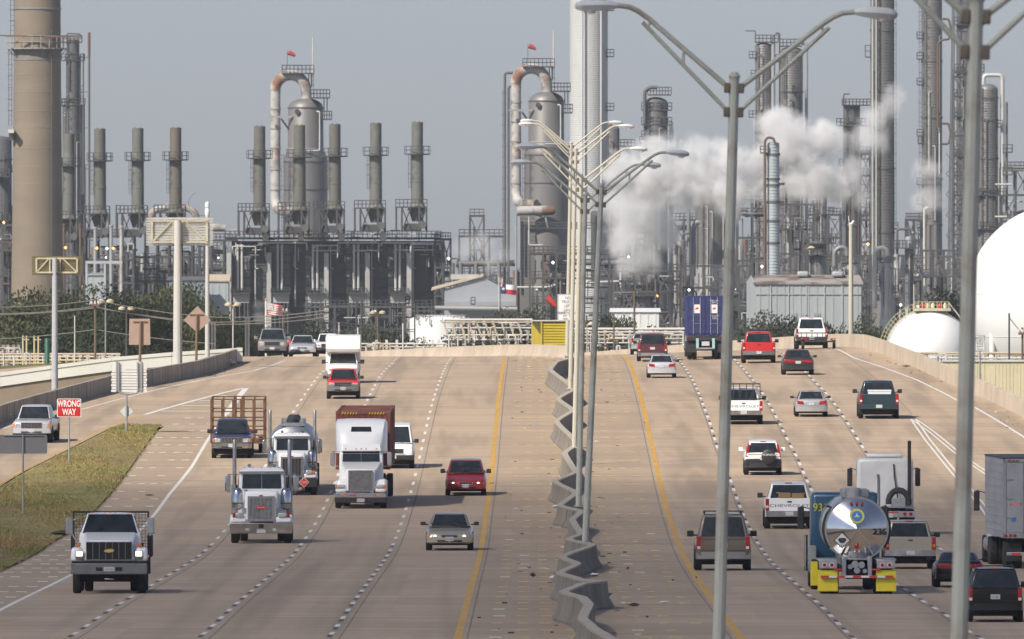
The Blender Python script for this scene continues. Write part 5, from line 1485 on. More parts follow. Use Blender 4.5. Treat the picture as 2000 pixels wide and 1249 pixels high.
# monotube message signs
def mono(label, xb, yb, D, xw0, xw1, yt, ybm, mat_panel, mat_pole, wpx, nsl):
    X, k = (xb - CX) * D / F, D / F
    zb = CAMZ - (yb - CY) * k
    t = thing('monotube_sign', label, 'sign', (X, D, zb - 1.2))
    zt = 1.2 + (yb - yt) * k; zm = 1.2 + (yb - ybm) * k
    MB().tube([(0, 0, 0), ((wpx * .0) * k, 0, zt - .12 * (zt - zm))], wpx * k * .55, 12, r2=wpx * k * .42).build('pole', mat_pole, t, smooth=20)
    x0, x1 = (xw0 - xb) * k, (xw1 - xb) * k
    hsl = (zt - zm) / nsl
    for i in range(nsl):
        za = zm + i * hsl
        MB().hexa([(x0, .42, za), (x1, .42, za), (x1, .55, za), (x0, .55, za), (x0, .36, za + hsl * .8), (x1, .36, za + hsl * .8), (x1, .55, za + hsl * .8), (x0, .55, za + hsl * .8)]).build('slat', mat_panel, t, smooth=0)
    fr = []
    ins = (x1 - x0) * .09; za, zb_ = zm + .12 * (zt - zm), zt - .14 * (zt - zm)
    xa, xe = x0 + ins, x1 - ins
    def bm(a, b, w=.10): MB().beam(a, b, w).build('truss_member', M_CREAMST, t)
    for y in (.30,):
        bm((xa, y, za), (xe, y, za)); bm((xa, y, zb_), (xe, y, zb_)); bm((xa, y, za), (xa, y, zb_)); bm((xe, y, za), (xe, y, zb_))
        bm((xa, y, za), (-.35, y, zb_), .075); bm((xe, y, za), (.45, y, zb_), .075); bm((.3, y, za), (.3, y, zb_), .075); bm((-.3, y, za), (-.3, y, zb_), .075)
    b2(t, 'collar', M_DARKMETAL, -wpx * k * .6, wpx * k * .6, -.1, .35, zm - .03, zm + .1)
    return t
mono('ochre ribbed back of a small monotube sign in front of the chimney', 107, 762, 856, 62, 159, 500, 537, M_RIBY, pmat('pale_grey_pole', (.44, .44, .46), .6, c2=(.36, .36, .38), scale=1), 12, 9)
mono('large white ribbed back of a monotube sign with cream truss', 347, 712, 930, 285, 416, 424, 480, M_RIBW, pmat('pale_concrete_pole', (.56, .53, .49), .7, c2=(.46, .43, .39), scale=1), 17, 11)
# camera pole
D = 942; k = D / F
t = thing('camera_pole', 'tall slim pale pole with a white traffic camera beside the big ribbed sign', 'pole', (P(405, 694, D).x, D, P(405, 694, D).z - 1.0))
hz = 1.0 + (694 - 425) * k
MB().tube([(0, 0, 0), (0, 0, hz)], .16, 10, r2=.11).build('pole', M_POLEP if False else pmat('pale_concrete_pole', (0, 0, 0)), t)
MB().lathe([(.1, hz), (.16, hz + .2), (.16, hz + .5), (.08, hz + .62)], n=12).build('camera', M_SIGNW, t)
MB().lathe([(.14, hz + .62), (.17, hz + .75), (.13, hz + .95), (.05, hz + 1.0)], n=12).build('dome', M_SIGNW, t)
MB().tube([(.1, 0, hz)] + [(-.3 + .9 * math.cos(R(a)), 0, hz + .9 + .8 * math.sin(R(a))) for a in range(-60, -260, -20)], .012, 5).build('cable', M_DARKMETAL, t)
# tan sign backs
def tanback(label, x, ybase, D, poly, ytop):
    k = D / F; zb = CAMZ - (ybase - CY) * k - 1
    t = thing('sign', label, 'sign', ((x - CX) * k, D, zb))
    H = 1 + (ybase - ytop) * k
    MB().tube([(0, 0, 0), (.05, 0, H)], .09, 8, r2=.07).build('post', M_POSTB, t)
    MB().prism([((a - x) * k + .02, CAMZ - (b - CY) * k - zb) for a, b in poly], .1, .13).build('board', M_SIGNT, t, smooth=0)
    b2(t, 'crossbar', M_POSTB, -13 * k, 15 * k, .04, .1, H - .07, H + .02)
tanback('tan back of a tall rectangular sign beside the camera pole', 273, 702, 900, [(251, 674), (293, 674), (292, 623), (252, 623)], 628)
tanback('tan back of a diamond shaped sign beside the camera pole', 383, 704, 938, [(358, 625), (384, 650), (411, 626), (385, 598)], 614)
# NO TRUCKS LEFT LANE
D = 905; k = D / F
t = thing('lane_sign', 'white NO TRUCKS LEFT LANE sign half hidden behind the lamp posts', 'sign', (P(1109, 700, D).x, D, zroad(3, D)))
def zz_(y): return CAMZ - (y - CY) * k - t.location.z
w = 40 * k
MB().tube([(.1, .05, 0), (.1, .05, zz_(577))], .06, 8).build('post', M_GALV, t)
b = MB().prism([(a, (zz_(575) + zz_(611)) / 2 + c_) for a, c_ in rounded(w, 36 * k, .05)], -.05, -.03).build('board', M_SIGNW, t, smooth=0)
for i, s_ in enumerate(('NO', 'TRUCKS', 'LEFT', 'LANE')): text(b, s_, .17, M_INK, (0, -.056, zz_(582 + i * 8)), stretch=.85)
b = MB().prism([(a, (zz_(612.5) + zz_(627)) / 2 + c_) for a, c_ in rounded(w, 14.5 * k, .05)], -.05, -.03).build('board', M_SIGNW, t, smooth=0)
for i, s_ in enumerate(('6AM - 8PM', 'MON - FRI')): text(b, s_, .11, M_INK, (0, -.056, zz_(617 + i * 6)), stretch=.8)
for y0, y1 in ((575, 611), (612.5, 627)):
    m = MB()
    for za in (zz_(y0) - .035, zz_(y1) + .035): m.box(-w / 2 + .05, w / 2 - .05, -.056, -.05, za - .009, za + .009)
    for xa in (-w / 2 + .04, w / 2 - .04): m.box(xa - .009, xa + .009, -.056, -.05, zz_(y1) + .05, zz_(y0) - .05)
    m.build('border', M_INK, t, smooth=0)
# WEST 225
D = 905; k = D / F
t = thing('route_sign', 'small white WEST 225 TEXAS route marker behind the right parapet', 'sign', (P(1914, 760, D).x, D, zroad(26, D) - 1))
MB().tube([(0, .04, 0), (0, .04, zz_(655))], .05, 8).build('post', M_GALV, t)
for y0, y1, lines in ((655, 666.5, ((661, 'WEST', .20),)), (668, 687, ((674.5, '225', .24), (683, 'TEXAS', .11)))):
    b = MB().prism([(a, (zz_(y0) + zz_(y1)) / 2 + c_) for a, c_ in rounded(20 * k, (y1 - y0) * k, .04)], -.03, -.01).build('board', M_SIGNW, t, smooth=0)
    for yy, s_, hh in lines: text(b, s_, hh, M_INK, (0, -.036, zz_(yy)), stretch=.85)
    m = MB()
    for za in (zz_(y0) - .03, zz_(y1) + .03): m.box(-9.2 * k, 9.2 * k, -.036, -.03, za - .01, za + .01)
    for xa in (-9.2 * k, 9.2 * k): m.box(xa - .01, xa + .01, -.036, -.03, zz_(y1) + .04, zz_(y0) - .04)
    m.build('border', M_INK, b, smooth=0)
# pole on right parapet
D = 1060; k = D / F
t = thing('lamp_pole', 'thick cream pole with a small white luminaire on the right parapet', 'pole', (P(1662, 655, D).x, D, P(1662, 655, D).z - 1))
hz = 1 + (655 - 440) * k
MB().tube([(0, 0, 0), (0, 0, hz)], .19, 12, r2=.14).build('pole', M_CREAM, t)
MB().tube([(-.1, 0, hz - .4), (-.16, 0, hz + .65)], .03, 6).build('whip', M_SIGNW, t)
MB().tube([(-.1, 0, hz + .05), (.05, 0, hz + .1), (.22, 0, hz + .3)], .09, 8).build('luminaire', M_SIGNW, t)

# ---------------------------------------------------------------- grass on the island (uncountable)
M_BLADE = pmat('grass_blade', (0.31, 0.245, 0.09), .8, c2=(0.125, 0.15, 0.035), amt=1, scale=.14, st=(1, .22, 1), lo=.42, hi=.6, c3=(0.27, 0.155, 0.09), scale3=.17, st3=(1, .2, 1))
gb = MB(); gr_ = random.Random(3)
for _ in range(120000):
    d = gr_.uniform(440, 782)
    a, b = RY(d) + .30 + .25 * math.sin(d * .31) * math.sin(d * .77), GR(d) + .02 + .22 * math.sin(d * .43) * math.sin(d * 1.1)
    if b - a < .1: continue
    x = a + (b - a) * gr_.random()
    if gr_.random() > (b - a) / 6.0 + .15: continue
    z = zroad(x, d) + .04
    hgt = gr_.uniform(.03, .09) * (1.0 + .5 * math.sin(d * .11 + x)) * (2.2 if gr_.random() < .03 else 1)
    th = gr_.uniform(0, PI); w = .022
    dx, dy = math.cos(th) * w, math.sin(th) * w
    lx, ly = gr_.uniform(-.1, .1), gr_.uniform(-.1, .1)
    n = len(gb.v)
    gb.v += [(x - dx, d - dy, z), (x + dx, d + dy, z), (x + lx, d + ly, z + hgt)]
    gb.f.append((n, n + 1, n + 2))
o = gb.build('grass', M_BLADE, smooth=0); tag(o, 'dry green and brown grass on the island beside the ramp', 'grass', kind='stuff')

# ---------------------------------------------------------------- litter on the shoulders
M_LITW = pmat('paper_litter', (.7, .69, .67), .8, c2=(.45, .43, .4), scale=6)
M_LITD = pmat('dark_litter', (.03, .03, .032), .9, c2=(.09, .07, .05), scale=6)
M_LITB = pmat('wood_litter', (.2, .11, .06), .9, c2=(.1, .06, .04), scale=6)
def crumple(mat, x, y, sx, sy, sz, label, cat, name, seed):
    q = random.Random(seed); X, D = unp(x, y)
    m = MB(); rr = []
    for j, k in enumerate((0, .6, 1, .8, .25)):
        rr.append([(sx * k * math.cos(2 * PI * i / 9) * q.uniform(.6, 1.2), sy * k * math.sin(2 * PI * i / 9) * q.uniform(.6, 1.2), sz * j / 4 * q.uniform(.7, 1.1)) for i in range(9)])
    o = m.loft(rr).build(name, mat, smooth=0)
    o.location = (X, D, zroad(X, D) + .01)
    tag(o, label, cat)
crumple(M_LITD, 1041, 1128, .12, .2, .16, 'crumpled black bag lying left of the zigzag barrier', 'litter', 'plastic_bag', 1)
crumple(M_LITD, 1238, 1185, .22, .3, .1, 'dark scrap of rubber on the shoulder right of the barrier', 'litter', 'tyre_scrap', 2)
crumple(M_LITW, 1298, 1179, .14, .2, .07, 'small black and white scrap near the right yellow line', 'litter', 'paper_scrap', 3)
crumple(M_LITW, 1081, 1132, .18, .3, .12, 'white paper heap against the left foot of the barrier', 'litter', 'paper_heap', 4)
crumple(M_LITW, 1161, 1127, .2, .3, .14, 'white torn sack right of the barrier below the lamp posts', 'litter', 'torn_sack', 5)
crumple(M_LITD, 291, 968, .26, .4, .04, 'black rubber strip on the outer shoulder beside the white line', 'litter', 'rubber_strip', 6)
crumple(M_LITD, 121, 1047, .5, .5, .22, 'black curled tyre tread at the grass edge by the flatbed', 'litter', 'tyre_tread', 7)
crumple(M_LITW, 1086, 992, .2, .4, .12, 'pale rag heap by the barrier foot near the crest side', 'litter', 'rag_heap', 8)
crumple(M_LITW, 450, 716, .5, .8, .45, 'heap of white and grey litter at the end of the ramp barrier', 'litter', 'litter_heap', 9)
crumple(M_LITB, 1770, 717, .3, .6, .12, 'flattened brown carton by the right parapet', 'litter', 'flat_carton', 10)
lt = {0: MB(), 1: MB(), 2: MB()}
for _ in range(330):
    d = gr_.uniform(410, 1000)
    side = gr_.random()
    if side < .62: x = CAM_BAR(d) + (gr_.gauss(0, 1.0) if gr_.random() < .7 else gr_.uniform(-4, 4))
    elif side < .85: x = RBAR(d) - abs(gr_.gauss(.4, .9)) - .3
    else: x = LBAR(d) + abs(gr_.gauss(.4, .6)) + .3
    z = zroad(x, d) + .006
    l, w = gr_.uniform(.02, .10), gr_.uniform(.02, .08)
    lt[gr_.choice((0, 1, 1, 2, 2))].box(x - l, x + l, d - w, d + w, z, z + gr_.uniform(.01, .05))
for k_, m_ in ((0, M_LITW), (1, M_LITD), (2, M_LITB)):
    tag(lt[k_].build('litter', m_, smooth=0), ('scattered white paper specks', 'scattered dark rubber crumbs', 'scattered brown wood splinters')[k_] + ' along the shoulders and barriers', 'litter', kind='stuff')
# ---------------------------------------------------------------- refinery
M_STEEL = pmat('weathered_steel', (.15, .145, .145), .65, .2, c2=(.10, .10, .105), amt=.8, scale=.35, st=(1, 1, .3))
M_DKST = pmat('dark_steelwork', (.055, .057, .062), .75, c2=(.09, .085, .08), amt=.7, scale=.5)
M_INSUL = pmat('insulation_cladding', (.225, .215, .205), .5, .3, c2=(.16, .152, .145), amt=.7, scale=.25, st=(1, 1, .25))
M_PALE = pmat('pale_cladding', (.44, .435, .43), .45, .35, c2=(.34, .335, .33), amt=.6, scale=.2, st=(1, 1, .4))
M_PALECOL = pmat('pale_column_cladding', (.60, .595, .585), .5, .1, c2=(.48, .475, .465), amt=.6, scale=.2, st=(1, 1, .4))
M_BLUEG = pmat('blue_grey_cladding', (.46, .495, .515), .5, .15, c2=(.36, .39, .41), amt=.6, scale=.2, st=(1, 1, .4))
M_OLIVE = pmat('olive_stack', (.135, .133, .112), .75, c2=(.095, .092, .08), amt=.7, scale=.3, st=(1, 1, .4), c3=(.2, .19, .14), scale3=.12)
M_RUSTP = pmat('rusty_pipe', (.46, .44, .41), .7, c2=(.22, .10, .055), amt=1, scale=.16, st=(1, 1, .8), lo=.52, hi=.6, c3=(.13, .12, .115), scale3=.35)
M_RUST2 = pmat('brown_rust', (.17, .10, .07), .8, c2=(.1, .065, .05), amt=.8, scale=.4)
M_PIPE = pmat('pipe_grey', (.27, .27, .27), .5, .3, c2=(.18, .18, .18), amt=.7, scale=.4)
M_PIPEL = pmat('pipe_bright', (.62, .61, .58), .5, .2, c2=(.46, .45, .43), amt=.7, scale=.4)
M_WTANK = pmat('white_tank_paint', (.80, .80, .78), .5, c2=(.74, .73, .70), amt=.6, scale=.12)
M_CHIM = pmat('chimney_concrete', (.25, .20, .146), .85, c2=(.195, .156, .114), amt=.8, scale=.09, st=(1, 1, 2.0), c3=(.185, .15, .115), scale3=.05, st3=(.6, .6, 1.8), bump=.15)
M_CHIMD = pmat('soot_band', (.16, .145, .125), .85, c2=(.25, .21, .17), amt=.9, scale=.5, st=(2, 2, .12))
M_PANEL = pmat('green_grey_panel', (.15, .168, .165), .65, c2=(.105, .118, .116), amt=.7, scale=.3)
M_PANELD = pmat('dark_panel', (.05, .056, .068), .6, c2=(.085, .09, .098), amt=.7, scale=.3)
M_DUCT = pmat('duct_grey', (.46, .45, .425), .6, c2=(.31, .3, .285), amt=.8, scale=.3, st=(1, 1, .2))
M_CORR = pmat('corrugated_wall', (.40, .425, .43), .6, .1, c2=(.31, .33, .34), amt=.8, scale=.12, st=(1, 1, .5), c3=(.46, .46, .44), scale3=.2, st3=(1, 1, .3))
M_RROOF = pmat('rusty_roof', (.32, .29, .265), .8, c2=(.15, .10, .08), amt=1, scale=.3, st=(1, 1, 1), lo=.48, hi=.58)
M_YEL = pmat('yellow_shed', (.60, .45, .02), .55, c2=(.50, .38, .03), amt=.6, scale=.5)
M_YRAIL = pmat('yellow_rail', (.56, .49, .27), .6, c2=(.44, .38, .22), scale=1)
M_WPIPE = pmat('white_pipe', (.64, .61, .565), .6, c2=(.55, .5, .45), amt=.6, scale=.5)
M_TANP = pmat('cream_pipe', (.55, .46, .33), .6, c2=(.42, .33, .24), amt=.6, scale=.5)
M_LAMPW = pmat('plant_lamp', (.9, .9, .88), .3, emit=((1, .97, .9), 2.0))
M_LAMPO = pmat('orange_plant_lamp', (.9, .45, .15), .3, emit=((1, .42, .12), 3.0))

M_OLIVES = [M_OLIVE, pmat('olive_stack_rusty', (.142, .132, .105), .75, c2=(.095, .09, .075), amt=.8, scale=.25, st=(1, 1, .2), c3=(.2, .13, .08), scale3=.16), pmat('olive_stack_patched', (.15, .152, .135), .7, c2=(.1, .1, .088), amt=.8, scale=.4, st=(1, 1, .5), c3=(.26, .26, .24), scale3=.2)]

class PX:
    """photo pixels at one fixed distance"""
    def __init__(s, D): s.D = D; s.k = D / F
    def X(s, x): return (x - CX) * s.k
    def Z(s, y): return CAMZ - (y - CY) * s.k
    def p(s, x, y, dy=0): return Vector((s.X(x), s.D + dy, s.Z(y)))

def rail_box(parent, q, x0, x1, y, depth=1.2, dy=0, h=14, posts=None, mat=None, name='platform', rt=.09):
    """a small cantilever platform with handrails, pixel extents"""
    X0, X1, Z = q.X(x0), q.X(x1), q.Z(y)
    Y0, Y1 = q.D + dy - depth / 2, q.D + dy + depth / 2
    o = MB().box(X0, X1, Y0, Y1, Z - .16, Z).build(name, mat or M_DKST, parent, world=True, smooth=0)
    hh = h * q.k
    n = posts or max(2, int(abs(x1 - x0) / 7))
    m = MB()
    for i in range(n + 1):
        x = X0 + (X1 - X0) * i / n
        for yy in (Y0, Y1): m.beam((x, yy, Z), (x, yy, Z + hh), rt)
    for f in (.5, 1.0):
        for yy in (Y0, Y1): m.beam((X0, yy, Z + hh * f), (X1, yy, Z + hh * f), rt)
        for x in (X0, X1): m.beam((x, Y0, Z + hh * f), (x, Y1, Z + hh * f), rt)
    m.build('handrail', mat or M_DKST, o, world=True, smooth=0)
    return o
def ring_platform(parent, q, cx, y, rin, rout, h=14, n=14, dy=0, mat=None):
    m = MB(); Z = q.Z(y); C = (q.X(cx), q.D + dy, Z)
    rin, rout, hh = rin * q.k, rout * q.k, h * q.k
    mat = mat or M_DKST
    m.lathe([(rin, -.2), (rout, -.12), (rout, .02), (rin, .02)], C, 20)
    o = m.build('platform', mat, parent, world=True, smooth=0)
    r = MB()
    for i in range(n):
        a = 2 * PI * i / n
        x, yv = C[0] + rout * math.cos(a), C[1] + rout * math.sin(a)
        r.beam((x, yv, Z), (x, yv, Z + hh), .09)
        b = 2 * PI * (i + 1) / n
        for f in (.5, 1.0): r.beam((x, yv, Z + hh * f), (C[0] + rout * math.cos(b), C[1] + rout * math.sin(b), Z + hh * f), .08)
    r.build('handrail', mat, o, world=True, smooth=0)
    return o
def ladder(parent, q, x, y0, y1, dy=-1.5, w=3.2, cage=True, mat=None):
    m = MB(); X = q.X(x); Z0, Z1 = q.Z(y1), q.Z(y0); Y = q.D + dy; ww = w * q.k
    for s in (-1, 1): m.beam((X + s * ww / 2, Y, Z0), (X + s * ww / 2, Y, Z1), .07)
    z = Z0
    while z < Z1:
        m.beam((X - ww / 2, Y, z), (X + ww / 2, Y, z), .05); z += .7
    if cage:
        z = Z0 + 2
        while z < Z1:
            for a in ((-1, 0), (-.8, -.7), (.8, -.7)):
                pass
            m.beam((X - ww * .9, Y - .6, z), (X + ww * .9, Y - .6, z), .06); m.beam((X - ww * .9, Y - .6, z), (X - ww / 2, Y, z), .05); m.beam((X + ww * .9, Y - .6, z), (X + ww / 2, Y, z), .05); z += 1.6
    return m.build('ladder', mat or M_DKST, parent, world=True, smooth=0)
def pipe(parent, q, pts, w, mat, name='pipe', n=10):
    """pts (x, y, dy) in pixels + metres of depth; corners rounded a little"""
    V = [q.p(x, y, d) for x, y, d in pts]
    out = [V[0]]
    r = w * q.k / 2
    for a, b, c in zip(V, V[1:], V[2:]):
        rad = min(r * 2.2, (b - a).length * .45, (c - b).length * .45)
        p1, p2 = b + (a - b).normalized() * rad, b + (c - b).normalized() * rad
        for i in range(5):
            t = i / 4
            out.append(p1 * (1 - t) ** 2 + b * 2 * t * (1 - t) + p2 * t * t)
    out.append(V[-1])
    return MB().tube(out, r, n).build(name, mat, parent, world=True)

def column(label, x0, x1, ytop, D, mat, dome=.5, ribs=None, ybot=None, rings=(), name='distillation_column', cat='tower', taper=0, group=None, ribmat=None, dress=True):
    q = PX(D)
    cx = (x0 + x1) / 2; r = (x1 - x0) / 2 * q.k
    zb = 0 if ybot is None else q.Z(ybot)
    t = thing(name, label, cat, (q.X(cx), D, zb), group=group)
    zt = q.Z(ytop)
    pr = [(r * (1 + taper), zb), (r, zt - r * dome)]
    if dome:
        for a in (20, 40, 60, 75, 88): pr.append((r * math.cos(R(a)), zt - r * dome + r * dome * math.sin(R(a))))
    MB().lathe(pr, (q.X(cx), D, 0), 28).build('shell', mat, t, world=True)
    if ribs:
        m = MB(); y = ytop + (x1 - x0) / 2 * dome + 2
        while y < (ybot or 640):
            z = q.Z(y)
            m.lathe([(r, -.06), (r + .05, -.04), (r + .05, .04), (r, .06)], (q.X(cx), D, z), 28); y += ribs
        tag(m.build('insulation_band', ribmat or mat, t, world=True), kind='stuff')
    for y in rings:
        z = q.Z(y); MB().lathe([(r, -.16), (r + .12, -.13), (r + .12, .13), (r, .16)], (q.X(cx), D, z), 28).build('seam_ring', M_STEEL, t, world=True)
    if not dress: return t, q
    g = random.Random(int(x0 * 7 + ytop)); wpx = x1 - x0; yb_ = ybot or 620
    for _ in range(5):                      # side lines, stubs and a caged ladder
        x = g.uniform(x0 - 3, x1 + 3); ya = g.uniform(max(0, ytop + 10), max(ytop + 20, yb_ - 120)); e = abs(x - cx) / (wpx / 2)
        dd = -r * math.sqrt(max(0, 1 - min(1, e) ** 2)) - .25
        pipe(t, q, [(x, min(yb_, ya + g.uniform(60, 260)), dd), (x, ya, dd), (x + g.choice((-5, 5)), ya, dd + .2)], g.uniform(1.3, 2.6), g.choice((M_PIPE, M_PIPEL, M_DUCT, M_RUST2, M_STEEL)), 'side_line', 6)
    for _ in range(3):
        y = g.uniform(max(0, ytop + 15), yb_ - 30); sx = g.choice((-1, 1)); xe = cx + sx * wpx / 2
        rail_box(t, q, min(xe, xe + sx * 8), max(xe, xe + sx * 8), y, 2.0, h=12, posts=1)
    ladder(t, q, x0 + wpx * g.uniform(.1, .25), max(-30, ytop + 8), min(yb_, 600), -r * .95, 3)
    return t, q

# tall concrete chimney
q = PX(2050); t = thing('chimney', 'huge tan concrete chimney at the left with ringed platform', 'chimney', (q.X(72), 2050, 0))
k = q.k
MB().lathe([(53 * k, 0), (51 * k, q.Z(570)), (47.5 * k, q.Z(300)), (46 * k, q.Z(118)), (45 * k, q.Z(-60)), (43 * k, q.Z(-160)), (40 * k, q.Z(-162))], (q.X(73), 2050, 0), 40).build('shaft', M_CHIM, t, world=True)
MB().lathe([(45.9 * k, 0), (46.25 * k, 0), (46.2 * k, q.Z(97) - q.Z(118)), (45.9 * k, q.Z(97) - q.Z(118))], (q.X(73), 2050, q.Z(118)), 40).build('soot_band', M_CHIMD, t, world=True)
for y in (18, 117): MB().lathe([(46 * k, -.12), (47 * k, -.1), (47 * k, .1), (46 * k, .12)], (q.X(73), 2050, q.Z(y)), 40).build('band', M_PIPE, t, world=True)
for y in (145, 180, 218, 250, 290, 325, 358, 395, 430, 468, 505): 
    rr_ = (46 + (y - 118) / 182 * 1.5) * k
    MB().lathe([(rr_ * .99, -.07), (rr_ + .03, -.05), (rr_ + .03, .05), (rr_ * .99, .07)], (q.X(73), 2050, q.Z(y)), 40).build('pour_joint', pmat('pour_joint', (.24, .20, .16), .9, c2=(.3, .25, .2), scale=.3), t, world=True)
ring_platform(t, q, 73, 95, 46, 60, 24, 22, mat=pmat('pale_steel', (.36, .35, .34), .6, c2=(.25, .24, .23), scale=.5))
for i in range(12):
    a = 2 * PI * i / 12
    MB().beam((q.X(73) + 58 * k * math.cos(a), 2050 + 58 * k * math.sin(a), q.Z(95)), (q.X(73) + 47 * k * math.cos(a), 2050 + 47 * k * math.sin(a), q.Z(108)), .1).build('bracket', M_PIPE, t, world=True)
MB().beam(q.p(0, 71, -4), q.p(162, 74, -4), .18).build('beam', M_RUST2, t, world=True)
pipe(t, q, [(133, 82, -4), (133, 67, -4), (158, 68, -4), (162, 75, -4)], 2.4, M_DKST)
ladder(t, q, 24, -60, 70, 0, 7); ladder(t, q, 20, 95, 245, 0, 6)
MB().box(q.X(18), q.X(30), 2048, 2051, q.Z(275), q.Z(256)).build('instrument_box', M_DKST, t, world=True, smooth=0)
MB().box(q.X(18), q.X(29), 2046, 2047.9, q.Z(261), q.Z(254)).build('white_box', M_WPIPE, t, world=True, smooth=0)
pipe(t, q, [(102, 60, -3.0), (102, 560, -3.2)], 1.6, M_STEEL, 'conductor')

# towers at far left
t, q = column('dark hazy column with platforms just right of the concrete chimney', 129, 155, 78, 2500, M_STEEL, 0, rings=(115, 205, 300))
for y, a, b in ((118, 120, 165), (205, 118, 166), (82, 122, 160)): rail_box(t, q, a, b, y, 2.4, h=12)
pipe(t, q, [(163, 105, -1), (163, 380, -1)], 3, M_STEEL)
for y in (112, 168, 180): pipe(t, q, [(155, y, -1), (163, y, -1)], 2, M_STEEL)
t, q = column('wide dark shell standing behind the foot of the hazy column', 122, 166, 206, 2510, M_STEEL, 0, name='reactor_shell', cat='vessel')
t = thing('vent_stack', 'thin tall vent pipe with rusty tip right of the hazy column', 'pipe', (PX(2480).X(174), 2480, 0)); q = PX(2480)
pipe(t, q, [(174, 560, 0), (174, 112, 0)], 4.6, M_STEEL); pipe(t, q, [(174, 112, 0), (174, 64, 0)], 5.4, M_RUST2, 'tip')
for y in (113, 180, 250, 330): pipe(t, q, [(166, y, 0), (174, y, 0)], 1.6, M_STEEL, 'stay')
t, q = column('dark cylindrical vessel cut by the left edge behind the chimney', -30, 23, 266, 2300, M_STEEL, .25, rings=(312, 335), name='process_vessel', cat='vessel')
rail_box(t, q, -10, 20, 345, 2, dy=-3); rail_box(t, q, -10, 20, 430, 2, dy=-3)

# nine alike furnace stacks
def stack(q, x, yt, label, ladder_side=-1):
    M_OLIVE = M_OLIVES[int(x) % 3]
    t = thing('furnace_stack', label, 'stack', (q.X(x), q.D, q.Z(460)), group='olive grey furnace stacks in a row')
    k = q.k; C = (q.X(x), q.D, 0); dy0 = 0
    yr = yt + 62
    MB().lathe([(11.2 * k, q.Z(yr)), (11.2 * k, q.Z(yt)), (10.2 * k, q.Z(yt)), (10.2 * k, q.Z(yt) - 1.0)], C, 22).build('upper_barrel', M_OLIVE, t, world=True)
    MB().lathe([(12.3 * k, q.Z(yt + 162)), (11.9 * k, q.Z(yr))], C, 22).build('lower_barrel', M_OLIVE, t, world=True)
    MB().lathe([(11.2 * k, 0), (12.6 * k, .05), (12.6 * k, .25), (11.4 * k, .3)], (C[0], C[1], q.Z(yt + 118)), 22).build('flange', M_OLIVE, t, world=True)
    for s in (-1, 1): b2w = MB().box(C[0] + s * 5 * k - .1, C[0] + s * 5 * k + .1, C[1] - .1, C[1] + .1, q.Z(yt) - .1, q.Z(yt - 2)); b2w.build('lug', M_RUST2, t, world=True, smooth=0)
    ring_platform(t, q, x, yr, 11, 25, 15, 12)
    ladder(t, q, x - 15, yr, yt + 128, -.6, 4)
    # flare and windbox
    MB().lathe([(20 * k, q.Z(yt + 172)), (12.3 * k, q.Z(yt + 158))], C, 8).build('gusset', M_OLIVE, t, world=True, smooth=0)
    MB().lathe([(10 * k, q.Z(yt + 194)), (17 * k, q.Z(yt + 172))], C, 4).build('transition', M_OLIVE, t, world=True, smooth=0)
    # support frame
    y0, y1 = yt + 165, yt + 214
    rail_box(t, q, x - 42, x + 19, y0, 4, h=14)
    for xx in (x - 41, x - 30, x + 4, x + 18):
        for dd in (-2, 2): MB().beam(q.p(xx, y0, dd), q.p(xx, y1, dd), .26).build('frame_post', M_DKST, t, world=True, smooth=0)
    for a, b in (((x - 30, y0), (x - 12, y1)), ((x - 12, y0), (x - 30, y1)), ((x + 18, y0), (x + 4, y1)), ((x + 4, y0), (x + 18, y1))):
        MB().beam(q.p(*a, -2), q.p(*b, -2), .18).build('brace', M_DKST, t, world=True, smooth=0)
    MB().box(q.X(x - 26), q.X(x + 8), q.D - 1.8, q.D + 1.5, q.Z(yt + 212), q.Z(yt + 198)).build('windbox', M_DKST, t, world=True, bevel=.1)
    MB().tube([q.p(x + 11, yt + 201, -2.6), q.p(x + 11, yt + 201, 1)], 7 * k, 14).build('fan_inlet', M_STEEL, t, world=True)
    return t
qs = PX(2200)
names9 = [('partly hidden behind the concrete chimney', 134, 262), ('first clear of the concrete chimney', 195, 252), ('second right of the concrete chimney', 269, 251), ('third right of the chimney above the big ribbed sign', 343, 250), ('left of the left swan neck reactor', 507, 247), ('in front of the left swan neck reactor', 585, 245), ('just right of the left swan neck reactor', 654, 243), ('second from the right end of the row', 734, 241), ('rightmost of the row with a pale top band', 815, 239)]
for lb_, x, yt in names9: stack(qs, x, yt, 'olive grey furnace stack ' + lb_)

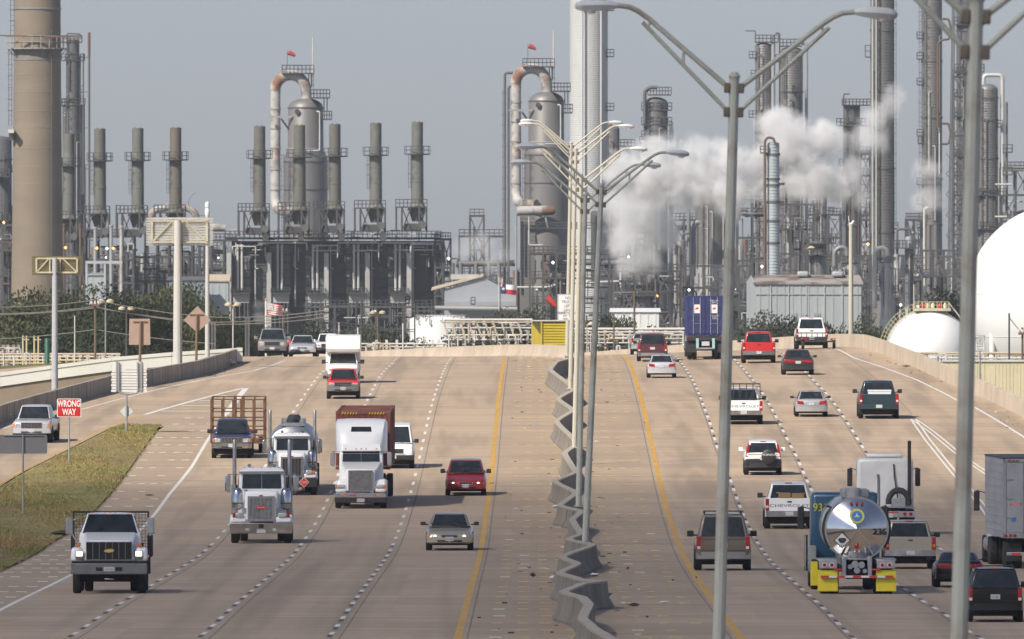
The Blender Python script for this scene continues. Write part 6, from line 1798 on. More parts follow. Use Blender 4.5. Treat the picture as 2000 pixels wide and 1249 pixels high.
# furnace block under the stacks
q = PX(2206); k = q.k
fb = thing('furnace_block', 'long dark furnace block of panelled bays under the five right hand stacks', 'furnace', (q.X(655), 2206, 0))
MB().box(q.X(452), q.X(868), 2207.2, 2219, 0, q.Z(471)).build('casing', M_PANELD, fb, world=True, smooth=0)
MB().box(q.X(440), q.X(862), 2204, 2207, q.Z(468), q.Z(465)).build('header_deck', M_STEEL, fb, world=True, smooth=0)
rail_box(fb, q, 440, 862, 464, 3, dy=-1, h=12, posts=44)
tw_ = [469, 547, 616, 696, 777]
for i, x in enumerate(tw_):
    for s in (-4.2, 4.2): pipe(fb, q, [(x + s, 478, -2.4), (x + s, 566, -2.4)], 5, M_PIPEL, 'down_pipe')
    for s in (-4, 4): MB().lathe([(.1, -.25), (.28, 0), (.1, .25)], q.p(x + s, 568, -.8), 8).build('lamp', M_PIPEL, fb, world=True)
    dx = -21 if i < 2 else 22
    MB().box(q.X(x + dx - 4.5), q.X(x + dx + 4.5), 2202.2, 2207, 0, q.Z(494)).build('duct', M_DUCT, fb, world=True, smooth=0)
    MB().box(q.X(x + dx + 5.5), q.X(x + dx + 10), 2205.4, 2207.1, 0, q.Z(490)).build('duct', M_STEEL, fb, world=True, smooth=0)
    for s in (-14, 14):          # panelled strips beside the twin pipes
        for j in range(10):
            ya = 484 + j * 15
            MB().box(q.X(x + s - 5.5), q.X(x + s + 5.5), 2205.6, 2207.3, q.Z(ya + 13), q.Z(ya)).build('panel', M_PANEL, fb, world=True, smooth=0)
    xb0 = x + (31 if i < 2 else 34); 
    for j in range(11):
        ya = 478 + j * 14
        MB().box(q.X(xb0 - 1), q.X(xb0 + 27), 2206.5, 2207.25, q.Z(ya + 12.4), q.Z(ya)).build('wall_plate', M_PANELD, fb, world=True, smooth=0)
    MB().box(q.X(x - 14), q.X(x + 18), 2202.5, 2206.5, q.Z(592), q.Z(574)).build('burner_box', M_DUCT, fb, world=True, smooth=0)
    rail_box(fb, q, x - 17, x + 20, 572, 3, dy=-3, h=8)
    for s in (-9, 0, 9, 16): pipe(fb, q, [(x + s, 592, -3.6), (x + s, 665, -3.6)], 2, M_STEEL)
    pipe(fb, q, [(x + 30, 478, -1.5), (x + 30, 525, -1.5), (x + 36, 525, -1.5)], 2.4, M_PIPEL); pipe(fb, q, [(x + 30, 527, -1.6), (x + 30, 600, -1.6)], 3, M_DUCT)
for x0, x1, y, w in ((505, 600, 475, 3.4), (615, 660, 480, 3), (660, 740, 475, 3), (745, 860, 475, 3.4), (612, 660, 490, 2.6), (690, 740, 490, 2.6), (770, 850, 489, 2.6), (640, 860, 458, 2.4), (455, 500, 482, 2.4)):
    pipe(fb, q, [(x0, y + 6, -3), (x0, y, -3), (x1, y, -3), (x1, y + 14, -3)], w, M_PIPEL)
pipe(fb, q, [(858, 477, -3.4), (803, 477, -3.4), (803, 640, -3.4)], 5, M_PIPEL, 'riser')
for x in (519, 588, 668, 748): MB().box(q.X(x - 5.5), q.X(x + 5.5), 2202, 2204, q.Z(471), q.Z(454)).build('analyser_cabin', M_WPIPE, fb, world=True, smooth=0)
for i in range(150):
    x = rng.uniform(442, 862); y = rng.uniform(448, 505); l = rng.uniform(4, 26)
    if rng.random() < .5: pipe(fb, q, [(x, y, -2.2), (x, y + l, -2.2)], rng.choice((1.4, 1.8, 2.4)), rng.choice((M_STEEL, M_PIPE, M_PIPEL)), n=6)
    else: pipe(fb, q, [(x, y, -2.4), (x + l, y, -2.4)], rng.choice((1.4, 1.8, 2.4)), rng.choice((M_STEEL, M_PIPE, M_PIPEL)), n=6)
for i in range(60):
    x = rng.uniform(600, 862); y = rng.uniform(596, 650); l = rng.uniform(5, 32)
    if rng.random() < .6: pipe(fb, q, [(x, y, -5), (x, y + l, -5)], rng.choice((1.4, 2, 2.6)), rng.choice((M_STEEL, M_DKST, M_PIPE)), n=6)
    else: pipe(fb, q, [(x, y, -5.4), (x + l, y, -5.4)], rng.choice((1.4, 2, 2.6)), rng.choice((M_STEEL, M_DKST, M_PIPE)), n=6)
# stair tower at its right end
def frame(label, x0, x1, yt, D, depth=8, ny=4, nx=3, seed=1, pipes=24, name='pipe_structure', cat='steel frame', brace=True, drums=1, mats=None, yb=None, fill=1.0):
    """an open steel process structure with its own pipes, drums and rails"""
    g = random.Random(seed); q = PX(D)
    t = thing(name, label, cat, (q.X((x0 + x1) / 2), D, 0))
    yb = yb or 690
    xs = [x0 + (x1 - x0) * i / nx for i in range(nx + 1)]
    ys = [yt + (yb - yt) * j / ny for j in range(ny + 1)]
    for x in xs:
        for d in (-depth / 2, depth / 2): MB().beam(q.p(x, yt - 2, d), (q.X(x), D + d, 0), .3).build('post', M_DKST, t, world=True, smooth=0)
    for j, y in enumerate(ys[:-1]):
        for d in (-depth / 2, depth / 2): MB().beam(q.p(x0, y, d), q.p(x1, y, d), .28).build('beam', M_DKST, t, world=True, smooth=0)
        if g.random() < .7: rail_box(t, q, x0, x1, y, depth, h=13, posts=nx * 3)
        if brace:
            i = g.randrange(nx)
            MB().beam(q.p(xs[i], y, -depth / 2), q.p(xs[i + 1], ys[j + 1], -depth / 2), .18).build('brace', M_STEEL, t, world=True, smooth=0)
            MB().beam(q.p(xs[i + 1], y, -depth / 2), q.p(xs[i], ys[j + 1], -depth / 2), .18).build('brace', M_STEEL, t, world=True, smooth=0)
    mm = mats or (M_STEEL, M_PIPE, M_PIPE, M_PIPEL, M_DKST, M_RUST2, M_INSUL)
    for _ in range(int(pipes * fill)):
        x = g.uniform(x0, x1); y = g.uniform(yt, min(yb, 680)); w = g.choice((1.6, 2.2, 3, 4.4)); d = g.uniform(-depth / 2 - 1, depth / 2)
        m = g.choice(mm); c = g.random()
        if c < .45: pipe(t, q, [(x, y, d), (x, min(690, y + g.uniform(20, 90)), d)], w, m, n=6)
        elif c < .8: pipe(t, q, [(x, y, d), (min(x1 + 6, x + g.uniform(10, 60)), y, d)], w, m, n=6)
        else:
            l = g.uniform(8, 24); pipe(t, q, [(x, y + l * 1.4, d), (x, y, d), (x + l, y, d), (x + l, y + l, d)], w, m, n=6)
    for _ in range(drums):
        x = g.uniform(x0, x1 - 20); y = g.uniform(yt + 15, 620); l = g.uniform(14, 34); r = g.uniform(3, 6)
        a, b = q.p(x, y, -depth * .3), q.p(x + l, y, -depth * .3)
        R_ = r * q.k
        MB().tube([a - Vector((R_ * .45, 0, 0)), a - Vector((R_ * .3, 0, 0)), a, b, b + Vector((R_ * .3, 0, 0)), b + Vector((R_ * .45, 0, 0))], [R_ * .3, R_ * .8, R_, R_, R_ * .8, R_ * .3], 14).build('drum', g.choice((M_INSUL, M_PIPE, M_PALE)), t, world=True)
    for _ in range(2):
        if g.random() < .4:
            MB().lathe([(.05, -.22), (.24, 0), (.05, .22)], q.p(g.uniform(x0, x1), g.uniform(yt + 10, 610), -depth / 2 - 1), 8).build('lamp', M_LAMPW, t, world=True)
    return t
frame('braced steel stair tower at the right end of the furnace block', 850, 880, 468, 2205, 6, 4, 2, 11, 10, 'stair_tower')
frame('low steel structure of pipes behind the camera pole', 390, 462, 470, 2260, 8, 4, 3, 12, 26)
frame('dense rusty pipe structure below the large ribbed sign', 262, 400, 456, 2240, 10, 5, 6, 13, 60, drums=3, mats=(M_RUST2, M_STEEL, M_DKST, M_PIPE, M_RUST2))
frame('pipework structure between the chimney and the big ribbed sign', 120, 262, 462, 2230, 10, 5, 6, 14, 70, drums=3)
frame('pipework frame at the far left behind the chimney', -15, 30, 440, 2240, 10, 5, 2, 15, 30, drums=1, mats=(M_RUST2, M_STEEL, M_PIPE, M_RUST2))
frame('skeletal valve structure in steam left of the right swan neck reactor', 897, 985, 462, 2300, 8, 3, 3, 16, 18, drums=0)
frame('tall narrow frame of pipes with a top nozzle left of the right reactor', 918, 945, 422, 2310, 5, 4, 1, 17, 18, drums=0)
frame('dark pipe structure under the right swan neck reactor', 1035, 1190, 495, 2192, 10, 4, 6, 18, 60, drums=4)
frame('dark process structure behind the steam at the centre', 1195, 1330, 530, 2230, 12, 4, 6, 19, 75, drums=4)
frame('dark vertical pipe bank left of the grey shed', 1330, 1465, 520, 2240, 12, 4, 6, 20, 75, drums=3)
frame('high steel frame between the tall lamp post and the blue grey column', 1440, 1498, 375, 2260, 8, 7, 2, 21, 46, drums=1)
frame('pipe frame behind the blue grey column', 1520, 1590, 400, 2330, 8, 6, 3, 22, 46, drums=1)
frame('pipework frame between the sheds and the tall columns', 1590, 1700, 500, 2300, 10, 4, 5, 23, 50, drums=2)
frame('process frame with rusty pipes left of the white sphere', 1745, 1800, 500, 2250, 8, 4, 3, 24, 40, drums=1, mats=(M_RUST2, M_STEEL, M_PIPE, M_RUSTP))
frame('tall dark ladder frame beside the right hand column', 1862, 1884, 150, 2320, 4, 14, 1, 25, 20, drums=0)
frame('pipework at the foot of the domed vessel on the right', 1800, 1905, 490, 2330, 10, 4, 5, 26, 50, drums=2)
frame('low pipe racks behind the furnace block and trees', 600, 870, 600, 2120, 6, 2, 10, 27, 60, drums=2)

frame('tall pipe frame right of the tan topped vessel', 1618, 1642, 420, 2380, 6, 6, 1, 31, 26, drums=0)
frame('tall pipe frame between the square topped column and the tall grey column', 1680, 1700, 300, 2440, 6, 9, 1, 32, 26, drums=0)
frame('tall pipe frame right of the pair of grey columns', 1576, 1596, 330, 2440, 6, 8, 1, 33, 26, drums=0)
frame('pipe frame left of the slim grey column', 1770, 1800, 430, 2400, 8, 6, 2, 34, 36, drums=1)
frame('pipe frame under the left end of the steam cloud', 1205, 1262, 455, 2420, 8, 5, 3, 35, 40, drums=2)
frame('pipe frame left of the broad ribbed vat', 1312, 1360, 430, 2420, 8, 6, 2, 36, 36, drums=1)
frame('pipe frame between the right reactor and the pale ribbed column', 1090, 1120, 300, 2420, 6, 9, 1, 37, 36, drums=0)
frame('pipe frame at the right of the domed vessel', 1955, 2010, 330, 2420, 8, 7, 2, 38, 36, drums=1)

# extra pieces of the left cluster
def vpipe(label, x, yt, yb, w, mat, D=2190, name='vertical_pipe'):
    q = PX(D); t = thing(name, label, 'pipe', (q.X(x), D, 0))
    pipe(t, q, [(x, 690, 0), (x, yt, 0)], w, mat, 'barrel', 12)
    MB().lathe([(w * q.k * .5, 0), (w * q.k * .68, .05), (w * q.k * .68, .3), (w * q.k * .5, .35)], q.p(x, yt + 2), 12).build('flange', mat, t, world=True)
vpipe('thick pale vertical pipe nearest the chimney, left of three', 186, 446, 510, 7, M_PALE)
vpipe('thick pale vertical pipe in the middle of three', 217, 442, 510, 7, M_PALE)
vpipe('thick pale rust stained vertical pipe, right of three', 237, 444, 510, 7, M_RUSTP)
vpipe('oxide red vertical pipe at the chimney edge', 125, 440, 500, 5, M_RUST2)
vpipe('oxide red vertical pipe between the chimney and the pale pipes', 157, 440, 500, 5, M_RUST2)
q = PX(2235); t = thing('duct', 'rusty elbow duct arching behind the large ribbed sign', 'duct', (q.X(360), 2235, 0))
pipe(t, q, [(290, 440, 0), (297, 412, 0), (330, 405, 0)], 14, M_RUSTP, 'elbow', 14); pipe(t, q, [(345, 405, 0), (378, 408, 0), (388, 440, 0)], 14, M_RUSTP, 'elbow', 14); pipe(t, q, [(388, 445, 1), (440, 445, 1)], 16, M_RUSTP, 'drum', 14)
for i_, (x, y) in enumerate(((66, 545), (132, 485), (193, 486), (225, 486), (12, 436), (1692, 478), (1282, 579))):
    qq = PX(2150); o = MB().lathe([(.03, -.2), (.22, 0), (.03, .2)], (0, 0, 0), 8).build('plant_lamp', M_LAMPO); o.location = qq.p(x, y, -10)
    tag(o, ('small orange plant lamp ' + ('low on the chimney', 'right of the chimney foot', 'beside the left pale pipe', 'between the right pale pipes', 'left of the chimney', 'among the tall columns on the right', 'left of the blue container')[i_]), 'lamp', 'orange plant lamps')

# swan-neck reactors
def reactor(label, cx, yo, D, leg_dx, right_face):
    q = PX(D); k = q.k; C = (q.X(cx), D, 0)
    t = thing('swan_neck_reactor', label, 'reactor', (q.X(cx), D, 0), group='pair of swan neck reactors')
    pr = [(43 * k, 0), (43 * k, q.Z(yo + 125)), (42.5 * k, q.Z(yo + 118)), (35 * k, q.Z(yo + 100)), (34.5 * k, q.Z(yo + 20))]
    for a in (25, 45, 65, 80): pr.append((34.5 * k * math.cos(R(a)), q.Z(yo + 20) + 19 * k * math.sin(R(a))))
    MB().lathe(pr, C, 36).build('shell', M_INSUL, t, world=True)
    for y, r_ in ((yo + 20, 35), (yo + 100, 35.6), (yo + 125, 43.6), (yo + 180, 43.6)): MB().lathe([(r_ * k - .1, -.1), (r_ * k + .06, -.08), (r_ * k + .06, .08), (r_ * k - .1, .1)], (C[0], C[1], q.Z(y)), 36).build('seam_ring', M_PALE if y == yo + 100 else M_STEEL, t, world=True)
    sx = cx - 59
    pts = [q.p(cx + 1, yo + 6), q.p(cx + 1, yo - 10)]
    ac = q.p((cx + sx) / 2, yo - 14); rx, rz = 30 * k, 30 * k
    pts += [Vector((ac.x + rx * math.cos(R(a)), D, ac.z + rz * math.sin(R(a)))) for a in range(0, 181, 12)]
    nk = MB().tube(pts, 10.5 * k, 16).build('swan_neck', M_RUSTP, t, world=True)
    pipe(t, q, [(sx, yo - 14, 0), (sx, yo + 208, 0), (sx + 8, yo + 222, -2), (sx + 40, yo + 222, -4)], 19.5, M_RUSTP, 'down_leg', 16)
    for y in (yo + 22, yo + 60, yo + 98, yo + 140, yo + 180): MB().lathe([(9.6 * k, -.15), (11 * k, -.12), (11 * k, .12), (9.6 * k, .15)], q.p(sx, y), 16).build('clamp_band', M_PALE, t, world=True)
    MB().beam(q.p(sx - 14, yo + 38, -2), q.p(cx - 26, yo + 38, -2), .3).build('stay_beam', M_PALE, t, world=True, smooth=0)
    MB().beam(q.p(sx + 12, yo + 42, -2), q.p(cx - 33, yo + 62, -1), .2).build('stay_brace', M_STEEL, t, world=True, smooth=0)
    rail_box(t, q, cx - 46, cx + 16, yo - 48, 3, h=15, posts=8)
    for x in (cx - 10, cx + 6, cx + 12): MB().beam(q.p(x, yo - 48, 0), q.p(x, yo - 20, 0), .14).build('platform_leg', M_DKST, t, world=True, smooth=0)
    ladder(t, q, cx + 13, yo - 48, yo + 2, -1, 5)
    rail_box(t, q, cx + 10, cx + 47, yo + 0, 4, dy=-1.5, h=15, posts=6)
    rail_box(t, q, cx + 32, cx + 51, yo + 42, 4, dy=-1.5, h=15, posts=4)
    for x in (cx + 36, cx + 42): MB().beam(q.p(x, yo, -1), q.p(x, yo + 28, -1), .14).build('platform_leg', M_DKST, t, world=True, smooth=0)
    pipe(t, q, [(cx + 22, yo + 28, -3.2), (cx + 28, yo + 28, -3.3), (cx + 28, yo + 104, -3.3), (cx - 2, yo + 104, -3.6)], 3, M_PIPEL, 'vent_line')
    m = MB().tube([q.p(cx - 16, yo + 28, -2.5), q.p(cx - 16, yo + 28, -2.9)], 5.2 * k, 14).build('manway', M_DKST, t, world=True)
    pipe(t, q, [(cx + 14, yo - 48, 0), (cx + 14, yo - 118, 0)], 2.2, M_WPIPE, 'mast')
    pipe(t, q, [(cx - 36, yo - 48, 0), (cx - 36, yo - 92, 0)], 1.2, M_STEEL, 'windsock_pole')
    wsk = MB(); a = q.p(cx - 34, yo - 88, 0); b = q.p(cx - 20, yo - 81, 0)
    wsk.tube([a, a * .5 + b * .5 + Vector((0, 0, .08)), b], [.42, .36, .2], 10)
    o = wsk.build('windsock', pmat('windsock_red', (.55, .05, .06), .7, c2=(.45, .12, .12), scale=1), None)
    tag(o, 'small red windsock on top of ' + ('the left' if cx < 800 else 'the right') + ' swan neck reactor', 'windsock', 'reactor windsocks')
    ladder(t, q, cx - 44, yo + 110, yo + 260, -3.3, 4)
    return t, q
reactor('left swan neck reactor with a rust patched overhead pipe behind the stacks', 597, 191, 2290, -59, 1)
t, q = reactor('right swan neck reactor with a rust patched overhead pipe by the pale column', 1067, 178, 2240, -59, 1)
for x, yt in ((986, 142), (993, 168)): pipe(t, q, [(x, 690, 3), (x, yt, 3), (x + 16, yt, 3)], 5, M_STEEL, 'side_pipe')
ladder(t, q, 985, 175, 560, -1, 6)
MB().tube([q.p(1010, 413, -5), q.p(1078, 412, -5), q.p(1084, 412, -5)], [9.5 * q.k, 9.5 * q.k, 6 * q.k], 16).build('horizontal_drum', M_RUSTP, t, world=True)
for x in (1022, 1068): MB().beam(q.p(x - 4, 418, -5), q.p(x + 1, 445, -5), .25).build('drum_leg', M_PALE, t, world=True, smooth=0)
MB().box(q.X(1015), q.X(1045), 2229, 2232, 0, q.Z(422)).build('clad_tower', M_INSUL, t, world=True, smooth=0)
for y in range(428, 565, 7): MB().box(q.X(1014.6), q.X(1045.4), 2228.95, 2229, q.Z(y) - .03, q.Z(y) + .03).build('cladding_seam', M_STEEL, t, world=True, smooth=0)
for x, a, b in ((1008, 420, 560), (1015, 425, 525)): pipe(t, q, [(x, b, -12), (x, a, -12)], 4, M_PALE, 'side_pipe')
pipe(t, q, [(1033, 425, -13), (1033, 480, -13), (1060, 480, -13)], 3, M_PIPEL, 'bypass_line')
rail_box(t, q, 1028, 1165, 446, 3, dy=-10, h=10, posts=14); rail_box(t, q, 1043, 1195, 497, 4, dy=-10, h=14, posts=16)
for x in (1064, 1110): MB().beam(q.p(x, 497, -11), q.p(x, 565, -11), .35).build('deck_post', M_RUST2, t, world=True, smooth=0)
pipe(t, q, [(1160, 560, -12), (1160, 432, -12)], 13, M_DKST, 'vent_pipe'); MB().lathe([(7.5 * q.k, q.Z(438)), (7.5 * q.k, q.Z(417)), (5 * q.k, q.Z(414))], (q.X(1160), 2228, 0), 14).build('silencer', M_DKST, t, world=True)
pipe(t, q, [(1100, 513, -11), (1228, 514, -11)], 13, M_INSUL, 'large_duct', 14)
pipe(t, q, [(985, 562, -14), (1070, 562, -14), (1090, 555, -14), (1240, 549, -14)], 4.5, M_PIPEL, 'steam_line')
pipe(t, q, [(890, 516, 4), (1008, 514, 4)], 12, M_INSUL, 'large_duct', 14)
for x in (884, 900, 930, 955, 975): pipe(t, q, [(x, 514, 2), (x, 560, 2)], 8, M_PIPE, 'standpipe')

# pale ribbed column and others
t, q = column('very tall pale ribbed column behind the cluster of lamp posts', 1113, 1187, -60, 2350, M_PALECOL, .2, ribs=4.2, dress=False)
for x in (1137, 1174): pipe(t, q, [(x, 420, -3.6), (x, -40, -3.6)], 4, M_PALECOL, 'riser')
for y in (20, 110, 215): rail_box(t, q, 1184, 1199, y, 2.5, h=13, posts=2)
pipe(t, q, [(1172, 24, -3.4), (1172, 17, -3.4), (1194, 17, -3)], 4, M_PALE)
t, q = column('small dark column beside the pale ribbed column half in steam', 1182, 1210, 246, 2480, M_STEEL, .5, rings=(300,), name='process_vessel', cat='vessel')
rail_box(t, q, 1205, 1240, 285, 4, h=12, posts=5); pipe(t, q, [(1187, 252, 0), (1187, 246, 0), (1196, 244, 0)], 6, M_RUST2)
t, q = column('dark column with three railed platforms rising out of the steam', 1257, 1304, 190, 2500, M_STEEL, .5, rings=(215, 242, 270))
for y, a, b in ((215, 1253, 1312), (244, 1253, 1312), (270, 1253, 1315), (185, 1265, 1311)): rail_box(t, q, a, b, y, 4, h=14, posts=8)
pipe(t, q, [(1259, 240, -2), (1259, 178, -2), (1270, 171, -2), (1284, 172, -2)], 7, M_STEEL)
t, q = column('left of a pair of tall grey columns above the steam', 1475, 1507, 84, 2450, M_INSUL, .3, rings=(175, 260), ribs=5)
rail_box(t, q, 1475, 1520, 82, 3, h=13, posts=6); rail_box(t, q, 1463, 1477, 113, 2, h=12, posts=2); rail_box(t, q, 1463, 1477, 229, 2, h=12, posts=2)
pipe(t, q, [(1510, 300, -1), (1510, 68, -1)], 8, M_PALE, 'overhead_line'); pipe(t, q, [(1456, 61, -1), (1475, 61, -1), (1475, 84, -1)], 2, M_DKST, 'davit')
t, q = column('right of a pair of tall grey columns above the steam', 1523, 1568, 92, 2460, M_INSUL, .4, rings=(180, 330, 420), ribs=5)
rail_box(t, q, 1522, 1566, 90, 3, h=13, posts=6); pipe(t, q, [(1575, 600, -1), (1575, 88, -1), (1558, 80, -1)], 6, M_PALE, 'overhead_line'); pipe(t, q, [(1522, 400, -3), (1522, 66, -3), (1514, 66, -3)], 3, M_DKST)
t, q = column('dark square topped column wrapped in thin steam', 1647, 1680, 205, 2430, M_STEEL, 0, rings=(240, 280, 440))
rail_box(t, q, 1645, 1700, 205, 4, h=11, posts=8); rail_box(t, q, 1634, 1698, 245, 4, h=13, posts=8)
pipe(t, q, [(1648, 205, 0), (1648, 184, 0), (1660, 184, 0)], 2.4, M_DKST, 'davit'); pipe(t, q, [(1643, 600, -2), (1643, 330, -2)], 5, M_DUCT)
for y in (310, 420): rail_box(t, q, 1682, 1698, y, 3, h=14, posts=2)
t, q = column('very tall grey column right of the steam with twin risers', 1700, 1746, -60, 2380, M_INSUL, .2, rings=(60, 180, 330, 455), ribs=6)
for x in (1704, 1711): pipe(t, q, [(x, 520, -2.5), (x, -40, -2.5)], 4, M_DUCT, 'riser')
ladder(t, q, 1748, -20, 480, -.5, 4); rail_box(t, q, 1690, 1700, 111, 2, h=22, posts=1)
t, q = column('very tall slim grey column left of the lattice mast', 1801, 1840, -60, 2360, M_INSUL, .2, rings=(120, 230, 350, 440), ribs=6)
for y in (75, 115, 165, 265, 360, 398, 445): rail_box(t, q, 1791, 1802, y, 2, h=12, posts=1)
ladder(t, q, 1797, -20, 460, -.5, 4)
pipe(t, q, [(1831, 250, -2.4), (1831, 85, -2.4), (1841, 78, -2.4), (1853, 78, -2.4), (1857, 60, -2.4), (1852, 38, -2.4), (1840, 38, -2.4)], 4.4, M_RUST2, 'loop'); pipe(t, q, [(1838, 242, -2), (1852, 242, -2), (1856, 262, -2), (1852, 282, -2), (1832, 282, -2)], 4.4, M_RUST2, 'loop')
pipe(t, q, [(1834, 340, -2.6), (1834, 260, -2.6)], 2, M_WPIPE); pipe(t, q, [(1804, 560, -4), (1804, 408, -4), (1812, 406, -4)], 4.6, M_WPIPE, 'bright_line')
for x in (1813, 1826): pipe(t, q, [(x, 600, -4.5), (x, 440, -4.5)], 9, M_INSUL, 'side_vessel', 12)
t, q = column('tall column almost hidden behind the nearest lamp post', 1868, 1906, -60, 2400, M_STEEL, .2, rings=(60, 140, 280))
for y in (48, 140, 225, 300): rail_box(t, q, 1864, 1922, y, 4, h=14, posts=8)
t, q = column('ribbed domed vessel with an overhead pipe loop at the right edge', 1908, 1949, 164, 2280, M_INSUL, .55, ribs=5, rings=(192, 235, 310, 372), name='process_vessel', cat='vessel')
pipe(t, q, [(1921, 168, 0), (1921, 147, 0), (1958, 147, 0), (1958, 190, 0), (1958, 400, 0)], 8, M_PIPEL, 'overhead_loop', 12)
pipe(t, q, [(1966, 420, 0), (1966, 200, 0)], 5, M_STEEL); 
for y in (297, 341): rail_box(t, q, 1958, 1977, y, 3, h=14, posts=2)
rail_box(t, q, 1900, 1965, 381, 4, h=12, posts=9); rail_box(t, q, 1900, 1950, 447, 4, h=12, posts=7)
for y, x1 in ((361, 1974), (424, 1965)): pipe(t, q, [(1942, y, -3), (x1, y, -3)], 4, M_PIPEL)
# lattice masts
def mast(label, x, yt, yb, D, wpx, lean=0, guy=True):
    q = PX(D); t = thing('lattice_mast', label, 'mast', (q.X(x), D, 0)); w = wpx * q.k / 2
    zt, zb = q.Z(yt), 0.0
    for s, d in ((-1, -1), (1, -1), (0, 1)): MB().beam((q.X(x) + s * w + lean * (-q.k) * 0, D + d * w, zb), (q.X(x + lean) + s * w, D + d * w, zt), .13).build('leg', M_STEEL, t, world=True, smooth=0)
    m = MB(); z = zb; i = 0
    while z < zt - 2 * w:
        f = (z - zb) / (zt - zb); xo = lean * q.k * f
        for s in (-1, 1): m.beam((q.X(x) + xo + s * w, D - w, z), (q.X(x) + xo - s * w, D - w, z + 2 * w), .08)
        z += 2 * w
    m.build('lacing', M_STEEL, t, world=True, smooth=0)
    return t, q
mast('slender lattice mast standing in the steam cloud', 1311, 238, 640, 2160, 6)
t, q = mast('tall lattice mast with cross braces left of the right hand columns', 1850, -60, 560, 2290, 6, lean=14)
for i in range(7): 
    y = 300 + i * 40
    for a, b in (((1848, y), (1884, y + 40)), ((1884, y), (1848, y + 40))): MB().beam(q.p(*a, 1), q.p(*b, 1), .12).build('cross_brace', M_STEEL, t, world=True, smooth=0)

# blue-grey column with rusty overhead line
t, q = column('short blue grey banded column with a rusty overhead pipe above the shed', 1498, 1522, 278, 1950, M_BLUEG, .15, ribs=6, dress=False, rings=(302, 350, 362, 395, 432, 475))
pipe(t, q, [(1493.5, 530, -1), (1493.5, 276, -1), (1499, 269, -1), (1510, 270, -1), (1514, 282, -1)], 5, M_RUST2, 'overhead_line')
rail_box(t, q, 1485, 1500, 298, 2, h=12, posts=2); rail_box(t, q, 1522, 1532, 360, 1, h=2, posts=1); rail_box(t, q, 1522, 1530, 396, 1, h=2, posts=1)
# vats and drums
t, q = column('broad grey ribbed vat with a pale skirt behind the blue container', 1357, 1421, 372, 2330, M_INSUL, .2, ribs=4, name='process_vat', cat='vessel')
MB().lathe([(33 * q.k, 0), (33 * q.k, q.Z(517))], (q.X(1389), 2330, 0), 28).build('skirt', M_PALE, t, world=True)
pipe(t, q, [(1353, 540, -6), (1353, 448, -6), (1359, 434, -6), (1369, 436, -6), (1369, 445, -6)], 10, M_PIPE, 'elbow_pipe', 14); pipe(t, q, [(1344, 540, -7), (1344, 408, -7)], 8, M_PIPE, 'standpipe', 12)
pipe(t, q, [(1331, 469, -8), (1331, 459, -8), (1345, 456, -8)], 4, M_STEEL)
column('small upright drum left of the broad ribbed vat', 1319, 1339, 470, 2310, M_INSUL, .4, name='process_drum', cat='vessel')
t, q = column('tan topped upright vessel right of the blue grey column', 1580, 1612, 471, 2180, M_INSUL, .3, name='process_vessel', cat='vessel', rings=(485,))
rail_box(t, q, 1570, 1614, 498, 4, h=10, posts=5); rail_box(t, q, 1578, 1632, 475, 4, h=18, posts=6); 
MB().lathe([(.2, -.3), (.6, 0), (.2, .3)], q.p(1584, 485, -3), 10).build('orange_float', M_YRAIL, t, world=True)
t, q = column('slim grey column with two side platforms behind the tan topped vessel', 1597, 1615, 350, 2340, M_INSUL, .3, rings=(420,))
rail_box(t, q, 1606, 1629, 418, 3, h=13, posts=3); rail_box(t, q, 1606, 1628, 474, 3, h=13, posts=3)
t, q = column('squat pale vessel with an inverted U pipe behind the cream pole', 1642, 1680, 513, 2170, M_PALE, .15, name='process_vessel', cat='vessel')
rail_box(t, q, 1637, 1685, 506, 4, h=4, posts=4)
pipe(t, q, [(1629, 520, -2), (1629, 492, -2), (1640, 483, -2), (1652, 485, -2), (1654, 500, -2)], 9, M_PIPE, 'u_pipe', 14)
t, q = column('squat pale vessel with an inverted U pipe left of the domed tank', 1718, 1746, 511, 2160, M_PALE, .15, name='process_vessel', cat='vessel')
rail_box(t, q, 1714, 1748, 507, 4, h=4, posts=4)
pipe(t, q, [(1708, 600, -2), (1708, 492, -2), (1718, 484, -2), (1731, 487, -2), (1733, 500, -2)], 9, M_DUCT, 'u_pipe', 14)
t, q = column('patchy blue grey column with a railed top deck and hooked pipe', 1768, 1783, 462, 2200, M_BLUEG, .2, rings=(520,))
rail_box(t, q, 1744, 1795, 484, 4, h=14, posts=8); pipe(t, q, [(1752, 520, -1), (1752, 448, -1), (1776, 448, -1), (1777, 458, -1)], 5, M_STEEL, 'hook_pipe')
pipe(t, q, [(1750, 580, -3), (1750, 497, -3)], 10, M_RUSTP, 'rusty_riser', 12)
MB().tube([q.p(1702, 578, -14), q.p(1750, 578, -14)], 10 * q.k, 16).build('horizontal_drum', M_INSUL, t, world=True)
t, q = column('shiny squat tank with a flat roof behind the white building', 1240, 1275, 578, 2100, M_INSUL, .05, name='storage_tank', cat='tank', rings=(583,))
rail_box(t, q, 1236, 1280, 577, 6, h=8, posts=8)
for i_, (x, y0) in enumerate(((1360, 545), (1380, 545), (1400, 545), (1340, 540))): pass

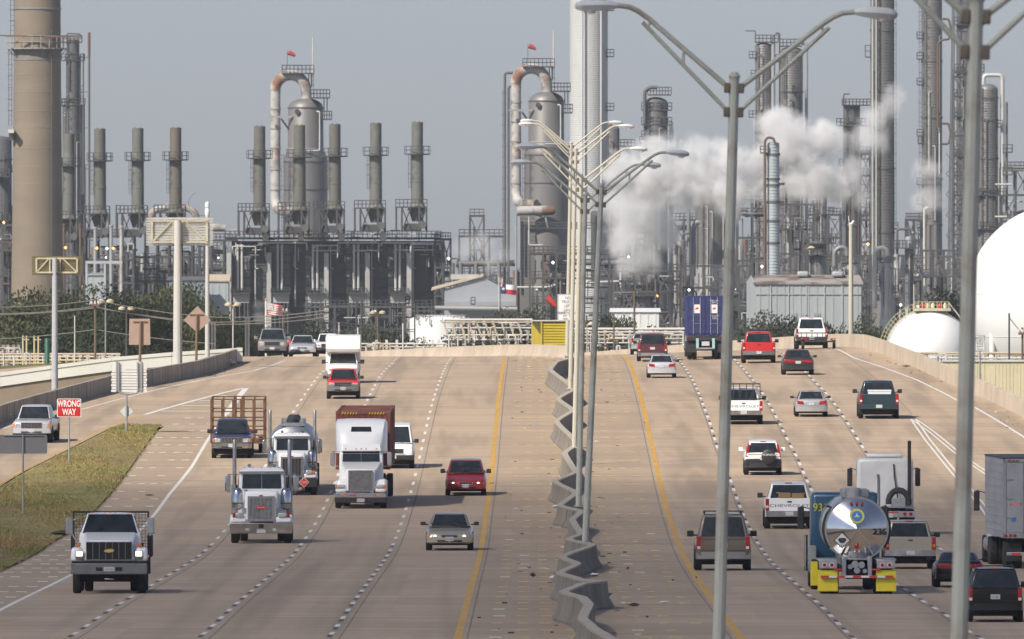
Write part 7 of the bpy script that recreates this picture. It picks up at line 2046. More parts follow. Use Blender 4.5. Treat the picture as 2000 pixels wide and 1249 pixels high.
# white spheres
q = PX(1500); k = q.k
t = thing('storage_sphere', 'giant white storage sphere cut by the right edge', 'tank', (q.X(2080), 1500, 0))
pr = [(195 * k * math.cos(R(a)), q.Z(592) + 195 * k * math.sin(R(a))) for a in range(-88, 90, 6)]
MB().lathe(pr, (q.X(2080), 1500, 0), 56).build('shell', M_WTANK, t, world=True)
for a in (-20, 5, 30, 52, 70):
    MB().lathe([(195 * k * math.cos(R(a)) - .05, -.07), (195 * k * math.cos(R(a)) + .03, 0), (195 * k * math.cos(R(a)) - .05, .07)], (q.X(2080), 1500, q.Z(592) + 195 * k * math.sin(R(a))), 56).build('weld_seam', M_WPIPE, t, world=True)
for i in range(10):
    a = 2 * PI * i / 10
    MB().tube([(q.X(2080) + 180 * k * math.cos(a), 1500 + 180 * k * math.sin(a), 0), (q.X(2080) + 180 * k * math.cos(a), 1500 + 180 * k * math.sin(a), q.Z(592))], .3, 10).build('leg', M_WTANK, t, world=True)
m = MB()
for i in range(8): m.box(q.X(1994 + i) , q.X(2004 + i), 1497, 1499, q.Z(432 - i * 3.2), q.Z(430.6 - i * 3.2))
m.build('stair', M_YRAIL, t, world=True, smooth=0)
q = PX(1480); k = q.k
t = thing('dome_tank', 'white domed tank with a yellow handrail stair in front of the giant sphere', 'tank', (q.X(1815), 1480, 0))
pr = [(85 * k, 0), (85 * k, q.Z(690))] + [(85 * k * math.cos(R(a)), q.Z(690) + 85 * k * math.sin(R(a))) for a in range(6, 90, 6)]
MB().lathe(pr, (q.X(1815), 1480, 0), 48).build('shell', M_WTANK, t, world=True)
deck = rail_box(t, q, 1786, 1853, 603, 3, h=13, posts=9, mat=M_YRAIL, rt=.045)
MB().box(q.X(1784), q.X(1856), 1478.2, 1481.8, q.Z(608), q.Z(602.5)).build('top_deck', M_CREAMST, t, world=True, smooth=0)
m = MB(); prev = None
for a in range(170, 100, -5):
    p_ = q.p(1815 + 87 * math.cos(R(a)), 690 - 87 * math.sin(R(a)), -1.2); u_ = q.p(1815 + 99 * math.cos(R(a)), 690 - 101 * math.sin(R(a)), -1.2)
    m.beam(p_, u_, .045)
    if prev: m.beam(prev[0], p_, .09); m.beam(prev[1], u_, .05); m.beam(prev[0] * .5 + prev[1] * .5, p_ * .5 + u_ * .5, .04)
    prev = (p_, u_)
m.build('stair_rail', M_YRAIL, t, world=True, smooth=0)
for x, mt in ((1803, M_SIGNR), (1836, M_SIGNR), (1812, M_YRAIL), (1846, M_WPIPE), (1822, M_WPIPE)): MB().lathe([(.18, 0), (.2, .3), (.08, .5)], q.p(x, 602), 10).build('valve', mt, t, world=True)
MB().tube([q.p(1785, 602), q.p(1785, 556)], .05, 6).build('lamp_mast', M_WPIPE, t, world=True)
MB().tube([q.p(1853, 592, -1), q.p(1876, 622, -1)], .07, 6).build('brace_pipe', M_WPIPE, t, world=True)

# sheds and low buildings
def shed(label, x0, x1, yr, ye, D, wall, roof, depth=12, ridge_in=.0, name='shed', yb=700, corr=12, cat='shed', doors=True):
    q = PX(D); t = thing(name, label, cat, (q.X((x0 + x1) / 2), D, 0))
    X0, X1, Ze, Zr = q.X(x0), q.X(x1), q.Z(ye), q.Z(yr)
    MB().box(X0, X1, D, D + depth, 0, Ze).build('wall', wall, t, world=True, smooth=0)
    if corr:
        m = MB(); n = int((X1 - X0) / .9)
        for i in range(n):
            x = X0 + (i + .5) * (X1 - X0) / n; m.box(x - .1, x + .1, D - .05, D, 0, Ze - .05)
        tag(m.build('corrugation', wall, t, world=True, smooth=0), kind='stuff')
    ov = .22; dx = (X1 - X0) * ridge_in
    rf = MB(); rf.add([(X0 - ov, D - ov, Ze), (X1 + ov, D - ov, Ze), (X1 + ov - dx, D + depth / 2, Zr), (X0 - ov + dx, D + depth / 2, Zr), (X0 - ov, D + depth + ov, Ze), (X1 + ov, D + depth + ov, Ze), (X0 - ov, D - ov, Ze - .18), (X1 + ov, D - ov, Ze - .18), (X1 + ov, D + depth + ov, Ze - .18), (X0 - ov, D + depth + ov, Ze - .18)],
                      [(0, 1, 2, 3), (3, 2, 5, 4), (1, 5, 2), (0, 3, 4), (6, 7, 1, 0), (7, 8, 5, 1), (9, 6, 0, 4), (8, 9, 4, 5)])
    rf.build('roof', roof, t, world=True, smooth=0)
    return t, q
t, q = shed('large pale grey corrugated shed with a rust streaked roof on the right', 1476, 1682, 537, 553, 1700, M_CORR, M_RROOF, 14, .02)
g_ = MB(); g_.add([(q.X(1462), 1714, 0), (q.X(1476), 1700, 0), (q.X(1476), 1700, q.Z(553)), (q.X(1469), 1707, q.Z(537)), (q.X(1462), 1714, q.Z(550))], [(0, 1, 2, 3, 4)]); g_.build('gable', M_CORR, t, world=True, smooth=0)
for x in (1570, 1638): MB().box(q.X(x - 11), q.X(x + 11), 1704, 1707, q.Z(541), q.Z(530)).build('roof_vent', M_CORR, t, world=True, bevel=.2)
for x0, x1 in ((1545, 1556), (1590, 1602)): MB().box(q.X(x0), q.X(x1), 1699.9, 1700.05, 0, q.Z(612)).build('door', pmat('shed_door', (.28, .33, .34), .6, c2=(.22, .26, .27), scale=.4), t, world=True, smooth=0)
for x in (1505, 1540, 1575, 1610, 1645): MB().box(q.X(x) - .06, q.X(x) + .06, 1699.88, 1699.94, 0, q.Z(555)).build('sheet_lap', M_BLUEG, t, world=True, smooth=0)
MB().box(q.X(1476), q.X(1682), 1699.87, 1699.93, q.Z(575) - .06, q.Z(575) + .06).build('sheet_lap', M_CORR, t, world=True, smooth=0)
# A-frame shed
q = PX(2100); t = thing('shed', 'pale blue white gabled shed between the furnace block and the right reactor', 'shed', (q.X(940), 2100, 0))
MB().prism([(q.X(868), 0), (q.X(1008), 0), (q.X(1008), q.Z(570)), (q.X(945), q.Z(541)), (q.X(868), q.Z(566))], 2100, 2130).build('gable', pmat('pale_blue_sheet', (.34, .36, .385), .6, c2=(.28, .3, .325), amt=.7, scale=.15), t, world=True, smooth=0)
MB().add([(q.X(842), 2099.6, q.Z(566)), (q.X(944), 2099.6, q.Z(538)), (q.X(944), 2131, q.Z(534)), (q.X(842), 2131, q.Z(560)), (q.X(842), 2099.6, q.Z(568)), (q.X(944), 2099.6, q.Z(541)), (q.X(944), 2131, q.Z(541)), (q.X(842), 2131, q.Z(568))], [(0, 1, 2, 3), (7, 6, 5, 4), (0, 4, 5, 1), (1, 5, 6, 2), (2, 6, 7, 3), (3, 7, 4, 0)]).build('roof', M_TANP, t, world=True, smooth=0)
MB().add([(q.X(1012), 2099.6, q.Z(573)), (q.X(944), 2099.6, q.Z(538)), (q.X(944), 2131, q.Z(534)), (q.X(1012), 2131, q.Z(568))], [(0, 1, 2, 3)]).build('roof', M_STEEL, t, world=True, smooth=0)
MB().box(q.X(868), q.X(1008), 2097, 2100, q.Z(598), q.Z(590)).build('canopy', M_PALE, t, world=True, smooth=0)
MB().box(q.X(880), q.X(935), 2103, 2106, q.Z(546), q.Z(536)).build('roof_duct', M_DUCT, t, world=True, smooth=0)
pipe(t, q, [(850, 602, -8), (1010, 604, -8)], 9, M_PALE, 'long_pipe', 12)
t, q = shed('small pale grey hut under steelwork right of the chimney', 172, 204, 533, 536, 2150, M_BLUEG, M_PALE, 6, .3, 'hut', cat='hut')
for x in (170, 206): MB().beam(q.p(x, 512, -3), (q.X(x), 2147, 0), .3).build('post', M_BLUEG, t, world=True, smooth=0)
MB().beam(q.p(168, 513, -3), q.p(240, 513, -3), .4).build('beam', M_BLUEG, t, world=True, smooth=0)
shed('long slate blue building behind the trees under the ribbed sign', 330, 402, 540, 546, 2160, pmat('slate_wall', (.20, .235, .27), .6, c2=(.15, .18, .2), scale=.2), M_STEEL, 8, .0, 'workshop', cat='building')
shed('pale blue lean-to with a cream roof left of the furnace block', 408, 446, 536, 548, 2170, M_BLUEG, M_TANP, 8, .0, 'lean_to', cat='shed')
shed('white flat warehouse with a round vent behind the pipe rack', 1196, 1287, 602, 607, 1750, pmat('bright_white_sheet', (.72, .71, .70), .6, c2=(.64, .63, .62), scale=.3), M_WTANK, 20, .0, 'warehouse', cat='building')
# yellow shed near the crest
q = PX(1250); t = thing('roller_shed', 'bright yellow steel shed with a ribbed roller door beyond the crest', 'shed', (q.X(1073), 1250, 0))
MB().box(q.X(1057), q.X(1107), 1250, 1256, 0, q.Z(628)).build('body', pmat('dull_yellow', (.36, .27, .02), .6, c2=(.3, .22, .02), scale=.5), t, world=True, smooth=0)
MB().add([(q.X(1038), 1262, 0), (q.X(1057), 1250, 0), (q.X(1057), 1250, q.Z(628)), (q.X(1038), 1262, q.Z(631))], [(0, 1, 2, 3)]).build('side_wall', M_YEL, t, world=True, smooth=0)
for i in range(9): MB().box(q.X(1059.5), q.X(1105), 1249.86, 1250, q.Z(632 + (i + 1) * 5.4) + .06, q.Z(632 + i * 5.4)).build('door_slat', M_YEL, t, world=True, smooth=0)
MB().box(q.X(1036), q.X(1110), 1249.7, 1263, q.Z(628), q.Z(625.5)).build('roof', M_WPIPE, t, world=True, smooth=0)
for x in (1057.5, 1106): MB().box(q.X(x) - .06, q.X(x) + .06, 1249.75, 1250, 0, q.Z(628)).build('trim', M_YEL, t, world=True, smooth=0)
t, q = column('wide low white tank with a faint conical roof left of the pipe rack', 800, 920, 616, 1700, M_WTANK, .14, name='storage_tank', cat='tank')
rail_box(t, q, 812, 908, 621, 5, h=5, posts=14, mat=M_PALE)

# white and cream pipe racks beyond the crest
def rack(label, x0, x1, D, rows, posts, seed, ytop, extras=30, truss=False):
    g = random.Random(seed); q = PX(D); t = thing('pipe_rack', label, 'pipe rack', (q.X((x0 + x1) / 2), D, 0))
    for y, w, m in rows: pipe(t, q, [(x0, y, 0), (x1, y, 0)], w, m, 'pipe')
    for x in posts: MB().beam(q.p(x, ytop, .6), (q.X(x), D + .6, 0), .22).build('post', g.choice((M_WPIPE, M_TANP, M_DUCT)), t, world=True, smooth=0)
    for _ in range(extras):
        x = g.uniform(x0, x1); y = g.uniform(ytop + 6, 690); w = g.choice((1.6, 2.4, 3.4)); d = g.uniform(-3, 3); m = g.choice((M_WPIPE, M_WPIPE, M_TANP, M_DUCT, M_STEEL, M_PIPEL)); c = g.random()
        if c < .4: pipe(t, q, [(x, y, d), (x, y + g.uniform(10, 40), d)], w, m, n=6)
        elif c < .7: pipe(t, q, [(x, y, d), (min(x1, x + g.uniform(10, 60)), y, d)], w, m, n=6)
        else:
            l = g.uniform(6, 18); pipe(t, q, [(x, y + l * 1.6, d), (x, y, d), (x + l, y, d), (x + l, y + l * 1.2, d)], w, m, n=6)
    if truss:
        n = int((x1 - x0) / 16)
        for i in range(n):
            a = x0 + i * 16
            MB().beam(q.p(a, ytop + 8, -1), q.p(a + 8, ytop + 34, -1), .16).build('truss_member', M_TANP, t, world=True, smooth=0)
    return t
rack('cream trussed pipe rack with white pipes left of the yellow shed', 868, 1040, 1330, ((625, 5, M_WPIPE), (630, 3, M_TANP), (641, 3, M_WPIPE), (655, 4, M_WPIPE), (664, 4, M_WPIPE)), (888, 905, 925, 945, 963, 988, 1030), 41, 624, 60, True)
rack('low white pipe manifold in front of the trees left of the trussed rack', 700, 870, 1290, ((672, 3.5, M_WPIPE), (678, 2.5, M_TANP), (684, 4, M_RUST2)), (735, 755, 775, 815, 830, 845, 857), 42, 664, 40)
rack('long white pipe rack crossing behind the maroon minivan', 1120, 1345, 1300, ((643, 5.5, M_WPIPE), (649, 3, M_WPIPE), (655, 3, M_WPIPE), (662, 3, M_TANP), (670, 3, M_WPIPE)), (1148, 1182, 1205, 1230, 1262, 1300, 1330), 43, 642, 60)
rack('yellow and white pipe manifold at the far left behind the parapet', -20, 235, 1180, ((692, 4, M_TANP), (704, 4, M_YRAIL), (710, 3, M_YRAIL), (697, 3, M_WPIPE)), tuple(range(-10, 235, 14)), 44, 692, 40)
rack('weathered guard rail pipes below the domed tank', 1740, 2010, 1350, ((690, 5, M_TANP), (700, 4, M_WPIPE), (712, 4, M_STEEL)), (1752, 1790, 1830, 1880, 1920, 1950, 1985), 45, 688, 45)
rack('steel trestle with white pipes at far left edge', -20, 40, 1200, ((676, 2, M_STEEL), (682, 2, M_PIPEL)), (-8, 6, 15, 26, 36), 46, 674, 16)
for i, (x, yt) in enumerate(((45, 656), (52, 656), (67, 656), (75, 656))):
    q = PX(1180); t = thing('bollard_pipe', 'cream standing pipe ' + ('first', 'second', 'third', 'fourth')[i] + ' from the left by the parapet', 'pipe', (q.X(x), 1180, 0)); pipe(t, q, [(x, 720, 0), (x, yt, 0)], 3.4, M_YRAIL, 'barrel'); pipe(t, q, [(x, yt + 8, 0), (x + 5, yt + 8, 0)], 2.5, M_TANP, 'arm')
q = PX(1175); t = thing('green_vessel', 'small dark green vessel beside the ochre sign pole', 'vessel', (q.X(92), 1175, 0))
MB().lathe([(5 * q.k, 0), (5 * q.k, q.Z(664)), (3 * q.k, q.Z(661))], (q.X(92), 1175, 0), 14).build('shell', pmat('dark_green_paint', (.02, .10, .06), .5, c2=(.02, .07, .05), scale=1), t, world=True)
# yellow-beige fence building at right
q = PX(1000); t = thing('fence', 'cream corrugated fence behind the right parapet below the sphere', 'fence', (q.X(1930), 1000, 0))
n = 26
for i in range(n):
    x = 1840 + i * 7; MB().box(q.X(x), q.X(x + 6.4), 1000, 1000.12, 0, q.Z(707 + .0 * i)).build('sheet', pmat('cream_sheet', (.66, .58, .38), .6, c2=(.55, .47, .3), scale=.8), t, world=True, smooth=0)
MB().box(q.X(1840), q.X(2022), 999.9, 1000.2, q.Z(707), q.Z(703)).build('cap', M_WPIPE, t, world=True, smooth=0)

# densely packed far units filling the skyline between the near structures
def bank(label, x0, x1, yt, D, seed, n=46):
    g = random.Random(seed); q = PX(D); t = thing('process_unit', label, 'process unit', (q.X((x0 + x1) / 2), D, 0), group='far process units')
    for i in range(n):
        x = x0 + (x1 - x0) * (i + g.random()) / n; y = yt + abs(g.gauss(0, 1)) * 38; d = g.uniform(-14, 14); c = g.random(); m = g.choice((M_STEEL, M_STEEL, M_DKST, M_PIPE, M_INSUL, M_RUST2, M_PANEL))
        if c < .34:
            r = g.uniform(2.5, 8) * q.k; MB().lathe([(r, 0), (r, q.Z(y)), (r * .8, q.Z(y) + r * .3), (r * .3, q.Z(y) + r * .45)], (q.X(x), D + d, 0), 12).build('vessel', m, t, world=True)
        elif c < .62:
            w = g.uniform(6, 20); MB().box(q.X(x - w / 2), q.X(x + w / 2), D + d, D + d + 4, 0, q.Z(y + 14)).build('housing', g.choice((M_PANEL, M_DKST, M_STEEL, M_PANELD)), t, world=True, smooth=0)
        elif c < .8: pipe(t, q, [(x, 690, d), (x, y - 4, d), (x + g.uniform(-14, 14), y - 4, d)], g.uniform(2, 5), m, n=8)
        elif c < .92: pipe(t, q, [(x - g.uniform(8, 40), y + 16, d - 16), (x + g.uniform(8, 40), y + 16, d - 16)], g.uniform(2, 6), m, n=8)
        else: rail_box(t, q, x - g.uniform(6, 16), x + g.uniform(6, 16), y + 10, 5, h=12)
    for i in range(3): MB().lathe([(.04, -.16), (.18, 0), (.04, .16)], q.p(g.uniform(x0, x1), g.uniform(yt + 20, 610), -20), 8).build('lamp', M_LAMPW, t, world=True)
for i, (x0, x1, yt, lb_) in enumerate(((-30, 30, 430, 'left of the chimney'), (110, 262, 478, 'between the chimney and the large ribbed sign'), (255, 455, 476, 'behind the large ribbed sign'), (860, 1010, 530, 'left of the right swan neck reactor'), (1010, 1200, 505, 'behind the cluster of lamp posts'), (1190, 1345, 515, 'under the big steam cloud'), (1330, 1480, 470, 'behind the blue container'), (1470, 1600, 455, 'behind the grey shed'), (1590, 1720, 490, 'behind the cream pole'), (1700, 1915, 500, 'behind the white tanks'))):
    bank('dark crowded far process unit ' + lb_, x0, x1, yt, 2560, 60 + i, 60)
# ---------------------------------------------------------------- trees and shrubs
M_BARK = pmat('bark', (.09, .07, .05), .9, c2=(.05, .04, .03), scale=1.5)
def leafmat(name, a, b):
    m = pmat(name, a, .7, c2=b, amt=1, scale=.35, lo=.4, hi=.6, spec=.25)
    return m
M_LEAFS = [leafmat('foliage_dark', (.04, .052, .02), (.019, .029, .012)), leafmat('foliage_olive', (.088, .088, .036), (.038, .046, .019)), leafmat('foliage_grey', (.06, .068, .04), (.032, .04, .026))]
def crown_mesh(seed, n=15000):
    g = random.Random(seed); m = MB()
    blobs = [(g.uniform(-.66, .66), g.uniform(-.66, .66), g.uniform(.3, 1.52), g.uniform(.26, .46)) for _ in range(30)]
    blobs = [(x * (1 - .45 * max(0, z - .9)), y * (1 - .45 * max(0, z - .9)), z, r) for x, y, z, r in blobs]
    for _ in range(n):
        bx, by, bz, br = g.choice(blobs)
        v = Vector((g.gauss(0, 1), g.gauss(0, 1), g.gauss(0, 1))).normalized() * br * (g.random() ** .33)
        x, y, z = bx + v.x, by + v.y, bz + v.z * .9
        s = g.uniform(.016, .042)
        u = Vector((g.gauss(0, 1), g.gauss(0, 1), g.gauss(0, 1))).normalized(); w = u.orthogonal().normalized()
        nn = len(m.v); c = Vector((x, y, z))
        m.v += [tuple(c - u * s), tuple(c + w * s * .7), tuple(c + u * s), tuple(c - w * s * .7)]
        m.f.append((nn, nn + 1, nn + 2, nn + 3))
    return m
CR = [[crown_mesh(100 + i).mesh('crown', M_LEAFS[j], smooth=0) for i in range(4)] for j in range(3)]
tm_ = MB(); tm_.tube([(0, 0, 0), (.02, .01, .3), (-.02, 0, .6)], .05, 8, r2=.025)
for a in range(5): tm_.tube([(0, 0, .28), (.3 * math.cos(a * 1.26), .3 * math.sin(a * 1.26), .62)], .022, 6, r2=.008)
TRUNK = tm_.mesh('trunk', M_BARK)
def tree(label, x, ytop, wpx, D, kind, seed, ybase=None, name='tree', cat='tree', group=None):
    q = PX(D); H = q.Z(ytop) * 1.0 if ybase is None else q.Z(ytop) - q.Z(ybase)
    zb = 0 if ybase is None else q.Z(ybase)
    t = thing(name, label, cat, (q.X(x), D, zb), group=group)
    g = random.Random(seed)
    w = max(wpx * q.k / 1.6, H * .40)
    c = link('crown', CR[kind][seed % 4], t); c.scale = (w, w * .8, H / 1.85); c.rotation_euler = (0, 0, g.uniform(0, 6.28)); c.location = (0, 0, H * .0)
    k = link('trunk', TRUNK, t); k.scale = (H * .5, H * .5, H)
    return t
trees = [(20, 590, 120, 1390, 1, 'at the far left edge beside the chimney foot'), (62, 566, 110, 1400, 1, 'in front of the chimney foot'), (118, 578, 110, 1380, 0, 'behind the ochre sign pole'), (168, 560, 110, 1400, 0, 'below the grey hut'), (208, 585, 100, 1370, 0, 'behind the wooden utility pole'), (262, 574, 120, 1400, 1, 'behind the tan rectangular sign'), (305, 552, 110, 1420, 1, 'tallest, left of the large sign pole'), (360, 560, 110, 1410, 0, 'between the large sign pole and the camera pole'), (408, 586, 100, 1400, 1, 'right of the camera pole'), (440, 618, 80, 1380, 0, 'left of the flag pole'), (482, 640, 70, 1380, 0, 'behind the grey sport utility'), (585, 628, 90, 1380, 2, 'right of the waving flag'), (640, 640, 80, 1390, 2, 'above the white box truck'), (700, 630, 90, 1400, 2, 'right of the box truck'), (750, 634, 80, 1390, 0, 'left of the low white tank'), (795, 636, 70, 1380, 2, 'at the left end of the low white tank')]
trees += [(40, 575, 120, 1480, 1, 'behind the yellow manifold at the far left'), (92, 562, 110, 1480, 1, 'above the green vessel'), (145, 566, 110, 1470, 1, 'above the thin pale pole'), (190, 556, 110, 1480, 0, 'above the brown wooden utility pole'), (236, 568, 110, 1480, 1, 'above the dark wooden utility pole'), (284, 556, 110, 1490, 1, 'above the tan rectangular sign'), (332, 548, 120, 1490, 1, 'above the large sign pole foot'), (384, 562, 110, 1480, 1, 'above the diamond sign'), (425, 592, 90, 1470, 1, 'above the short lattice tower'), (520, 640, 80, 1450, 2, 'below the waving flag'), (610, 634, 90, 1450, 0, 'behind the white pickup at the crest'), (670, 632, 90, 1450, 2, 'behind the box truck'), (725, 628, 90, 1450, 0, 'between the box truck and the low white tank')]
for i, (x, yt, w, D, kd, wh) in enumerate(trees):
    tree(('dense green tree ' if kd == 0 else 'olive green tree ' if kd == 1 else 'hazy dark tree ') + wh, x, yt, w, D, kd, i, group='trees in front of the refinery on the left')
for i, (x, yt, w, D, kd, wh) in enumerate([(930, 605, 80, 1600, 2, 'low hedge-like tree behind the trussed pipe rack'), (985, 603, 80, 1600, 2, 'low dark tree below the state flag'), (1035, 604, 70, 1600, 0, 'low dark tree left of the red windsock'), (1080, 600, 60, 1600, 0, 'dark tree behind the lane sign'), (1165, 600, 75, 1560, 0, 'round dark tree right of the lamp post cluster'), (1205, 618, 46, 1550, 0, 'small dark tree left of the white warehouse'), (1262, 622, 30, 1540, 2, 'sparse small tree before the white warehouse'), (1474, 612, 60, 1450, 2, 'grey green tree at the left corner of the grey shed'), (1515, 600, 90, 1460, 2, 'big grey green tree before the grey shed'), (1556, 618, 60, 1450, 2, 'smaller grey green tree right of the big one'), (1636, 615, 70, 1450, 0, 'dark tree left of the cream pole'), (1690, 618, 90, 1500, 0, 'dark tree right of the cream pole'), (1735, 625, 70, 1530, 0, 'dark tree at the left edge of the domed tank'), (1880, 560, 60, 1650, 0, 'dark tree between the domed tank and the giant sphere')]):
    tree(wh, x, yt, w, D, kd, i + 40, group='trees in front of the refinery on the right')

# ---------------------------------------------------------------- utility poles, wires, flags
M_WOOD = pmat('wood_pole', (.17, .115, .075), .85, c2=(.11, .075, .05), scale=.8, st=(2, 2, .3))
M_WIRE = pmat('wire', (.22, .21, .19), .6, c2=(.16, .15, .14), scale=.5)
def upole(label, x, yt, D, mat=M_WOOD, w=5, arm=True, name='utility_pole', lamp=False):
    q = PX(D); t = thing(name, label, 'pole', (q.X(x), D, 0))
    MB().tube([(q.X(x), D, 0), (q.X(x), D, q.Z(yt))], w * q.k / 2 * 1.1, 8, r2=w * q.k / 2 * .85).build('shaft', mat, t, world=True)
    if arm:
        MB().beam(q.p(x - 8, yt + 12, -.2), q.p(x + 8, yt + 12, -.2), .16).build('crossarm', mat, t, world=True, smooth=0)
        for s in (-7, 0, 7): MB().lathe([(.06, 0), (.1, .12), (.05, .26)], q.p(x + s, yt + 11, -.2), 8).build('insulator', M_WPIPE, t, world=True)
    if lamp:
        for s in (-1, 1):
            MB().beam(q.p(x, yt + 2), q.p(x + s * 7, yt, 0), .1).build('lamp_arm', mat, t, world=True, smooth=0)
            MB().lathe([(.12, -.12), (.3, -.05), (.3, .1), (.1, .22)], q.p(x + s * 9, yt), 10).build('floodlight', M_CREAMST, t, world=True)
    return t
upole('brown wooden utility pole in front of the trees at left', 186, 584, 1150)
upole('dark wooden utility pole beside the tan rectangular sign', 247, 604, 1250, M_DKST, 4, False, lamp=True)
upole('grey floodlight pole beside the brown wooden utility pole', 206, 590, 1160, M_GALV, 3, False, lamp=True, name='floodlight_pole')
upole('thin pale pole behind the ochre sign pole', 146, 617, 1160, M_WPIPE, 2.4, False, name='pole')
upole('pale floodlight pole left of the flag pole', 455, 596, 1200, M_WPIPE, 2.4, False, lamp=True, name='floodlight_pole')
upole('wooden utility pole right of the waving flag', 553, 598, 1250, M_WOOD, 5)
upole('dark utility pole in front of the furnace block, left of two', 696, 590, 1350, M_DKST, 4, False)
upole('dark utility pole in front of the furnace block, right of two', 706, 588, 1350, M_DKST, 4, False)
upole('slim brown pole above the low white pipe manifold', 738, 612, 1300, M_WOOD, 3.4, False, lamp=True)
upole('dark pole at the left end of the low white tank', 810, 592, 1300, M_DKST, 3.4, False)
upole('pale pole in front of the trees right of the box truck', 787, 632, 1250, M_WPIPE, 3.4, False, name='pole')
upole('pale short pole just right of the box truck', 699, 640, 1250, M_WPIPE, 3.4, False, name='pole')
upole('brown wooden pole in front of the white warehouse', 1239, 568, 1280, M_WOOD, 4.6, False)
upole('dark brown pole behind the long white pipe rack', 1199, 615, 1290, M_WOOD, 3.6, False)
upole('bare dark utility pole right of the nearest lamp post', 1971, 612, 1060, M_DKST, 4, False)
upole('brown utility pole at the right edge below the sphere', 1997, 640, 1060, M_WOOD, 5, True)
upole('thin pole with a floodlight behind the long pipe rack', 1146, 634, 1290, M_TANP, 2.6, False, lamp=True, name='floodlight_pole')
def wire(label, pts, D, sag=6, D2=None):
    o = MB()
    for i in range(len(pts) - 1):
        a = P(pts[i][0], pts[i][1], D); b = P(pts[i + 1][0], pts[i + 1][1], D2 or D)
        L = [a.lerp(b, j / 10) - Vector((0, 0, sag * D / F * 4 * (j / 10) * (1 - j / 10))) for j in range(11)]
        o.tube(L, .035, 5)
    tag(o.build('power_line', M_WIRE), label, 'wire', 'overhead power lines')
wire('upper power line from the left edge past the brown utility pole', [(-30, 600), (186, 586), (420, 620), (640, 606)], 1150, 5)
wire('middle power line from the left edge past the brown utility pole', [(-30, 613), (179, 600), (420, 630), (640, 612)], 1150.5, 4)
wire('lower power line from the left edge past the brown utility pole', [(-30, 615), (193, 601), (420, 634), (640, 620)], 1151, 4)
wire('low telephone wire crossing the left trees', [(-30, 664), (186, 644), (420, 672)], 1150.2, 3)
wire('upper power line right of the waving flag', [(546, 608), (700, 634), (810, 644)], 1250, 3, 1290)
wire('lower power line right of the waving flag', [(560, 610), (700, 640), (810, 648)], 1250.5, 3, 1290)
wire('power line between the two poles at the right edge', [(1971, 620), (1997, 652)], 1060, 1)
# flags
def flagmesh(q, x0, x1, y0, y1, i0, i1, j0, j1, nx=10, amp=.25):
    m = MB()
    for j in (j0, j1):
        for i in range(nx + 1):
            u = i0 + (i1 - i0) * i / nx
            X = q.X(x0 + (x1 - x0) * u); droop = .35 * u * (y1 - y0) * .45
            m.v.append((X, q.D + amp * math.sin(u * 7 + j * 1.2) * u, q.Z(y0 + (y1 - y0) * j + droop)))
    for i in range(nx): m.f.append((i, i + 1, nx + 2 + i, nx + 1 + i))
    return m
M_FRED = pmat('flag_red', (.50, .03, .04), .8, c2=(.4, .03, .04), scale=2); M_FWH = pmat('flag_white', (.75, .73, .72), .8, c2=(.65, .63, .62), scale=2); M_FBL = pmat('flag_blue', (.03, .045, .16), .8, c2=(.04, .05, .12), scale=2)
def us_flag(label, plabel, x, y0, x1, y1, D, ypole, wp):
    q = PX(D); t = thing('flag', label, 'flag', (q.X(x), D, q.Z(y1)))
    for s in range(13):
        flagmesh(q, x, x1, y0, y1, 0.0 if s > 6 else .42, 1, s / 13, (s + 1) / 13).build('stripe', M_FRED if s % 2 == 0 else M_FWH, t, world=True, smooth=0)
    flagmesh(q, x, x1, y0, y1, 0, .42, 0, 7 / 13).build('canton', M_FBL, t, world=True, smooth=0)
    st = MB()
    for r_ in range(5):
        for c_ in range(6 - r_ % 2):
            u = (c_ + .5 + .5 * (r_ % 2)) / 6 * .42; v = (r_ + .5) / 5 * 7 / 13
            p_ = Vector((q.X(x + (x1 - x) * u), D - .12, q.Z(y0 + (y1 - y0) * v + .35 * u * (y1 - y0) * .45)))
            st.quad(p_ + Vector((-.04, 0, -.04)), p_ + Vector((.04, 0, -.04)), p_ + Vector((.04, 0, .04)), p_ + Vector((-.04, 0, .04)))
    tag(st.build('star', M_FWH, t, world=True, smooth=0), kind='stuff')
    p = thing('flag_pole', plabel, 'flag pole', (q.X(x), D, 0))
    MB().tube([(q.X(x) - .06, D, 0), (q.X(x) - .06, D, q.Z(ypole))], wp, 8).build('shaft', M_WPIPE, p, world=True)
    MB().lathe([(.02, -.12), (.13, 0), (.02, .12)], (q.X(x) - .06, D, q.Z(ypole) + .1), 8).build('finial', M_GOLD, p, world=True)
us_flag('waving stars and stripes flag above the grey sport utility', 'white flag pole left of the furnace block', 521, 592, 552, 615, 1200, 588, .09)
us_flag('small limp stars and stripes flag left of the state flag', 'thin dark flag pole below the small stars and stripes', 975, 542, 985, 560, 1900, 540, .05)
q = PX(1900); t = thing('flag', 'blue white and red lone star flag before the pale gabled shed', 'flag', (q.X(978), 1900, q.Z(575)))
flagmesh(q, 978, 1010, 555, 574, 0, .32, 0, 1).build('hoist', M_FBL, t, world=True, smooth=0); flagmesh(q, 978, 1010, 555, 574, .32, 1, 0, .5).build('upper_band', M_FWH, t, world=True, smooth=0); flagmesh(q, 978, 1010, 555, 574, .32, 1, .5, 1).build('lower_band', M_FRED, t, world=True, smooth=0)
sc_ = q.p(983, 564.5, -.3); m = MB(); pts = [(sc_.x + (.28 if i % 2 == 0 else .11) * math.sin(i * PI / 5), sc_.z + (.28 if i % 2 == 0 else .11) * math.cos(i * PI / 5)) for i in range(10)]
m.prism(pts[::-1], 1899.68, 1899.7).build('star', M_FWH, t, world=True, smooth=0)
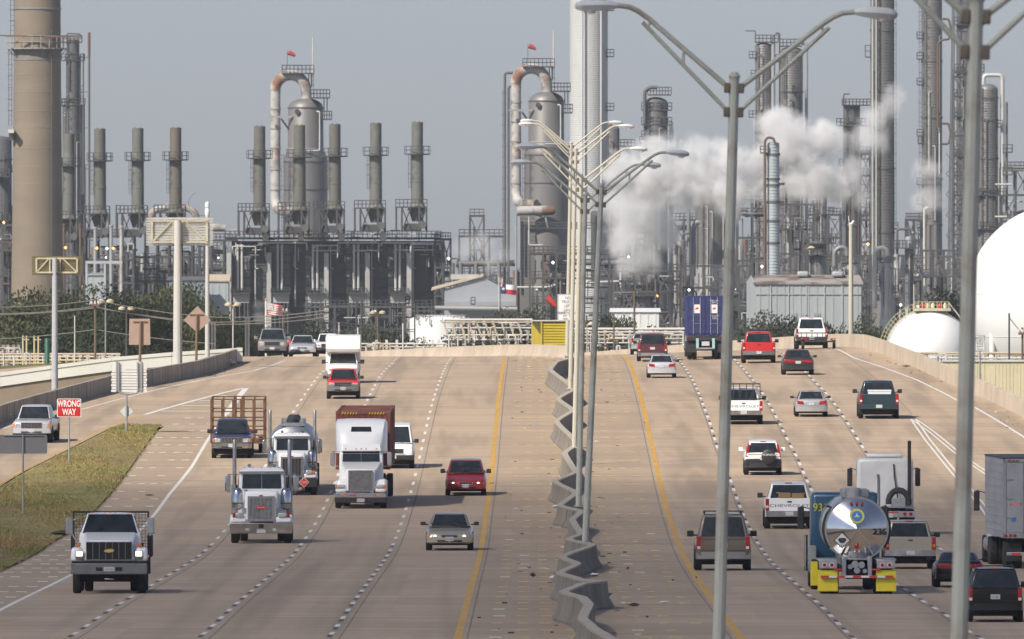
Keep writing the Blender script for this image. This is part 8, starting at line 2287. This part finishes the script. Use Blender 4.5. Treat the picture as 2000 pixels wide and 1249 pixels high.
p = thing('flag_pole', 'thin flag pole carrying the lone star flag', 'flag pole', (q.X(977), 1900, 0)); MB().tube([(q.X(977), 1900, 0), (q.X(977), 1900, q.Z(550))], .06, 8).build('shaft', M_STEEL, p, world=True)
M_WSOCK = pmat('windsock_orange', (.72, .06, .04), .7, c2=(.6, .08, .06), scale=1)
for lb_, D, a, b, r0 in (('bright red windsock left of the lane sign', 1300, (1069, 581), (1085, 598), .32), ('orange windsock behind the silver sedan at the crest', 1150, (561, 664), (571, 676), .26)):
    q = PX(D); o = MB().tube([q.p(*a), q.p((a[0] + b[0]) / 2, (a[1] + b[1]) / 2 - .6), q.p(*b)], [r0, r0 * .85, r0 * .5], 10).build('windsock', M_WSOCK); tag(o, lb_, 'windsock')
    t = thing('windsock_pole', 'thin pole of the ' + lb_.split(' behind')[0].split(' left')[0], 'pole', (q.X(a[0] - 1), D, 0)); MB().tube([(q.X(a[0] - 1), D, 0), (q.X(a[0] - 1), D, q.Z(a[1] - 2))], .05, 6).build('shaft', M_STEEL, t, world=True)
# lattice light towers on the left
for x, yt in ((417, 629), (483, 620)):
    mast('short pale lattice light tower ' + ('right of the camera pole' if x < 450 else 'left of the flag pole'), x, yt, 700, 1210, 6)

# ---------------------------------------------------------------- steam, haze, cloud
def steam(label, pts, D, dens, seed, scale=.16, thr=.46, depth=8.0, soft=.16):
    """lumpy closed hull filled with broken white vapour; pts = (x, y, radius px)"""
    q = PX(D)
    lo = Vector((1e9, 1e9, 1e9)); hi = -lo
    balls = []
    for x, y, r in pts:
        c = q.p(x, y); rr = r * q.k
        balls.append((c, rr))
        for i in range(3): lo[i] = min(lo[i], c[i] - rr * 1.25); hi[i] = max(hi[i], c[i] + rr * 1.25)
    o = MB().box(lo.x, hi.x, lo.y, hi.y, lo.z, hi.z).build('steam', None, smooth=0)
    m = bpy.data.materials.new('steam_vapour'); m.use_nodes = True; t = m.node_tree
    t.nodes.remove(t.nodes['Principled BSDF'])
    vol = t.nodes.new('ShaderNodeVolumePrincipled'); vol.inputs['Color'].default_value = (.99, .985, .985, 1); vol.inputs['Anisotropy'].default_value = -0.2
    t.links.new(vol.outputs['Volume'], t.nodes['Material Output'].inputs['Volume'])
    geo = t.nodes.new('ShaderNodeNewGeometry')
    def math_(op, a, b=None):
        n = t.nodes.new('ShaderNodeMath'); n.operation = op
        for i, v in enumerate((a, b)):
            if v is None: continue
            if isinstance(v, (int, float)): n.inputs[i].default_value = v
            else: t.links.new(v, n.inputs[i])
        return n.outputs[0]
    nz = t.nodes.new('ShaderNodeTexNoise'); nz.inputs['Scale'].default_value = scale; nz.inputs['Detail'].default_value = 9; nz.inputs['Roughness'].default_value = .66
    off = t.nodes.new('ShaderNodeVectorMath'); off.operation = 'ADD'; off.inputs[1].default_value = (seed * 37.1, seed * 11.7, seed * 5.3)
    t.links.new(geo.outputs['Position'], off.inputs[0]); t.links.new(off.outputs[0], nz.inputs['Vector'])
    f = None
    for c, rr in balls:
        d = t.nodes.new('ShaderNodeVectorMath'); d.operation = 'DISTANCE'; d.inputs[1].default_value = c
        t.links.new(geo.outputs['Position'], d.inputs[0])
        v = math_('SUBTRACT', 1.0, math_('DIVIDE', d.outputs['Value'], rr))
        f = v if f is None else math_('MAXIMUM', f, v)
    # billowed density: ball field pushed in and out by noise
    g_ = math_('ADD', f, math_('MULTIPLY', math_('SUBTRACT', nz.outputs['Fac'], thr + .05), 4.2))
    mr = t.nodes.new('ShaderNodeMapRange'); mr.inputs['From Min'].default_value = .0; mr.inputs['From Max'].default_value = soft * 4; mr.inputs['To Max'].default_value = dens; mr.clamp = True
    t.links.new(g_, mr.inputs['Value'])
    edge = t.nodes.new('ShaderNodeMapRange'); edge.inputs['From Min'].default_value = -.2; edge.inputs['From Max'].default_value = .15; edge.clamp = True
    t.links.new(f, edge.inputs['Value'])
    t.links.new(math_('MULTIPLY', mr.outputs['Result'], edge.outputs['Result']), vol.inputs['Density'])
    o.data.materials.append(m)
    tag(o, label, 'steam', kind='stuff')
    return o
steam('big white steam cloud drifting in front of the columns', [(1225, 335, 54), (1290, 335, 70), (1350, 345, 76), (1420, 345, 74), (1480, 335, 66), (1540, 290, 70), (1580, 330, 66), (1515, 235, 46), (1600, 285, 56), (1640, 360, 40), (1440, 395, 44), (1250, 375, 46)], 2140, .65, 1, scale=.2, thr=.455)
steam('thinner grey steam hanging under the left end of the steam cloud', [(1245, 505, 50), (1232, 460, 58), (1215, 410, 56), (1285, 450, 50), (1270, 400, 50)], 2150, .34, 5, scale=.2, thr=.44)
steam('thin wisps of steam around the square topped column', [(1715, 225, 46), (1700, 275, 44), (1665, 330, 42), (1690, 380, 36), (1812, 330, 40), (1815, 390, 36), (1740, 195, 34)], 2140, .24, 2, scale=.24)
steam('small steam puffs over the low tanks left of the right reactor', [(915, 490, 34), (940, 480, 38), (985, 500, 28), (960, 510, 30)], 2140, .13, 3, scale=.3)
steam('faint steam puff behind the flag pole', [(510, 620, 20), (505, 600, 14)], 2140, .12, 4, scale=.25)

hz = MB().box(-2700, 2700, -300, 5700, -2, 78).build('haze', None, smooth=0)
m = bpy.data.materials.new('haze_air'); m.use_nodes = True; t = m.node_tree
t.nodes.remove(t.nodes['Principled BSDF'])
v = t.nodes.new('ShaderNodeVolumePrincipled'); v.inputs['Color'].default_value = (.86, .92, 1.0, 1); v.inputs['Density'].default_value = .000052; v.inputs['Anisotropy'].default_value = .2
t.links.new(v.outputs['Volume'], t.nodes['Material Output'].inputs['Volume'])
hz.data.materials.append(m)
tag(hz, kind='stuff')

# a drifting thin cloud, overhead and out of frame, shades the near road
hc = 750.0
cc = Vector((0, 155, 0)) + to_sun * (hc / to_sun.z)
cl = MB()
rs_ = [.02, .3, .5, .65, .75, .82, .88, .93, .97, .995]
pr = [(r_, -(1 - r_ ** 9)) for r_ in rs_] + [(r_, (1 - r_ ** 9)) for r_ in rs_[::-1]]
cl.lathe(pr, (0, 0, 0), 32)
o = cl.build('cloud', None)
o.location = cc; o.scale = (620, 555, 62)
m = bpy.data.materials.new('cloud_vapour'); m.use_nodes = True; t = m.node_tree
t.nodes.remove(t.nodes['Principled BSDF'])
v = t.nodes.new('ShaderNodeVolumePrincipled'); v.inputs['Color'].default_value = (.99, .99, 1, 1); v.inputs['Density'].default_value = .0088; v.inputs['Anisotropy'].default_value = .6
t.links.new(v.outputs['Volume'], t.nodes['Material Output'].inputs['Volume'])
o.data.materials.append(m)
tag(o, kind='stuff')
